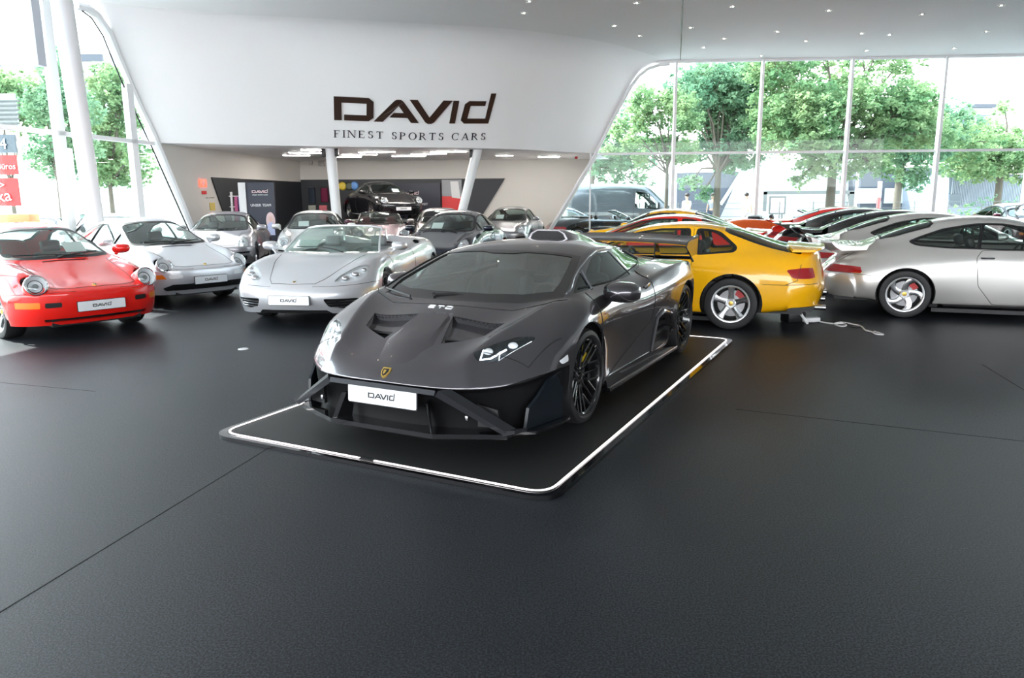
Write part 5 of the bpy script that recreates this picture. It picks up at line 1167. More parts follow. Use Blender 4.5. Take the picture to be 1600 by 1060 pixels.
# ---------------------------------------------------------------- right glazing
def bar(a, b, w, t, n, m=None, name='x', parent=None, taper=1.):
    """box section from a to b, w wide in the plane, t deep along n"""
    a, b = Vector(a), Vector(b); d = (b-a).normalized(); n = Vector(n).normalized(); s_ = d.cross(n).normalized()
    mb = MB(); P = []
    for p, k in ((a, 1.), (b, taper)): P += [p+s_*w/2*k+n*t/2, p-s_*w/2*k+n*t/2, p-s_*w/2*k-n*t/2, p+s_*w/2*k-n*t/2]
    mb.hexa(P); return mb.obj(name, m or M['frame'], parent, 20)
GE = [onG(*q) for q in eR]+[onG(905, 286), onG(870, 345)]; GE[-1].z = max(GE[-1].z, 0)
foot = onG(845, 388); foot.z = 0
wn = 1
xs_m = [1053, 1186, 1323, 1466]
mxp = []
for u in xs_m:
    p = onG(u, 205); mxp.append(((p-GR).dot(gdir)))
step = mxp[-1]-mxp[-2]; mxp += [mxp[-1]+step*k for k in range(1, 5)]
def Gp(s_, z): q = GR+gdir*s_; return Vector((q.x, q.y, z))
sE = lambda z: None
zh = ZC-.03
# pane outlines: first bay follows the slanted shell edge
edge2 = [((p-GR).dot(gdir), p.z) for p in [onG(*q) for q in eR]]+[((foot-GR).dot(gdir), 0)]
def bay(name, outline, holes=None):
    e = MB(); pts = [(s_, z) for s_, z in outline]
    e.prism(pts, -.008, .008, 'y'); o = e.obj(name, M['pane'], None, 10)
    o.location = GR; o.rotation_euler = (0, 0, math.atan2(gdir.y, gdir.x)); struct(o); return o
first = [(s_, min(z, zh)) for s_, z in edge2][::-1]+[(mxp[0], zh), (mxp[0], 0)]
bay('window_1', first)
for k in range(len(mxp)-1): bay('window_%d' % (k+2), [(mxp[k], 0), (mxp[k+1], 0), (mxp[k+1], zh), (mxp[k], zh)])
for k, s_ in enumerate(mxp):
    o = bar(Gp(s_, 0)+gn*-.06, Gp(s_, zh)+gn*-.06, .115, .20, gn, name='window_post', taper=.62); struct(o); o.name = 'trim_%d' % (k+2)
s0 = ((onG(935, 240.5)-GR).dot(gdir))
o = bar(Gp(s0, ZT), Gp(mxp[-1], ZT), .075, .14, gn); o.name = 'trim_20'; struct(o)
o = bar(Gp(mxp[0]-1.2, zh+.02), Gp(mxp[-1], zh+.02), .12, .16, gn); o.name = 'trim_21'; struct(o)
o = bar(Gp(s0-2, .06), Gp(mxp[-1], .06), .14, .2, gn); o.name = 'baseboard_right'; struct(o)
# slender posts in the first bay
for k, u in enumerate((922, 953)):
    q = onG(u, 300); s_ = (q-GR).dot(gdir); 
    if k == 0:
        o = bar(Gp(s_, 0), Gp(s_, 3.0), .05, .08, gn); o.name = 'trim_22'; struct(o)
# trim along the shell edge in the glazing
mb = MB(); mb.tube([p-gn*.06 for p in [onG(*q) for q in eR]]+[Vector((foot.x, foot.y, 0))-gn*.06], .055, 8); struct(mb.obj('trim_23', M['frame']))
# ---------------------------------------------------------------- left glazing
def Lp(s_, z): q = LP+ldir*s_; return Vector((q.x, q.y, z))
sL = lambda u, v: (onL(u, v)-LP).dot(ldir)
footLs = sL(318, 392)
edgeL = [((onL(*q)-LP).dot(ldir), onL(*q).z) for q in eL]
def bayL(name, outline):
    e = MB(); e.prism(outline, -.008, .008, 'y'); o = e.obj(name, M['pane'], None, 10); o.location = LP; o.rotation_euler = (0, 0, math.atan2(ldir.y, ldir.x)); struct(o)
postsL = [sL(85, 150), sL(210, 250)]; st_ = 3.1
allL = [postsL[0]-st_*k for k in range(4, 0, -1)]+postsL
zhL = ZC-.05
for k in range(5): bayL('window_%d' % (k+20), [(allL[k], 0), (allL[k+1], 0), (allL[k+1], zhL if allL[k+1] < edgeL[1][0] else 4.2), (allL[k], zhL)]) if k < 4 else None
e5 = [(allL[4], 0), (allL[4], zhL)]+[(a, min(b, zhL)) for a, b in edgeL if a > allL[4]]+[(footLs, 0)]
bayL('window_25', e5)
for k, s_ in enumerate(allL):
    zt_ = zhL if s_ < edgeL[0][0]+.3 else 3.9
    if k == 5: zt_ = onL(200, 132).z
    o = bar(Lp(s_, 0)+ln*-.0, Lp(s_, zt_)+ln*-.0, .22 if k > 3 else .2, .14, ln); o.name = 'trim_%d' % (30+k); struct(o)
o = bar(Lp(allL[0], ZT), Lp(sL(238, 224), ZT), .09, .14, ln); o.name = 'trim_40'; struct(o)
o = bar(Lp(allL[0], .08), Lp(footLs, .08), .2, .2, ln); o.name = 'baseboard_left'; struct(o)
mb = MB(); 
for dz, rr, mm, nm in ((0, .09, M['frame'], 'trim_41'), ):
    mb.tube([onL(*q)+ln*.0 for q in eL]+[Vector((Lp(footLs, 0)))], rr, 8); struct(mb.obj(nm, mm))
mb = MB(); mb.tube([onL(u-9, v+4) for u, v in eL[1:]]+[Lp(footLs-.15, 0)], .018, 6); struct(mb.obj('trim_42', M['lampdark']))
# big round edged column near the left glazing
cb, ct = on_z(148, 470), None
base = onL(138, 300)+ln*-1.1 if ln.x < 0 else onL(138, 300)+ln*1.1
cpx = at_y(147, 335, 15.2); ctp = at_y(101, 3, 15.3)
o = empty('column', (cpx.x, 15.2, 0)); mb = MB(); kx = (ctp.x-cpx.x)/(ctp.z-cpx.z); o.location.x = cpx.x-kx*cpx.z; mb.tube([(0, 0, 0), (kx*3, 0, 3), (kx*5.84, 0, 5.84)], [.15, .18, .20], 28); mb.obj('column_shaft', M['steel'], o); mb = MB(); mb.tube([(kx*5.7, 0, 5.70), (kx*5.86, 0, 5.855)], .26, 24); mb.obj('column_collar', M['steel'], o)
mb = MB(); mb.box((kx*5.6+.22, -.10, 5.62), (.10, .10, .34)).obj('column_bracket', M['lampdark'], o); tag(o, 'tall round white steel column by the left window wall', 'column')
# columns under the overhang
def column(u0, v0, u1, v1, y, lab):
    A, Bq = at_y(u0, v0, y), at_y(u1, v1, y-.05); t = (0-Bq.z)/(Bq.z-A.z); F = Bq+(Bq-A)*t; A.z = min(A.z, ZS); e = empty('column', (F.x, F.y, 0)); d = A-F
    mb = MB(); n = 20; R = [[], []]
    for i in range(n):
        a = 2*PI*i/n; mb_ = (math.cos(a), math.sin(a)); R[0].append(mb.bm.verts.new((mb_[0]*.13, mb_[1]*.13, 0))); R[1].append(mb.bm.verts.new((d.x+mb_[0]*.15, d.y+mb_[1]*.15, d.z)))
    for i in range(n): mb.bm.faces.new((R[0][i], R[0][(i+1) % n], R[1][(i+1) % n], R[1][i]))
    mb.bm.faces.new(R[0][::-1]); mb.bm.faces.new(R[1]); mb.obj('column_shaft', M['steel'], e, 40)
    for s_ in ((-1,) if u0 > 600 else (-1, 1)):
        sp_o = MB().box((0, 0, 0), (.10, .12, .22), bevel=.01).obj('loudspeaker', M['black']); sp_o.location = (F.x+d.x+s_*.19, F.y+d.y-.05, d.z-.12); tag(sp_o, 'small black loudspeaker at the top of the %s, on its %s side' % ('leaning white column' if u0 > 600 else 'upright white column', 'left' if s_ < 0 else 'right'), 'loudspeaker')
    tag(e, lab, 'column')
yc = Bt[len(Bt)//3].y+.35
column(516, 231, 526, 335, yc, 'upright white column left of the overhang beneath the wordmark')
column(746, 232, 722, 330, yc+1.0, 'leaning white column right of centre under the overhang')
# wordmark on the overhang
def put_text(polys, u0, v0, u1, v1, m, name, depth=.03, lab=None, slope=0., hgt=None):
    pass
SH = BVHTree.FromPolygons([p for r in G_ for p in r], [(i*(nV+1)+j, i*(nV+1)+j+1, (i+1)*(nV+1)+j+1, (i+1)*(nV+1)+j) for i in range(U-1) for j in range(nV)])
# baseline of the letters runs level along the wall, at constant height above the floor
def wall_pt(u, v):
    h, n, i, _ = SH.ray_cast(Vector((0, 0, CH)), ray(u, v).normalized()); return h, (n if n.dot(ray(u, v)) < 0 else -n)
A, nA = wall_pt(522, 187); Bq, nB = wall_pt(764, 192.5); C_, nC = wall_pt(640, 189)
tx_dir = (Bq-A); Lw = tx_dir.length; tx_dir.normalize()
zA = A.z; 
def face_pt(s_, h):                    # s_: metres along the wall, h: metres up the slope
    p = A.lerp(Bq, s_/Lw); o = Vector((p.x, p.y, p.z)) 
    n0 = nC; up = n0.cross(tx_dir); up = up if up.z > 0 else -up
    q = o+up*h; hit = SH.ray_cast(q+n0*2, -n0); return (hit[0], n0) if hit[0] is not None else (q, n0)
def wall_letters(polys, m, name, lab, cat, th=.035):
    root = empty(name, face_pt(Lw/2, 0)[0]); bmx = None
    for poly in polys:
        bm = bmesh.new(); k = len(poly); P = [face_pt(*q) for q in poly]
        Aq = [bm.verts.new(p+n*.004-root.location) for p, n in P]; Bv = [bm.verts.new(p+n*th-root.location) for p, n in P]
        for tri in tessellate_polygon([[Vector((q[0], q[1], 0)) for q in poly]]): bm.faces.new([Aq[i] for i in tri]); bm.faces.new([Bv[i] for i in tri][::-1])
        for i in range(k): bm.faces.new((Aq[i], Aq[(i+1) % k], Bv[(i+1) % k], Bv[i]))
        link_mesh('letter', to_mesh(bm, 'letter', m, smooth=False), root)
    tag(root, lab, cat); return root
hL_ = Lw/5.90
wall_letters([[(x, y*.87) for x, y in q] for q in letters_david(hL_)], M['brown'], 'wordmark', 'large dark brown raised wordmark reading DAVID on the white overhang', 'sign')
# second line in roman capitals
def serif_word(word, h, gap):
    st, th = .13*h, .055*h
    def box(x0, y0, x1, y1): return [(x0, y0), (x1, y0), (x1, y1), (x0, y1)]
    def stem(x): return [box(x, 0, x+st, h), box(x-.08*h, 0, x+st+.08*h, th*.8), box(x-.08*h, h-th*.8, x+st+.08*h, h)]
    def ring(cx, cy, rx, ry, a0=0, a1=360, n=18, tmin=.4):
        out = []
        o_, i_ = [], []
        for k in range(n+1):
            a = math.radians(a0+(a1-a0)*k/n); w = th+(st-th)*abs(math.cos(a)); o_.append((cx+rx*math.cos(a), cy+ry*math.sin(a))); i_.append((cx+(rx-w)*math.cos(a), cy+(ry-w*.6)*math.sin(a)))
        return [[o_[k], o_[k+1], i_[k+1], i_[k]] for k in range(n)]
    def dia(x0, y0, x1, y1, w): return [[(x0, y0), (x0+w, y0), (x1+w, y1), (x1, y1)]]
    out = []; x = 0
    for ch in word:
        L_ = []; w = .6*h
        if ch == ' ': x += .55*h; continue
        if ch == 'F': L_ = stem(0)+[box(0, h-th, .52*h, h), box(.48*h, h-.22*h, .52*h, h), box(0, .48*h, .38*h, .48*h+th)]; w = .55*h
        if ch == 'E': L_ = stem(0)+[box(0, h-th, .54*h, h), box(.50*h, h-.2*h, .54*h, h), box(0, .48*h, .38*h, .48*h+th), box(0, 0, .56*h, th), box(.52*h, 0, .56*h, .2*h)]; w = .58*h
        if ch == 'I': L_ = stem(0); w = st
        if ch == 'N': L_ = stem(0)[:1]+[box(-.08*h, 0, .16*h, th*.8), box(.66*h, 0, .66*h+th, h), box(.58*h, h-th*.8, .82*h, h), box(-.1*h, h-th*.8, .1*h, h)]+dia(.02*h, h, .60*h, 0, st); L_[0] = box(0, 0, th, h); w = .76*h
        if ch == 'T': L_ = stem(.26*h)+[box(0, h-th, .66*h, h), box(0, h-.2*h, .04*h, h), box(.62*h, h-.2*h, .66*h, h)]; w = .66*h
        if ch == 'O': L_ = ring(.42*h, .5*h, .42*h, .52*h, n=24); w = .84*h
        if ch == 'C': L_ = ring(.42*h, .5*h, .42*h, .52*h, 45, 315, 18)+[box(.68*h, .68*h, .73*h, .95*h)]; w = .76*h
        if ch == 'P': L_ = stem(0)+ring(.20*h, .74*h, .34*h, .26*h, -90, 90, 10)+[box(0, h-th, .22*h, h), box(0, .48*h, .22*h, .48*h+th)]; w = .54*h
        if ch == 'R': L_ = stem(0)+ring(.20*h, .75*h, .32*h, .25*h, -90, 90, 10)+[box(0, h-th, .22*h, h), box(0, .5*h, .22*h, .5*h+th)]+dia(.22*h, .5*h, .56*h, 0, st); w = .68*h
        if ch == 'A': L_ = dia(.36*h, h, .02*h, 0, th)+dia(.32*h, h, .62*h, 0, st)+[box(.14*h, .3*h, .56*h, .3*h+th), box(-.06*h, 0, .16*h, th*.7), box(.55*h, 0, .84*h, th*.7)]; w = .78*h
        if ch == 'S': L_ = ring(.26*h, .75*h, .24*h, .26*h, 40, 270, 10)+ring(.26*h, .26*h, .25*h, .27*h, -140, 90, 10)+[box(.42*h, .72*h, .46*h, .96*h), box(.04*h, .04*h, .08*h, .3*h)]; w = .52*h
        out.append([[(x+a, b) for a, b in q] for q in L_]); x += w+gap
    return out, x-gap
hs = Lw*11.5/243
pl, wd = serif_word('FINEST SPORTS CARS', hs, .34*hs); k_ = (Lw*.985)/wd
P_, nP = wall_pt(522, 214.5); drop = -(P_-A).length
pl = [[[(a*k_, b+drop) for a, b in q] for q in L_] for L_ in pl]
root = empty('slogan_lettering', face_pt(Lw/2, drop)[0])
for L_ in pl:
    bm = bmesh.new()
    for poly in L_:
        k = len(poly); P = [face_pt(*q) for q in poly]; Aq = [bm.verts.new(p+n*.003-root.location) for p, n in P]; Bv = [bm.verts.new(p+n*.016-root.location) for p, n in P]
        bm.faces.new(Aq); bm.faces.new(Bv[::-1])
        for i in range(k): bm.faces.new((Aq[i], Aq[(i+1) % k], Bv[(i+1) % k], Bv[i]))
    link_mesh('letter', to_mesh(bm, 'letter', M['ink'], smooth=False), root)
tag(root, 'thin dark capitals reading FINEST SPORTS CARS below the big wordmark', 'sign')
# ---------------------------------------------------------------- enclosing parts out of view: right end, low rear wall shaped to let daylight in above it
struct(MB().box((24.5, 6, 2.9), (.3, 35, 5.8)).obj('wall_right', mat('grey_side_wall', (.6, .6, .61), .7)))
struct(MB().box((10.5, -11.6, 1.1), (28, .3, 2.2)).obj('wall_front', mat('grey_rear_wall', (.6, .6, .61), .7)))
struct(MB().box((-8, -11.6, 5.4), (9, .3, .9)).obj('wall_front_lintel', M['wall']))
# floor joints and marks
for k, (a, b) in enumerate([((0, 957), (440, 688)), ((1150, 640), (1600, 690)), ((0, 598), (150, 612)), ((1535, 570), (1600, 610))]):
    A, Bq = on_z(*a), on_z(*b); d = Bq-A; A = A-d*.3 if k == 0 else A; d = Bq-A
    o = MB().box((A+Bq)/2+Vector((0, 0, .0005)), (d.length, .006, .002), rot=Matrix.Rotation(math.atan2(d.y, d.x), 3, 'Z')).obj('trim_%d' % (60+k), M['seam']); struct(o)
c = on_z(380, 546); o = MB().lathe([(0, .0), (.055, 0), (.052, .006), (0, .008)], 24, 'z').obj('floor_cap', M['white']); o.location = (c.x, c.y, .001); tag(o, 'small round white disc lying on the dark carpet left of the grey supercar', 'floor cap')
# ---------------------------------------------------------------- low display mat with glowing border
LX, LY, LT = -.3276*.981, 5.5373*.981, -2.04434
pm = empty('display_platform', (LX, LY, 0), LT); tag(pm, 'low black display mat with a glowing white border under the grey supercar', 'platform')
def rr(x0, x1, w, r): return rounded([(x0, -w), (x1, -w), (x1, w), (x0, w)], r, 8)
xb, xf, wp = -3.66, 1.33, 1.275
MB().prism(rr(xb, xf, wp, .17), .001, .026, 'z').obj('mat_base', M['gloss'], pm, 30)
MB().prism(rr(xb+.05, xf-.05, wp-.05, .13), .024, .030, 'z').obj('mat_surface', M['mat'], pm, 30)
def border(g0, g1, z, m, nm, par):
    O = rr(xb+g0, xf-g0, wp-g0, .15); I = rr(xb+g1, xf-g1, wp-g1, .13); mb = MB(); n = len(O)
    a = [mb.bm.verts.new((x, y, z)) for x, y in O]; b = [mb.bm.verts.new((x, y, z)) for x, y in I]; c_ = [mb.bm.verts.new((x, y, z-.006)) for x, y in O]; d = [mb.bm.verts.new((x, y, z-.006)) for x, y in I]
    for i in range(n):
        j = (i+1) % n
        for q in ((a[i], a[j], b[j], b[i]), (c_[j], c_[i], d[i], d[j]), (a[j], a[i], c_[i], c_[j]), (b[i], b[j], d[j], d[i])): mb.bm.faces.new(q)
    return mb.obj(nm, m, par, 30)
border(.050, .065, .0335, M['led'], 'light_border', pm)
MB().box((xf-.06, .42*0+.02, .034), (.04, .10, .006)).obj('border_joint', M['seam'], pm)
# ---------------------------------------------------------------- things in the back room
def text_mesh(s_, size, m, name, parent, mtx, ext=.004, align='CENTER'):
    cu = D.curves.new(name, 'FONT'); cu.body = s_; cu.size = size; cu.extrude = ext; cu.align_x = align; cu.align_y = 'CENTER'; cu.resolution_u = 2
    o = D.objects.new('t', cu); COL.objects.link(o); me = D.meshes.new_from_object(o.evaluated_get(bpy.context.evaluated_depsgraph_get())); D.objects.remove(o)
    me.materials.clear(); me.materials.append(m); me.transform(mtx); return link_mesh(name, me, parent)
FACE = Matrix.Rotation(PI/2, 4, 'X')        # text facing -y
def mini_logo(par, x, z, h, m, y=-.045, slogan=True):
    mb = MB()
    for L_ in letters_david(h): mb.prism([(x+a-3.03*h, z+b) for a, b in L_], y-.006, y, 'y')
    mb.obj('board_wordmark', m, par)
    if slogan: text_mesh('FINEST SPORTS CARS', h*.62, M['plate'], 'board_slogan', par, Matrix.Translation((x, y-.004, z-h*.7)) @ FACE, .002)
def board(u0, v0, u1, v1, y, lab, draw, edge=False):
    A, Bq = at_y(u0, v0, y), at_y(u1, v1, y); w = Bq.x-A.x; h = A.z; e = empty('display_board', ((A.x+Bq.x)/2, y, 0), -.04)
    MB().box((0, 0, h/2+.01), (w, .08, h)).obj('board_panel', M['navy'], e)
    if edge: MB().box((-w/2-.10, -.02, h/2+.01), (.20, .14, h)).obj('board_edge', M['white'], e)
    draw(e, w, h); tag(e, lab, 'display board'); return e
def dr1(e, w, h):
    mini_logo(e, 0, h-.28, .075, M['pink']); text_mesh('UNSER TEAM', .10, M['plate'], 'board_text', e, Matrix.Translation((0, -.045, h-.62)) @ FACE, .002)
    p = MB(); p.prism([(a+w*.32, b) for a, b in superell((0, h-1.05), .13, .24, 20, 2)], -.052, -.045, 'y'); p.obj('portrait_hair', M['pink'], e)
    p = MB(); p.prism([(a+w*.32, b) for a, b in superell((0, h-1.0), .055, .08, 16, 2)], -.056, -.052, 'y'); p.obj('portrait_face', mat('print_face', (.72, .48, .42), .7), e)
    p = MB(); p.prism([(w*.32-.11, h-1.45), (w*.32+.11, h-1.45), (w*.32+.10, h-1.15), (w*.32, h-1.08), (w*.32-.10, h-1.15)], -.055, -.052, 'y'); p.obj('portrait_shirt', mat('print_shirt', (.55, .58, .8), .7), e)
board(384, 286, 431, 330, 21.2, 'navy board with pink wordmark and a portrait, left of the upright column', dr1, True)
def dr2(e, w, h):
    mini_logo(e, -.05, h-.42, .10, M['pink'], slogan=True); text_mesh('100% WELTWEIT', .115, M['plate'], 'board_text', e, Matrix.Translation((.15, -.045, h-.78)) @ FACE, .002)
    p = MB(); p.prism([(.02, h-1.75), (.22, h-1.55), (.10, h-1.30), (.02, h-1.12), (.16, h-1.22), (.22, h-1.02), (.30, h-1.2), (.62, h-1.26), (.52, h-1.38), (.40, h-1.36), (.38, h-1.55), (.22, h-1.68), (.10, h-1.9)], -.052, -.045, 'y'); p.obj('printed_splash', mat('print_yellow', (.8, .52, .10), .6), e)
board(600, 287, 689, 330, BW-.35, 'navy board with DAVID wordmark and yellow splash behind the raised black coupe', dr2)
# red and white banner beside it
A, Bq = at_y(690, 279.5, BW-.2), at_y(722, 330, BW-.2); e = empty('banner', ((A.x+Bq.x)/2, BW-.2, 0)); w = Bq.x-A.x
MB().box((0, 0, .83), (w, .05, 1.64)).obj('banner_lower', M['signred'], e); MB().box((0, 0, 1.95), (w, .05, .62)).obj('banner_upper', mat('banner_grey', (.35, .36, .38), .5), e)
mb = MB(); mb.prism([(-.05, 2.2), (.25, 2.2), (.33, 1.55), (.0, 1.6)], -.045, -.03, 'y'); mb.obj('banner_print', M['white'], e); tag(e, 'red and grey wall banner with white print left of the leaning column', 'banner')
for k, (u, v, m_) in enumerate(((535, 291, mat('badge_yellow', (.8, .6, .03), .3)), (546, 291, mat('badge_dark', (.06, .08, .05), .4)), (553.5, 290.5, mat('badge_blue', (.10, .3, .7), .3)))):
    p = at_y(u, v, BW-.16); o = MB().lathe([(0, -.05), (.12, -.04), (.155, .0), (.15, .03), (0, .03)], 28, 'y').obj('wall_disc', m_); o.location = p; tag(o, ['yellow', 'dark green', 'blue'][k]+' round cap on the dark slat wall right of the upright column', 'disc', 'round caps on the slat wall')
# shelves with small goods
for k in range(4):
    A, Bq = at_y(432, 289+k*10.5, BW-.35), at_y(457, 289+k*10.5, BW-.35); e = empty('wall_shelf', ((A.x+Bq.x)/2, BW-.25, A.z)); MB().box((0, 0, 0), (Bq.x-A.x, .28, .02)).obj('shelf_board', M['chrome'], e)
    tag(e, 'thin bright wall shelf on the dark slat wall, %s of its row' % ['topmost', 'second from the top', 'third from the top', 'lowest'][k], 'shelf', 'thin shelves on the slat wall')
    if k < 3:
        o = MB().box((0, 0, .14), (.22, .14, .24), bevel=.02).obj('boxed_goods', mat('goods_%d' % k, (.10, .11, .13), .5)); o.location = ((A.x+Bq.x)/2+.12, BW-.25, A.z-.008); tag(o, 'small grey boxed item on the %s thin shelf of the slat wall' % ['topmost', 'second', 'third'][k], 'box', 'goods on the thin shelves')
for k, (u0, v0, u1, v1, c_, nm) in enumerate([(500, 294, 513, 316, (.16, .01, .05), 'wine red'), (481, 294, 493, 318, (.02, .03, .05), 'dark blue')]):
    A, Bq = at_y(u0, v0, BW-.2), at_y(u1, v1, BW-.2); e = empty('hanging_shirts', ((A.x+Bq.x)/2, BW-.13, Bq.z)); m_ = mat('shirt_%d' % k, c_, .8)
    w = Bq.x-A.x; h = A.z-Bq.z
    mb = MB()
    for j in range(3): mb.box((0, -.02*j, h/2-.0), (w*(1-.06*j), .03, h), bevel=.03)
    mb.obj('cloth', m_, e); MB().tube([(-w/2, 0, h+.03), (w/2, 0, h+.03)], .012, 6).obj('hanging_bar', M['chrome'], e); tag(e, nm+' shirts hanging on the dark slat wall left of the upright column', 'shirts')
for k, (u0, v0, u1, v1, c_, nm) in enumerate([(482, 321, 494, 345, (.22, .23, .2), 'grey'), (499, 321, 512, 345, (.35, .08, .10), 'red')]):
    A, Bq = at_y(u0, v0, BW-2.6), at_y(u1, v1, BW-2.6); e = empty('poster_stand', ((A.x+Bq.x)/2, BW-2.6, 0)); m_ = mat('poster_%d' % k, c_, .6, noise=(9, .5)); w = Bq.x-A.x
    MB().box((0, 0, A.z/2), (w, .06, A.z)).obj('poster_panel', m_, e); MB().box((0, 0, .02), (w+.1, .3, .04)).obj('stand_foot', M['black'], e); tag(e, nm+' patterned poster stand on the floor before the slat wall', 'poster stand')
# clothes rail
A = at_y(361, 300, 21.5); e = empty('clothes_rail', (A.x, 21.5, 0)); h = A.z
mb = MB(); mb.box((0, 0, h/2), (.05, .05, h)); mb.obj('rail_post', M['white'], e); MB().box((0, 0, .02), (.5, .4, .04)).obj('rail_foot', M['white'], e)
for dz, x in ((.12, .14), (.42, .10)): MB().tube([(-.07, 0, h-dz), (x+.14, 0, h-dz)], .015, 6).obj('rail_arm', M['white'], e)
tag(e, 'white clothes rail with arms in front of the dark left wall', 'clothes rail')
for k, (dx, c_, nm) in enumerate(((.18, (.45, .10, .22), 'rose pink'), (.27, (.18, .10, .3), 'violet'))):
    mb = MB(); mb.prism([(-.05, 0), (-.07, -.75), (.08, -.75), (.05, 0)], -.14, .14, 'y'); o = mb.obj('garment', mat('garment_%d' % k, c_, .8)); o.location = (A.x+dx, 21.5, h-.13); tag(o, nm+' garment hanging from the white clothes rail', 'garment')
# fire alarm signs, extinguisher sign, exit camera etc. on the slanted left wall
def leftwall_hit(u, v): return onW(u, v), _wn, (_wb-_w1).normalized()
def wall_sign(u, v, w, h, m, name, lab, cat, deco=None):
    p, n, e1 = leftwall_hit(u, v); n = -n if n.dot(p-Vector((0, 0, CH))) > 0 else n
    up = n.cross(e1); up = up if up.z > 0 else -up; e1 = up.cross(n)
    e = empty(name); e.matrix_world = Matrix(((e1.x, n.x, up.x, p.x+n.x*.02), (e1.y, n.y, up.y, p.y+n.y*.02), (e1.z, n.z, up.z, p.z), (0, 0, 0, 1)))
    if e1.dot(Vector((1, 0, 0))) < 0: pass
    MB().box((0, 0, 0), (w, .02, h), bevel=.004).obj('sign_plate', m, e)
    if deco: deco(e, w, h)
    tag(e, lab, cat); return e
def d1(e, w, h):
    MB().box((0, .012, 0), (w*.5, .006, h*.10)).obj('sign_symbol', M['plate'], e); mb = MB(); mb.box((-.02, .012, -.0), (w*.12, .006, h*.6)); mb.box((w*.12, .012, h*.12), (w*.12, .006, h*.45)); mb.obj('sign_figure', M['plate'], e)
wall_sign(316, 286.5, .42, .22, mat('alarm_red', (.8, .05, .03), .4, emit=.6, ecol=(.9, .1, .06)), 'fire_equipment_sign', 'lit red fire extinguisher sign on the pale wall left of the slat wall', 'sign', d1)
wall_sign(318, 301, .26, .09, M['signred'], 'fire_alarm_box', 'small red alarm box below the lit red fire sign', 'alarm box')
wall_sign(331, 323, .30, .22, mat('notice_yellow', (.65, .5, .12), .6), 'safety_notice', 'small yellow notice low on the pale wall beneath the fire sign', 'notice')
wall_sign(327, 309, .5, .02, M['alloy'], 'key_rail', 'thin grey rail on the pale wall beneath the fire sign', 'rail')
p = at_y(900, 246.8, 25.0); o = MB().ico((0, 0, 0), .055, (1, 1, .9), 2).obj('alarm_beacon', mat('beacon', (.35, .01, .01), .2)); o.location = p-Vector((0, .12, 0)); tag(o, 'small dark red round beacon at the right end of the overhang edge', 'beacon')
for k, (u, v, w, h) in enumerate(((454, 252.5, .10, .2), (486, 253, .12, .2), (502, 255, .22, .22))):
    p = at_y(u, v, BW-.06); e = MB().box((0, 0, 0), (w, .1, h), bevel=.02).obj('wall_device', mat('device_%d' % k, (.42, .41, .39), .5)); e.location = p; tag(e, ['small narrow grey device', 'small grey box', 'square grey box'][k]+' high on the rear wall left of the upright column', 'wall device')
# ---------------------------------------------------------------- battery charger and cables under the yellow hatchback's tail
def floor_pts(L_, z=.012): return [on_z(u, v, z) for u, v in L_]
c = on_z(1267, 504); e = empty('power_strip', (c.x, c.y, 0), .2); MB().box((0, 0, .035), (.22, .08, .06), bevel=.012).obj('strip_body', M['white'], e); tag(e, 'white plug block on the carpet behind the yellow hatchback', 'power block')
def cable(name, pts, r, m, lab):
    pts = smooth([Vector(p) for p in pts], 6); mb = MB(); mb.tube(pts, r, 8); o = mb.obj(name, m); tag(o, lab, 'cable'); return o
cable('power_cable', floor_pts([(1281, 503), (1300, 506), (1318, 506), (1322, 509), (1314, 510), (1303, 506.5), (1314, 504), (1328, 506), (1345, 510), (1352, 516), (1363, 519), (1368, 522), (1380, 523), (1366, 518)], .012), .010, M['white'], 'white extension cable lying in a curl on the carpet')
cable('black_cable', floor_pts([(1262, 506), (1290, 503), (1322, 506), (1348, 503), (1340, 512), (1325, 509)], .008), .006, M['black'], 'thin black cable looping on the carpet beside the white cable')
A = on_z(1262, 506, .03); cable('charger_lead', [at_y(1246, 477, A.y+.05), at_y(1251, 490, A.y+.02), at_y(1258, 500, A.y), A], .016, M['white'], 'thick white lead hanging from the yellow hatchback tail down to the plug block')
c = on_z(1243, 505); e = empty('battery_charger', (c.x, c.y+.1, 0), .3); MB().box((0, 0, .07), (.26, .18, .14), bevel=.02).obj('charger_case', M['black'], e); MB().tube([(-.09, 0, .14), (-.07, 0, .19), (.07, 0, .19), (.09, 0, .14)], .012, 6).obj('charger_handle', M['black'], e); tag(e, 'black battery charger on the carpet behind the yellow hatchback wheel', 'charger')
# ---------------------------------------------------------------- outdoors
def leafmat(name, c1, c2, tr=.5):
    m = D.materials.new(name); m.use_nodes = True; n = m.node_tree.nodes; L = m.node_tree.links; n.clear(); o = n.new('ShaderNodeOutputMaterial')
    d = n.new('ShaderNodeBsdfDiffuse'); t = n.new('ShaderNodeBsdfTranslucent'); mx = n.new('ShaderNodeMixShader'); mx.inputs[0].default_value = tr
    tx = n.new('ShaderNodeTexCoord'); nz = n.new('ShaderNodeTexNoise'); nz.inputs['Scale'].default_value = .7; nz.inputs['Detail'].default_value = 5
    c = n.new('ShaderNodeMix'); c.data_type = 'RGBA'; c.inputs[6].default_value = c1+(1,); c.inputs[7].default_value = c2+(1,)
    r = n.new('ShaderNodeMapRange'); r.inputs[1].default_value = .35; r.inputs[2].default_value = .65
    L.new(tx.outputs['Object'], nz.inputs['Vector']); L.new(nz.outputs[0], r.inputs[0]); L.new(r.outputs[0], c.inputs[0]); L.new(c.outputs[2], d.inputs[0]); L.new(c.outputs[2], t.inputs[0])
    L.new(d.outputs[0], mx.inputs[1]); L.new(t.outputs[0], mx.inputs[2]); L.new(mx.outputs[0], o.inputs[0]); return m
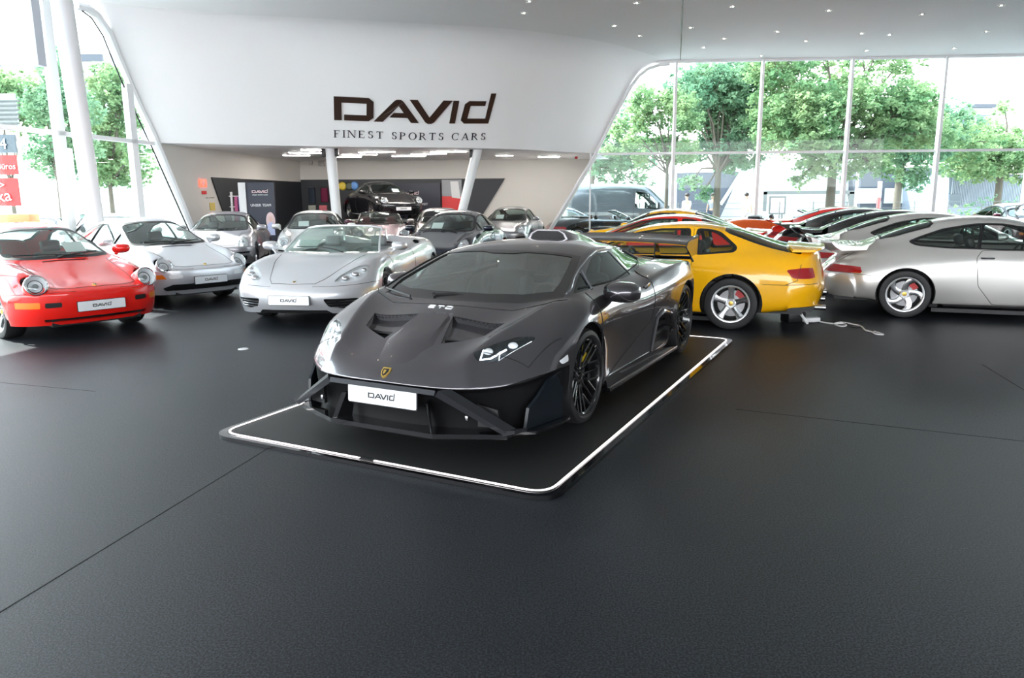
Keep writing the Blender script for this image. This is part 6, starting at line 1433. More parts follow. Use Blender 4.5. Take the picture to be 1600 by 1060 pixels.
M['leafA'] = leafmat('leaves_fresh', (.13, .25, .12), (.30, .40, .20)); M['leafB'] = leafmat('leaves_blue_green', (.11, .23, .14), (.24, .36, .21)); M['bark'] = mat('bark', (.10, .085, .065), .9, noise=(6, .3))
import numpy as np
def leaves(blobs, n, size, seed=0):
    rg = np.random.default_rng(seed); tot = sum(b[3]**2 for b in blobs); P = []
    for b in blobs:
        x, y, z, r = b[:4]; fz = b[4] if len(b) > 4 else .75; k = max(8, int(n*r*r/tot))
        d = rg.normal(size=(k, 3)); d /= np.linalg.norm(d, axis=1)[:, None]
        # small twigs: clumps of leaves around a few hundred twig ends
        t = max(6, k//14); c = rg.normal(size=(t, 3)); c /= np.linalg.norm(c, axis=1)[:, None]; c *= (rg.random((t, 1))**.45)*r*1.12
        q = c[rg.integers(0, t, k)]+d*rg.random((k, 1))*size*2.6; q[:, 2] *= fz; P.append(q+np.array([x, y, z]))
    P = np.concatenate(P); N = len(P); s_ = size*(.6+.8*rg.random((N, 1)))
    u = rg.normal(size=(N, 3))*np.array([1, 1, .6]); u /= np.linalg.norm(u, axis=1)[:, None]; w = np.cross(u, rg.normal(size=(N, 3))); w /= np.linalg.norm(w, axis=1)[:, None]
    V_ = np.stack([P-u*s_, P+w*s_*.5-u*s_*.1, P+u*s_, P-w*s_*.5-u*s_*.1], 1).reshape(-1, 3).astype(np.float32)
    me = D.meshes.new('foliage'); me.vertices.add(4*N); me.vertices.foreach_set('co', V_.ravel()); me.loops.add(4*N); me.loops.foreach_set('vertex_index', np.arange(4*N, dtype=np.int32))
    me.polygons.add(N); me.polygons.foreach_set('loop_start', np.arange(0, 4*N, 4, dtype=np.int32)); me.polygons.foreach_set('loop_total', np.full(N, 4, dtype=np.int32)); me.update(calc_edges=True); return me
def tree(x, y, trunk_h, trunk_r, blobs, n, size, m, lab, seed=0, lean=0., group=None):
    e = empty('tree', (x, y, -.1)); mb = MB(); top = Vector((lean, 0, trunk_h)); mb.tube([(0, 0, 0), (lean*.4, 0, trunk_h*.5), top], [trunk_r*1.1, trunk_r, trunk_r*.8], 10)
    rd = random.Random(seed+5)
    for (bx, by, bz, r, *_) in blobs:
        b = Vector((bx, by, bz)); mid = top.lerp(b, .5)+Vector((rd.uniform(-.2, .2), rd.uniform(-.2, .2), .2)); mb.tube([top-Vector((0, 0, .4*rd.random()*trunk_h*.4)), mid, b], [trunk_r*.5, trunk_r*.3, trunk_r*.12], 6)
        for _ in range(3): mb.tube([mid.lerp(b, .4), b+Vector((rd.uniform(-r, r), rd.uniform(-r, r), rd.uniform(-r, r)))*.7], [trunk_r*.14, trunk_r*.05], 5)
    mb.obj('trunk', M['bark'], e, 50); me = leaves(blobs, int(n*2.4), size*.8, seed); me.materials.append(m); link_mesh('foliage', me, e); tag(e, lab, 'tree', group); return e
def blobs_at(y0, spec, ox, oy):
    """crown clumps located by survey: (u, v, radius m, depth offset)"""
    out = []
    for u, v, r, dy in spec:
        p = at_y(u, v, y0+dy); out.append((p.x-ox, p.y-oy, p.z+.1, r, .8))
    return out
rd_ = random.Random(3)
def crown(u0, v0, u1, v1, r, k, dy, rs):
    rq = random.Random(rs); return [(rq.uniform(u0, u1), rq.uniform(v0, v1), r*rq.uniform(.75, 1.25), rq.uniform(-dy, dy)) for _ in range(k)]
p = at_y(1297, 318, 33); tree(p.x, p.y, 3.6, .19, blobs_at(33, crown(1205, 95, 1470, 225, 1.05, 34, 1.8, 1)+crown(1190, 215, 1380, 262, .62, 10, 1.3, 2)+[(1245, 285, .4, 0), (1330, 268, .5, 0), (1390, 270, .5, 0), (1420, 150, .9, 0), (1290, 70, 1.2, 0), (1370, 80, 1.2, 0)], p.x, p.y), 26000, .105, M['leafA'], 'large spreading leafy tree outside with a thick trunk behind the red cars', 11)
p = at_y(1041, 315, 30); tree(p.x, p.y, 3.0, .075, blobs_at(30, crown(975, 150, 1085, 240, .5, 18, .9, 3)+[(1000, 250, .35, 0), (1050, 245, .35, 0), (965, 200, .5, 0), (955, 235, .4, 0)], p.x, p.y), 7000, .08, M['leafA'], 'slim young tree outside with a thin trunk right of the grey van', 12)
p = at_y(1120, 315, 36); tree(p.x, p.y, 3.2, .16, blobs_at(36, crown(1075, 105, 1195, 225, .95, 22, 1.5, 4)+crown(1070, 225, 1175, 262, .6, 8, 1., 5)+[(1078, 285, .5, 0), (1100, 300, .45, 0), (1150, 130, 1.1, 0), (1165, 180, 1.0, 0), (1180, 100, .9, 0)], p.x, p.y), 18000, .11, M['leafB'], 'broad tree outside with low hanging boughs before the dark sloped building', 13)
p = at_y(925, 300, 40); tree(p.x, p.y, 3.5, .14, blobs_at(40, crown(925, 180, 1010, 270, .9, 13, 1., 6)+[(960, 270, .8, 0), (1000, 290, .8, 0)], p.x, p.y), 4200, .13, M['leafB'], 'tree standing outside behind the grey van at the slanted wall edge', 14)
p = at_y(1402, 310, 44); tree(p.x, p.y, 3.5, .2, blobs_at(44, crown(1380, 190, 1480, 250, 1.3, 10, 2., 7)+[(1420, 280, .9, 0)], p.x, p.y), 6000, .15, M['leafB'], 'shaded tree outside beside the red and white post', 15)
p = at_y(1560, 300, 46); tree(p.x, p.y, 4.2, .2, blobs_at(46, crown(1490, 205, 1640, 262, 1.5, 15, 2.4, 8)+[(1520, 265, 1.0, 0), (1600, 265, 1.1, 0), (1570, 170, .6, 0)], p.x, p.y), 9000, .15, M['leafA'], 'wide tree crown outside above the pale corrugated wall', 16)
# left side greenery
def tree_left(u, v, y, spec, n, size, m, lab, seed, r=.1): 
    p = at_y(u, v, y); return tree(p.x, p.y, 2.6, r, blobs_at(y, spec, p.x, p.y), n, size, m, lab, seed)
tree_left(175, 318, 34, crown(145, 225, 225, 290, .75, 10, 1., 20)+crown(150, 130, 225, 215, .9, 9, 1., 21), 8500, .11, M['leafA'], 'leafy tree outside the left window wall beyond the tall round column', 21)
tree_left(95, 312, 30, crown(60, 150, 120, 260, .8, 9, 1., 22)+[(75, 100, .7, 0)], 5200, .11, M['leafB'], 'tree outside the left windows between the sign and the round column', 22)
tree_left(20, 312, 38, crown(-40, 120, 50, 180, 1.1, 8, 1., 23), 4200, .14, M['leafA'], 'tree outside at the far left above the red sign', 23)
def shrub(u, v, y, r, n, m, lab, cat='shrub', seed=0, name='shrub'):
    p = at_y(u, v, y); p.z = -.1; me = leaves([(0, 0, r*.6, r, .7), (r*.8, 0, r*.45, r*.7, .7), (-r*.8, .1, r*.5, r*.75, .7)], n, .05, seed); me.materials.append(m); e = empty(name, (p.x, p.y, p.z)); link_mesh('foliage', me, e)
    mb = MB(); mb.tube([(0, 0, -.15), (0, 0, r*.6)], .03, 6); mb.obj('stem', M['bark'], e); tag(e, lab, cat); return e
for k, (u, v, y, r, n, lab) in enumerate([(1440, 326, 34, .8, 1500, 'yellow green bush outside left of the rightmost window post'), (1510, 322, 36, .9, 1500, 'pale bush outside at the foot of the corrugated wall'), (1560, 318, 40, 1.3, 1600, 'green bush outside before the corrugated wall, nearest the right edge'), (72, 332, 19.5, .45, 900, 'low green shrub outside behind the red coupe'), (18, 334, 18, .4, 900, 'shrub in the orange planter below the red sign'), (165, 330, 24, .5, 900, 'low pale shrub outside right of the round column')]):
    shrub(u, v, y, r, n, M['leafA'] if k != 2 else M['leafB'], lab, seed=30+k)
c = at_y(18, 336, 18); e = MB().box((0, 0, 0), (1.1, .4, .35), bevel=.03).obj('planter', mat('planter_orange', (.75, .22, .08), .6)); e.location = (c.x, c.y, c.z-.15); tag(e, 'orange planter outside beneath the red sign at far left', 'planter')
# buildings
M['bwhite'] = mat('facade_white', (.45, .47, .48), .7); M['bgrey'] = mat('facade_dark', (.055, .062, .08), .6); M['bwin'] = mat('facade_glass', (.06, .09, .12), .15); M['corr'] = mat('corrugated_sheet', (.22, .25, .30), .5); M['concrete'] = mat('concrete', (.15, .155, .15), .9, noise=(1.5, .1))
def quad_building(name, pts, y, depth, m, lab, cat='building', extra=None):
    P = [at_y(u, v, y) for u, v in pts]
    for q_, (u, v) in zip(P, pts):
        if v > 300: q_.z = -.1
    bx = sum(p.x for p in P)/len(P); e = empty(name, (bx, y, 0)); mb = MB(); mb.prism([(p.x-bx, p.z) for p in P], 0, depth, 'y'); mb.obj('facade', m, e, 20)
    if extra: extra(e, bx)
    tag(e, lab, cat); return e
quad_building('sloped_building', [(1058, 322), (1058, 270), (1158, 268), (1124, 322)], 52, 8, M['bgrey'], 'dark grey building with a sloped end outside behind the broad tree', extra=lambda e, bx: [MB().tube([(at_y(1158, 270, 51.9).x-bx, -.1, at_y(1158, 270, 51.9).z), (at_y(1126, 320, 51.9).x-bx, -.1, at_y(1126, 320, 51.9).z)], .12, 4).obj('stair_rail', M['bwhite'], e)])
quad_building('white_hall', [(1125, 322), (1162, 250), (1345, 250), (1345, 322)], 58, 8, M['bwhite'], 'bright white hall outside behind the tree trunk')
def portal(e, bx):
    for (a, b, c_, d) in ((1191, 300, 1195, 330), (1325, 300, 1332, 330), (1191, 299, 1332, 303)):
        P0, P1 = at_y(a, b, 44), at_y(c_, d, 44); MB().box(((P0.x+P1.x)/2-bx, -.1, (P0.z+P1.z)/2), (abs(P1.x-P0.x), .3, abs(P0.z-P1.z))).obj('portal_beam', M['concrete'], e)
P0, P1 = at_y(1191, 300, 44), at_y(1332, 330, 44); e = empty('portal_frame', ((P0.x+P1.x)/2, 44, 0)); portal(e, (P0.x+P1.x)/2); tag(e, 'grey concrete portal frame outside around the tree trunk', 'portal')
p = at_y(1214, 322, 42); e = empty('notice_case', (p.x, p.y, 0)); MB().box((0, 0, 1.05), (.95, .12, 1.0)).box((-.3, 0, .25), (.08, .08, .7)).box((.3, 0, .25), (.08, .08, .7)).obj('case_frame', M['concrete'], e); MB().box((0, -.07, 1.05), (.75, .02, .8)).obj('notice_sheet', mat('case_paper', (.75, .6, .62), .7), e); tag(e, 'grey framed notice case outside inside the portal frame', 'notice case')
quad_building('dark_building', [(1345, 322), (1345, 262), (1480, 262), (1480, 322)], 56, 6, M['bgrey'], 'dark facade outside behind the red and white post', extra=lambda e, bx: [MB().box((at_y(1400, 306, 55.8).x-bx+k*2.2, -.1, at_y(1400, 306, 55.8).z), (1.6, .1, 1.1)).obj('window', M['bwhite'], e) for k in (-1, 0, 1)])  # facade in one even dark grey with pale windows
def corr(e, bx):
    a, b = at_y(1484, 322, 50), at_y(1640, 272, 50); mb = MB(); n = 60
    for k in range(n): mb.box((a.x-bx+(b.x-a.x)*k/n, -.06, (a.z+b.z)/2), (.07, .1, b.z-a.z))
    mb.obj('corrugation', M['corr'], e); o = at_y(1490, 312, 50); MB().box((o.x-bx, -.12, o.z), (.75, .1, .7)).obj('window', M['bwin'], e)
    c0, c1 = at_y(1480, 272, 49.8), at_y(1650, 272, 49.8); MB().box(((c0.x+c1.x)/2-bx, -.1, c0.z+.1), (c1.x-c0.x, .5, .2)).obj('roof_edge', M['concrete'], e)
quad_building('corrugated_hall', [(1483, 325), (1483, 273), (1650, 273), (1650, 325)], 50, 8, M['corr'], 'pale blue corrugated hall outside at the right edge', extra=corr)
def hill(e, bx):
    for u, v in ((1512, 196), (1536, 190), (1520, 215)): q = at_y(u, v, 84.9); MB().box((q.x-bx, -.1, q.z), (1.3, .2, 1.4)).obj('window', M['bwin'], e)
    a, b = at_y(1493, 182, 84.5), at_y(1552, 164, 84.5); MB().prism([(at_y(1493, 186, 85).x-bx, at_y(1493, 186, 85).z), (at_y(1510, 163, 85).x-bx, at_y(1510, 163, 85).z), (at_y(1552, 163, 85).x-bx, at_y(1552, 163, 85).z), (at_y(1552, 169, 85).x-bx, at_y(1552, 169, 85).z), (at_y(1512, 169, 85).x-bx, at_y(1512, 169, 85).z), (at_y(1500, 188, 85).x-bx, at_y(1500, 188, 85).z)], -.6, 1, 'y').obj('roof', M['bgrey'], e)
quad_building('hillside_house', [(1496, 306), (1496, 186), (1512, 168), (1550, 168), (1550, 306)], 85, 6, M['bwhite'], 'distant white house with a dark angular roof above the trees at right', extra=hill)
# left buildings: glass block, panel wall with sign
def lwin(e, bx):
    for k in range(3):
        q = at_y(125+0*k, 90+40*k, 59.8); MB().box((q.x-bx, -.1, q.z), (3.4, .2, .5)).obj('balcony_band', M['bgrey'], e)
quad_building('balcony_house', [(112, 320), (112, 76), (152, 76), (152, 320)], 60, 8, M['bwhite'], 'pale balconied house outside the left windows beyond the trees', extra=lwin)
# red letter board of the neighbouring unit at the left edge
yS = 15.6; A, Bq = at_y(-60, 205, yS), at_y(38, 335, yS); e = empty('window_signage', ((A.x+Bq.x)/2-2.2, yS, 0)); cx = e.location.x
def qb(u0, v0, u1, v1, m, nm, dy=0., par=None):
    a, b = at_y(u0, v0, yS+dy), at_y(u1, v1, yS+dy); return MB().box(((a.x+b.x)/2-cx, dy, (a.z+b.z)/2), (abs(b.x-a.x), .04, abs(a.z-b.z))).obj(nm, m, par or e)
e.location = (cx, yS, 0)
qb(-60, 243, 29, 273, M['signred'], 'red_panel'); qb(-60, 279, 33, 322, M['signred'], 'red_panel'); qb(-60, 211, 27, 239, M['bwin'], 'number_panel'); qb(29, 205, 42, 335, M['white'], 'panel_post', .03); qb(-60, 147, 30, 198, M['bwhite'], 'louvre_panel', .05)
for k in range(7): qb(-60, 150+7*k, 30, 152+7*k, M['concrete'], 'louvre', .0) if k else None
def stext(u, v, txt, size, m, rot=0.):
    a = at_y(u, v, yS-.04); text_mesh(txt, size, m, 'sign_text', e, Matrix.Translation((a.x-cx, -.045, a.z)) @ Matrix.Rotation(rot, 4, 'Y') @ FACE, .003)
stext(5, 225.5, '4', .30, M['white']); stext(10, 260.5, 'Büros', .16, M['white']); stext(3, 290, '>', .22, M['white']); stext(6, 307, 'ka', .34, M['white'], -.15)
tag(e, 'red panels reading Büros with the number 4 outside the far left window', 'sign')
yw = 14.2; a, b = at_y(-60, -20, yw), at_y(67, 103, yw); e = empty('canopy_panel', ((a.x+b.x)/2, yw, 0)); MB().box((0, 0, (a.z+b.z)/2), (b.x-a.x, .25, a.z-b.z)).obj('panel', mat('canopy_blueish', (.62, .68, .76), .5), e); tag(e, 'pale blue grey hanging panel outside the upper far left window', 'panel')
yk = 18.5; a, b = at_y(93, 232, yk), at_y(120, 330, yk); e = empty('info_pillar', ((a.x+b.x)/2, yk, 0)); MB().box((0, 0, a.z/2), (b.x-a.x, .25, a.z), bevel=.02).obj('pillar_panel', M['white'], e); q = at_y(101, 244, yk); MB().box((q.x-(a.x+b.x)/2, -.135, q.z), (.10, .02, .07)).obj('pillar_mark', M['ink'], e); q = at_y(115, 326, yk); MB().box((q.x-(a.x+b.x)/2, -.135, q.z), (.22, .03, .10)).obj('pillar_plate', M['alloy'], e); tag(e, 'tall white information pillar outside left of the round column', 'pillar')
# street furniture and fence at right
p = at_y(1372, 325, 38); e = empty('marker_post', (p.x, p.y, 0)); MB().tube([(0, 0, -.1), (0, 0, 2.2)], .09, 10).obj('post', mat('post_red', (.65, .12, .12), .5), e); MB().tube([(0, 0, 1.45), (0, 0, 2.25)], .10, 10).obj('post_band', M['white'], e); tag(e, 'red and white marker post outside behind the dark coupes', 'post')
for k, (u, lab) in enumerate(((1053, 'left'), (1175, 'middle'), (1336, 'right'))):
    p = at_y(u, 325, 39); e = empty('street_lamp', (p.x, p.y, 0)); MB().tube([(0, 0, -.1), (0, 0, 6.0)], .07, 8).obj('lamp_pole', M['alloy'], e); MB().box((0, -.3, 6.0), (.2, .8, .1)).obj('lamp_head', M['alloy'], e); tag(e, 'grey street lamp pole outside, %s one behind the right window wall' % lab, 'street lamp')
A, Bq = at_y(1060, 318, 40), at_y(1640, 318, 40); e = empty('mesh_fence', (A.x, 40, 0)); mb = MB()
for k in range(0, 12): mb.box(((Bq.x-A.x)*k/11, 0, .6), (.05, .05, 1.3))
for z in (.1, .5, .9, 1.2): mb.box(((Bq.x-A.x)/2, 0, z), (Bq.x-A.x, .02, .02))
mb.obj('fence_panel', M['concrete'], e); tag(e, 'low grey rail fence running outside behind the coupes', 'fence')
# people outside
def person(u, v, y, shirt, trousers, lab, pose=0, face=1):
    p = at_y(u, v, y); e = empty('person', (p.x, p.y, -.1), pose)
    def skin(name, J, E_, m):
        bm = bmesh.new(); vs = [bm.verts.new(j[:3]) for j in J]
        for a, b in E_: bm.edges.new((vs[a], vs[b]))
        me = D.meshes.new(name); bm.to_mesh(me); bm.free(); o = D.objects.new(name, me); COL.objects.link(o); md = o.modifiers.new('k', 'SKIN'); s2 = o.modifiers.new('s', 'SUBSURF'); s2.levels = s2.render_levels = 1
        for i, j in enumerate(J): me.skin_vertices[0].data[i].radius = (j[3], j[4] if len(j) > 4 else j[3])
        me.skin_vertices[0].data[0].use_root = True
        m2 = D.meshes.new_from_object(o.evaluated_get(bpy.context.evaluated_depsgraph_get())); D.objects.remove(o); m2.materials.clear(); m2.materials.append(m); m2.shade_smooth(); return link_mesh(name, m2, e)
    sk = M.setdefault('skin', mat('skin', (.58, .36, .26), .5))
    body = [(0, 0, .95, .14, .10), (0, 0, 1.2, .13, .10), (0, 0, 1.42, .15, .09), (0, 0, 1.50, .05), (0, .01, 1.58, .055), (0, .01, 1.68, .09, .08), (0, .01, 1.76, .07),
            (.19, 0, 1.43, .05), (.25, .02, 1.15, .04), (.22, .16, .92, .03), (.22, .20, .86, .03), (-.19, 0, 1.43, .05), (-.25, .02, 1.15, .04), (-.22, .16, .92, .03), (-.22, .20, .86, .03),
            (.10, 0, .88, .085), (.11, .06, .48, .055), (.11, -.04, .10, .04), (.11, .10, .04, .035), (-.10, 0, .88, .085), (-.11, -.05, .48, .055), (-.11, -.16, .12, .04), (-.11, -.02, .04, .035)]
    E_ = [(0, 1), (1, 2), (2, 3), (3, 4), (4, 5), (5, 6), (2, 7), (7, 8), (8, 9), (9, 10), (2, 11), (11, 12), (12, 13), (13, 14), (0, 15), (15, 16), (16, 17), (17, 18), (0, 19), (19, 20), (20, 21), (21, 22)]
    skin('body', body, E_, sk)
    skin('shirt', [(0, 0, .95, .165, .125), (0, 0, 1.2, .155, .12), (0, 0, 1.42, .17, .11), (.20, 0, 1.43, .07), (.24, .01, 1.25, .06), (-.20, 0, 1.43, .07), (-.24, .01, 1.25, .06)], [(0, 1), (1, 2), (2, 3), (3, 4), (2, 5), (5, 6)], shirt)
    skin('trousers', [(0, 0, .96, .155, .12), (.10, 0, .88, .10), (.11, .06, .48, .07), (.11, -.04, .14, .06), (-.10, 0, .88, .10), (-.11, -.05, .48, .07), (-.11, -.16, .16, .06)], [(0, 1), (1, 2), (2, 3), (0, 4), (4, 5), (5, 6)], trousers)
    MB().ico((0, -.01, 1.74), .105, (1, 1.05, .85), 2).obj('hair', M.setdefault('hair', mat('dark_hair', (.03, .02, .015), .6)), e); tag(e, lab, 'person'); return e
dk = mat('dark_trousers', (.05, .06, .09), .8)
person(1073, 320, 34, M['white'], dk, 'dark haired person in a white shirt walking outside right of the grey van', .6)
person(1113, 320, 38.6, mat('grey_shirt', (.30, .32, .36), .8), dk, 'person with dark hair standing outside behind the dark open car', 2.5)
person(1166, 322, 34, M['white'], mat('pale_trousers', (.55, .55, .52), .8), 'person in white walking outside before the white hall', -.9)
# ---------------------------------------------------------------- the cars
M['p_red'] = paint('red_paint', (.80, .016, .010)); M['p_silver'] = paint('silver_paint', (.74, .75, .78), .5, .28); M['p_arctic'] = paint('arctic_silver', (.50, .50, .52), .65, .28)
M['p_yel'] = paint('yellow_paint', (1.0, .50, .006)); M['p_black'] = paint('black_paint', (.008, .008, .010)); M['p_navy'] = paint('navy_paint', (.015, .02, .035), .3); M['p_cream'] = paint('pale_silver', (.78, .77, .75), .3)
M['p_grey'] = paint('grey_silver', (.34, .35, .36), .6, .3); M['p_maroon'] = paint('maroon_paint', (.10, .02, .04), .3); M['p_brown'] = paint('bronze_grey_paint', (.20, .17, .17), .5, .3); M['p_orange'] = paint('orange_paint', (.85, .13, .015)); M['p_white'] = paint('white_paint', (.75, .75, .75)); M['p_teal'] = paint('dark_teal_paint', (.05, .09, .11), .4)
M['p_mink'] = paint('grey_mauve_paint', (.50, .48, .51), .6, .3); M['p_turbo'] = paint('warm_silver', (.74, .715, .69), .6, .27); M['p_scarlet'] = paint('deep_red_paint', (.45, .008, .012)); M['p_van'] = paint('van_grey', (.09, .10, .11), .4, .3)
def car(name, pos, lab, z=0., group=None):
    LV[0] = 3 if math.hypot(pos[0], pos[1]) < 13.5 else 2
    e = empty(name, (pos[0], pos[1], z), math.radians(pos[2])); tag(e, lab, 'car', group); return e
r = empty('supercar', (LX, LY, .031), LT); tag(r, 'dark grey wedge-shaped supercar with roof scoop and rear wing, on the black display mat', 'car'); build_wedge(r)
r = car('coupe', (-5.49, 9.15, -39.8), 'bright red coupe with round headlamps at the left edge of the hall'); build_rear_engine(r, M['p_red'], sheet=2)
r = car('coupe', (-5.30, 11.86, -39.5), 'silver coupe with round lamps parked between the red coupe and the open silver spider'); build_rear_engine(r, M['p_silver'], 'slant', frontbits='late')
r = car('spider', (-2.58, 10.06, -97.5), 'open silver spider with black grilles and wing humps, left behind the grey supercar'); build_spider(r, M['p_silver'])
r = car('coupe', (-6.62, 16.9, -79), 'mauve grey coupe with a pale roof behind the silver coupe'); build_rear_engine(r, M['p_mink'], 'oval', frontbits='modern')
r = car('coupe', (-4.66, 17.6, -79), 'pale silver coupe with a white sheet in its windscreen, left of the upright column'); build_rear_engine(r, M['p_cream'], 'slant', frontbits='modern', sheet=1)
r = car('cabriolet', (-3.62, 20.8, -78), 'open maroon cabriolet right of the upright column'); build_rear_engine(r, M['p_maroon'], cabrio=True, seat=M['leatherred'], has_plate=False)
r = car('coupe', (-1.88, 20.7, -81), 'bronze grey coupe below the raised black coupe', ); build_rear_engine(r, M['p_brown'], frontbits='modern', has_plate=False)
r = car('coupe', (-1.45, 15.7, -101.5), 'navy coupe with a white sheet in its windscreen behind the silver spider'); build_rear_engine(r, M['p_navy'], 'oval', frontbits='modern', sheet=1)
r = car('coupe', (-.20, 22.7, -101), 'grey coupe furthest back beside the leaning column'); build_rear_engine(r, M['p_grey'], 'oval', frontbits='modern', sheet=1)
r = car('coupe', (-3.95, 25.25, -60.3), 'black coupe raised on a car lift before the slat wall', z=.85); build_rear_engine(r, M['p_black'], frontbits='modern', sheet=2)
e = empty('car_lift', (-3.95, 25.25, 0), math.radians(-60.3)); MB().box((-1.7, 0, .04), (2.0, 1.5, .08), bevel=.02).obj('lift_base', M['navy'], e)
for s in (1, -1):
    MB().box((-1.15, s*.62, .825), (2.75, .38, .05)).obj('lift_ramp', M['steel'], e); mb = MB(); mb.tube([(-2.5, s*.62, .1), (-1.0, s*.62, .79)], .04, 8); mb.obj('lift_arm', M['steel'], e); mb = MB(); mb.tube([(-1.0, s*.56, .1), (-2.5, s*.56, .79)], .04, 8); mb.obj('lift_arm', M['steel'], e)
tag(e, 'white scissor car lift carrying the black coupe', 'car lift')
# right hand rows
r = car('hatchback', (.70, 10.45, 158), 'yellow hatchback coupe nearest, seen from its rear quarter behind the supercar'); build_hatch(r, M['p_yel'])
r = car('hatchback', (1.46, 14.56, 157), 'red hatchback with a white roof behind the nearest yellow hatchback'); build_hatch(r, M['p_red'], roofm=M['p_white'], simple=True)
r = car('coupe', (2.5, 18.1, 157), 'yellow coupe behind the red hatchback, its arched roof showing'); build_rear_engine(r, M['p_yel'], view='rear', has_plate=False)
r = car('coupe', (7.53, 9.53, -21), 'silver coupe with a slatted tail spoiler, nearest of the right hand row'); build_rear_engine(r, M['p_turbo'], 'slant', wing='turbo', wheel=('twist', 'alloy'), wide=.035, frontbits='late', view='rear', has_plate=False)
r = car('coupe', (8.15, 11.9, -21), 'second silver coupe right behind the silver coupe with the slatted spoiler'); build_rear_engine(r, M['p_turbo'], 'slant', wing='duck', wheel=('cup', 'alloy'), frontbits='late', view='rear', has_plate=False)
r = car('coupe', (8.85, 14.2, -21), 'black coupe with a grille on its spoiler, nearer of the two black coupes'); build_rear_engine(r, M['p_black'], 'slant', wing='turbo', frontbits='late', view='rear', has_plate=False)
r = car('coupe', (9.3, 16.6, -21), 'black coupe further back of the two, next to the red coupe'); build_rear_engine(r, M['p_black'], 'slant', wing='whale', frontbits='late', view='rear', has_plate=False)
r = car('coupe', (9.9, 19.0, -21), 'deep red coupe behind the black coupes'); build_rear_engine(r, M['p_red'], wing='whale', view='rear', has_plate=False)
r = car('sports_car', (9.0, 21.3, -21), 'open orange sports car with round tail lights behind the red coupe'); build_rear_engine(r, M['p_orange'], cabrio=True, wing=None, view='rear', has_plate=False)
for s in (1, -1):
    for y in (.34, .58):
        mb = MB(); mb.lathe([(0, -.02), (.075, -.02), (.085, .0), (.06, .01), (0, .0)], 20, 'x'); o = mb.obj('round_tail_light', M['lampdark'], r); o.location = (-3.29+(.05 if y > .5 else 0), s*y, .56); o.rotation_euler = (0, 0, PI)
r = car('coupe', (15.7, 22.4, -95), 'dark maroon coupe by the right window wall at the edge of the view'); build_rear_engine(r, M['p_maroon'], has_plate=False, sheet=1)
# outside
r = car('roadster', (3.4, 30.3, 0), 'dark teal roadster with a fabric roof parked outside right of the grey van', z=-.11); build_rear_engine(r, M['p_teal'], 'oval', frontbits='modern', has_plate=False)
r = car('cabriolet', (4.5, 27.6, 8), 'open black cabriolet parked outside in front of the grey van', z=-.11); build_rear_engine(r, M['p_black'], cabrio=True, has_plate=False)
r = car('coupe', (-12.6, 19.5, -70), 'white coupe parked outside behind the red coupe', z=-.11); build_rear_engine(r, M['p_white'], has_plate=False)
r = car('coupe', (-14.2, 25.5, -60), 'white coupe parked outside beyond the left window wall, behind the silver coupe', z=-.11); build_rear_engine(r, M['p_white'], 'oval', frontbits='modern', has_plate=False)
r = car('coupe', (-8.3, 15.6, -60), 'silver coupe behind the red coupe by the left window wall'); build_rear_engine(r, M['p_silver'], has_plate=False)
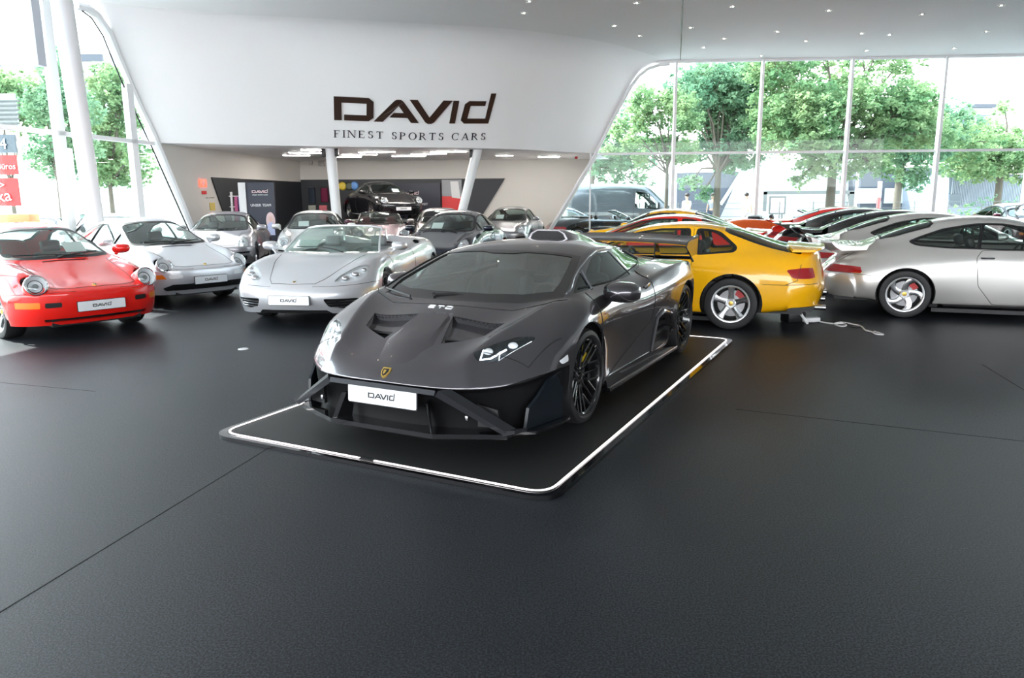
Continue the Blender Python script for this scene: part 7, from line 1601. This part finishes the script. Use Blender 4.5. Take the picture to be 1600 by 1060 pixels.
# panel van
LV[0] = 2
def build_van(root, P):
    c = [[(x, y, z) for x, y, z in r] for r in (
     [(.80,0,.25),(.79,.35,.25),(.74,.62,.25),(.66,.80,.25),(.56,.88,.25),(.50,.90,.25),(.48,.90,.25),(.48,.6,.22)],
     [(.88,0,.55),(.87,.35,.55),(.82,.62,.55),(.72,.82,.55),(.58,.92,.55),(.52,.94,.50),(.50,.94,.30),(.48,.6,.22)],
     [(.84,0,.88),(.83,.35,.88),(.78,.62,.88),(.68,.82,.88),(.56,.92,.86),(.50,.95,.65),(.48,.95,.30),(.46,.6,.22)],
     [(.55,0,1.12),(.54,.35,1.12),(.50,.64,1.11),(.44,.82,1.09),(.38,.93,1.02),(.36,.96,.70),(.36,.95,.30),(.36,.6,.22)],
     [(.25,0,1.28),(.24,.35,1.28),(.18,.66,1.27),(.08,.84,1.24),(.02,.93,1.12),(0,.965,.75),(0,.95,.30),(0,.6,.22)],
     [(-.25,0,1.72),(-.26,.35,1.72),(-.30,.64,1.70),(-.38,.80,1.62),(-.45,.94,1.15),(-.45,.97,.75),(-.45,.95,.28),(-.45,.6,.22)],
     [(-.62,0,2.10),(-.63,.35,2.10),(-.68,.62,2.07),(-.78,.78,1.92),(-.85,.95,1.18),(-.85,.975,.75),(-.85,.95,.28),(-.85,.6,.22)],
     [(-1.1,0,2.22),(-1.1,.35,2.22),(-1.1,.62,2.19),(-1.15,.80,2.02),(-1.2,.95,1.25),(-1.2,.98,.8),(-1.2,.95,.28),(-1.2,.6,.22)],
     [(-2.2,0,2.26),(-2.2,.35,2.26),(-2.2,.62,2.23),(-2.2,.82,2.05),(-2.2,.95,1.3),(-2.2,.98,.8),(-2.2,.95,.28),(-2.2,.6,.22)],
     [(-3.6,0,2.24),(-3.6,.35,2.24),(-3.6,.62,2.21),(-3.6,.82,2.03),(-3.6,.95,1.3),(-3.6,.98,.8),(-3.6,.95,.28),(-3.6,.6,.22)],
     [(-4.25,0,2.16),(-4.25,.35,2.16),(-4.25,.62,2.13),(-4.24,.80,1.98),(-4.22,.93,1.3),(-4.2,.96,.8),(-4.2,.94,.30),(-4.2,.6,.25)],
     [(-4.36,0,1.3),(-4.36,.35,1.3),(-4.36,.6,1.3),(-4.35,.78,1.3),(-4.3,.90,1.2),(-4.27,.93,.8),(-4.26,.92,.35),(-4.26,.6,.3)],
     [(-4.36,0,.4),(-4.36,.35,.4),(-4.36,.6,.4),(-4.35,.78,.4),(-4.3,.88,.4),(-4.27,.90,.38),(-4.26,.90,.35),(-4.26,.6,.3)])]
    B = Body(c, [('row', 10, 0, 6, .5), ('row', 12, 0, 6, .8), ('col', 6, 3, 11, .6)], 3); ar = lambda p, n: p.y > .6
    B.cut('x', circ(0, .34, .40, 30), 'side', ar, delete=True); B.cut('x', circ(-3.1, .34, .40, 30), 'side', ar, delete=True)
    B.cut('windshield', rounded([(-1, 1.34), (.40, 1.34), (.78, 1.32), (.70, 1.72), (.56, 2.02), (-1, 2.06)], .05)[4:], 'front', lambda p, n: n.x > .2 and p.x > -.9)
    B.cut('door_window', rounded([(-.22, 1.28), (-.62, 1.66), (-.88, 1.84), (-1.35, 1.92), (-1.42, 1.22), (-.5, 1.16)], .06), 'side', ar)
    B.cut('side_panel', rounded([(-1.62, 1.12), (-1.58, 1.95), (-2.85, 1.98), (-2.85, 1.12)], .1), 'side', ar); B.cut('side_panel', rounded([(-2.98, 1.12), (-2.98, 1.98), (-4.05, 1.93), (-4.08, 1.12)], .1), 'side', ar)
    B.cut('headlight', rounded([(.50, .74), (.52, .92), (.80, 1.0), (.93, .98), (.93, .86)], .05), 'front', lambda p, n: p.x > .2)
    panels(root, B, [('body', 'body_shell', P, 0, .02), ('windshield', 'windshield', M['glass'], -.004, 0), ('door_window', 'door_window', M['glass'], -.006, 0), ('side_panel', 'side_panel', P, -.012, -.015), ('headlight', 'headlight', M['refl'], .002, .02)])
    sm = B.seam([(-.35, .3), (-.30, 1.1), (-.62, 1.70), (-.9, 1.92), (-1.45, 1.98), (-1.50, .32)], 'side', .006, closed=True); B.seam([(-.78, 1.80), (-.74, 1.2)], 'side', .02, mb=sm); sm.obj('panel_gap', M['seam'], root)
    for s in (1, -1): mirror(root, (-.45, 1.10, 1.30), (.14, .22, .32), M['black'], s, stalk=(0, -.10, 0)) 
    underbody(root, 3.1, .6, -4.1, .95, .34, .40); interior(root, -1.0, .75, -.1, 1.35, .75, rear=False)
    for x in (0, -3.1):
        for s in (1, -1): add_wheel(root, x, .94, ('dish', .34, .21, .22, M['alloy'], M['black']), s)
r = empty('van', (6.6, 33.0, -.11), math.radians(4)); tag(r, 'tall grey panel van parked outside behind the slanted wall edge', 'van'); build_van(r, M['p_van'])

# sales sheets lying behind the windscreens
_short = {'bright red': 'bright red coupe at the left edge', 'open silver': 'open silver spider', 'pale silver': 'pale silver coupe left of the upright column', 'navy coupe': 'navy coupe behind the open silver spider', 'grey coupe': 'grey coupe beside the leaning column', 'black coupe': 'raised black coupe on the lift', 'dark maroon': 'maroon coupe at the right edge'}
for root, loc, tilt, size in SHEETS:
    o = MB().box((0, 0, 0), size).obj('sales_sheet', M['paper'])
    o.matrix_world = Matrix.Translation(root.location) @ Matrix.Rotation(root.rotation_euler.z, 4, 'Z') @ Matrix.Translation(loc) @ Matrix.Rotation(tilt, 4, 'Y')
    k = ' '.join(root['label'].split()[:2]); tag(o, 'white paper sheet behind the windscreen of the '+_short.get(k, k), 'paper sheet')
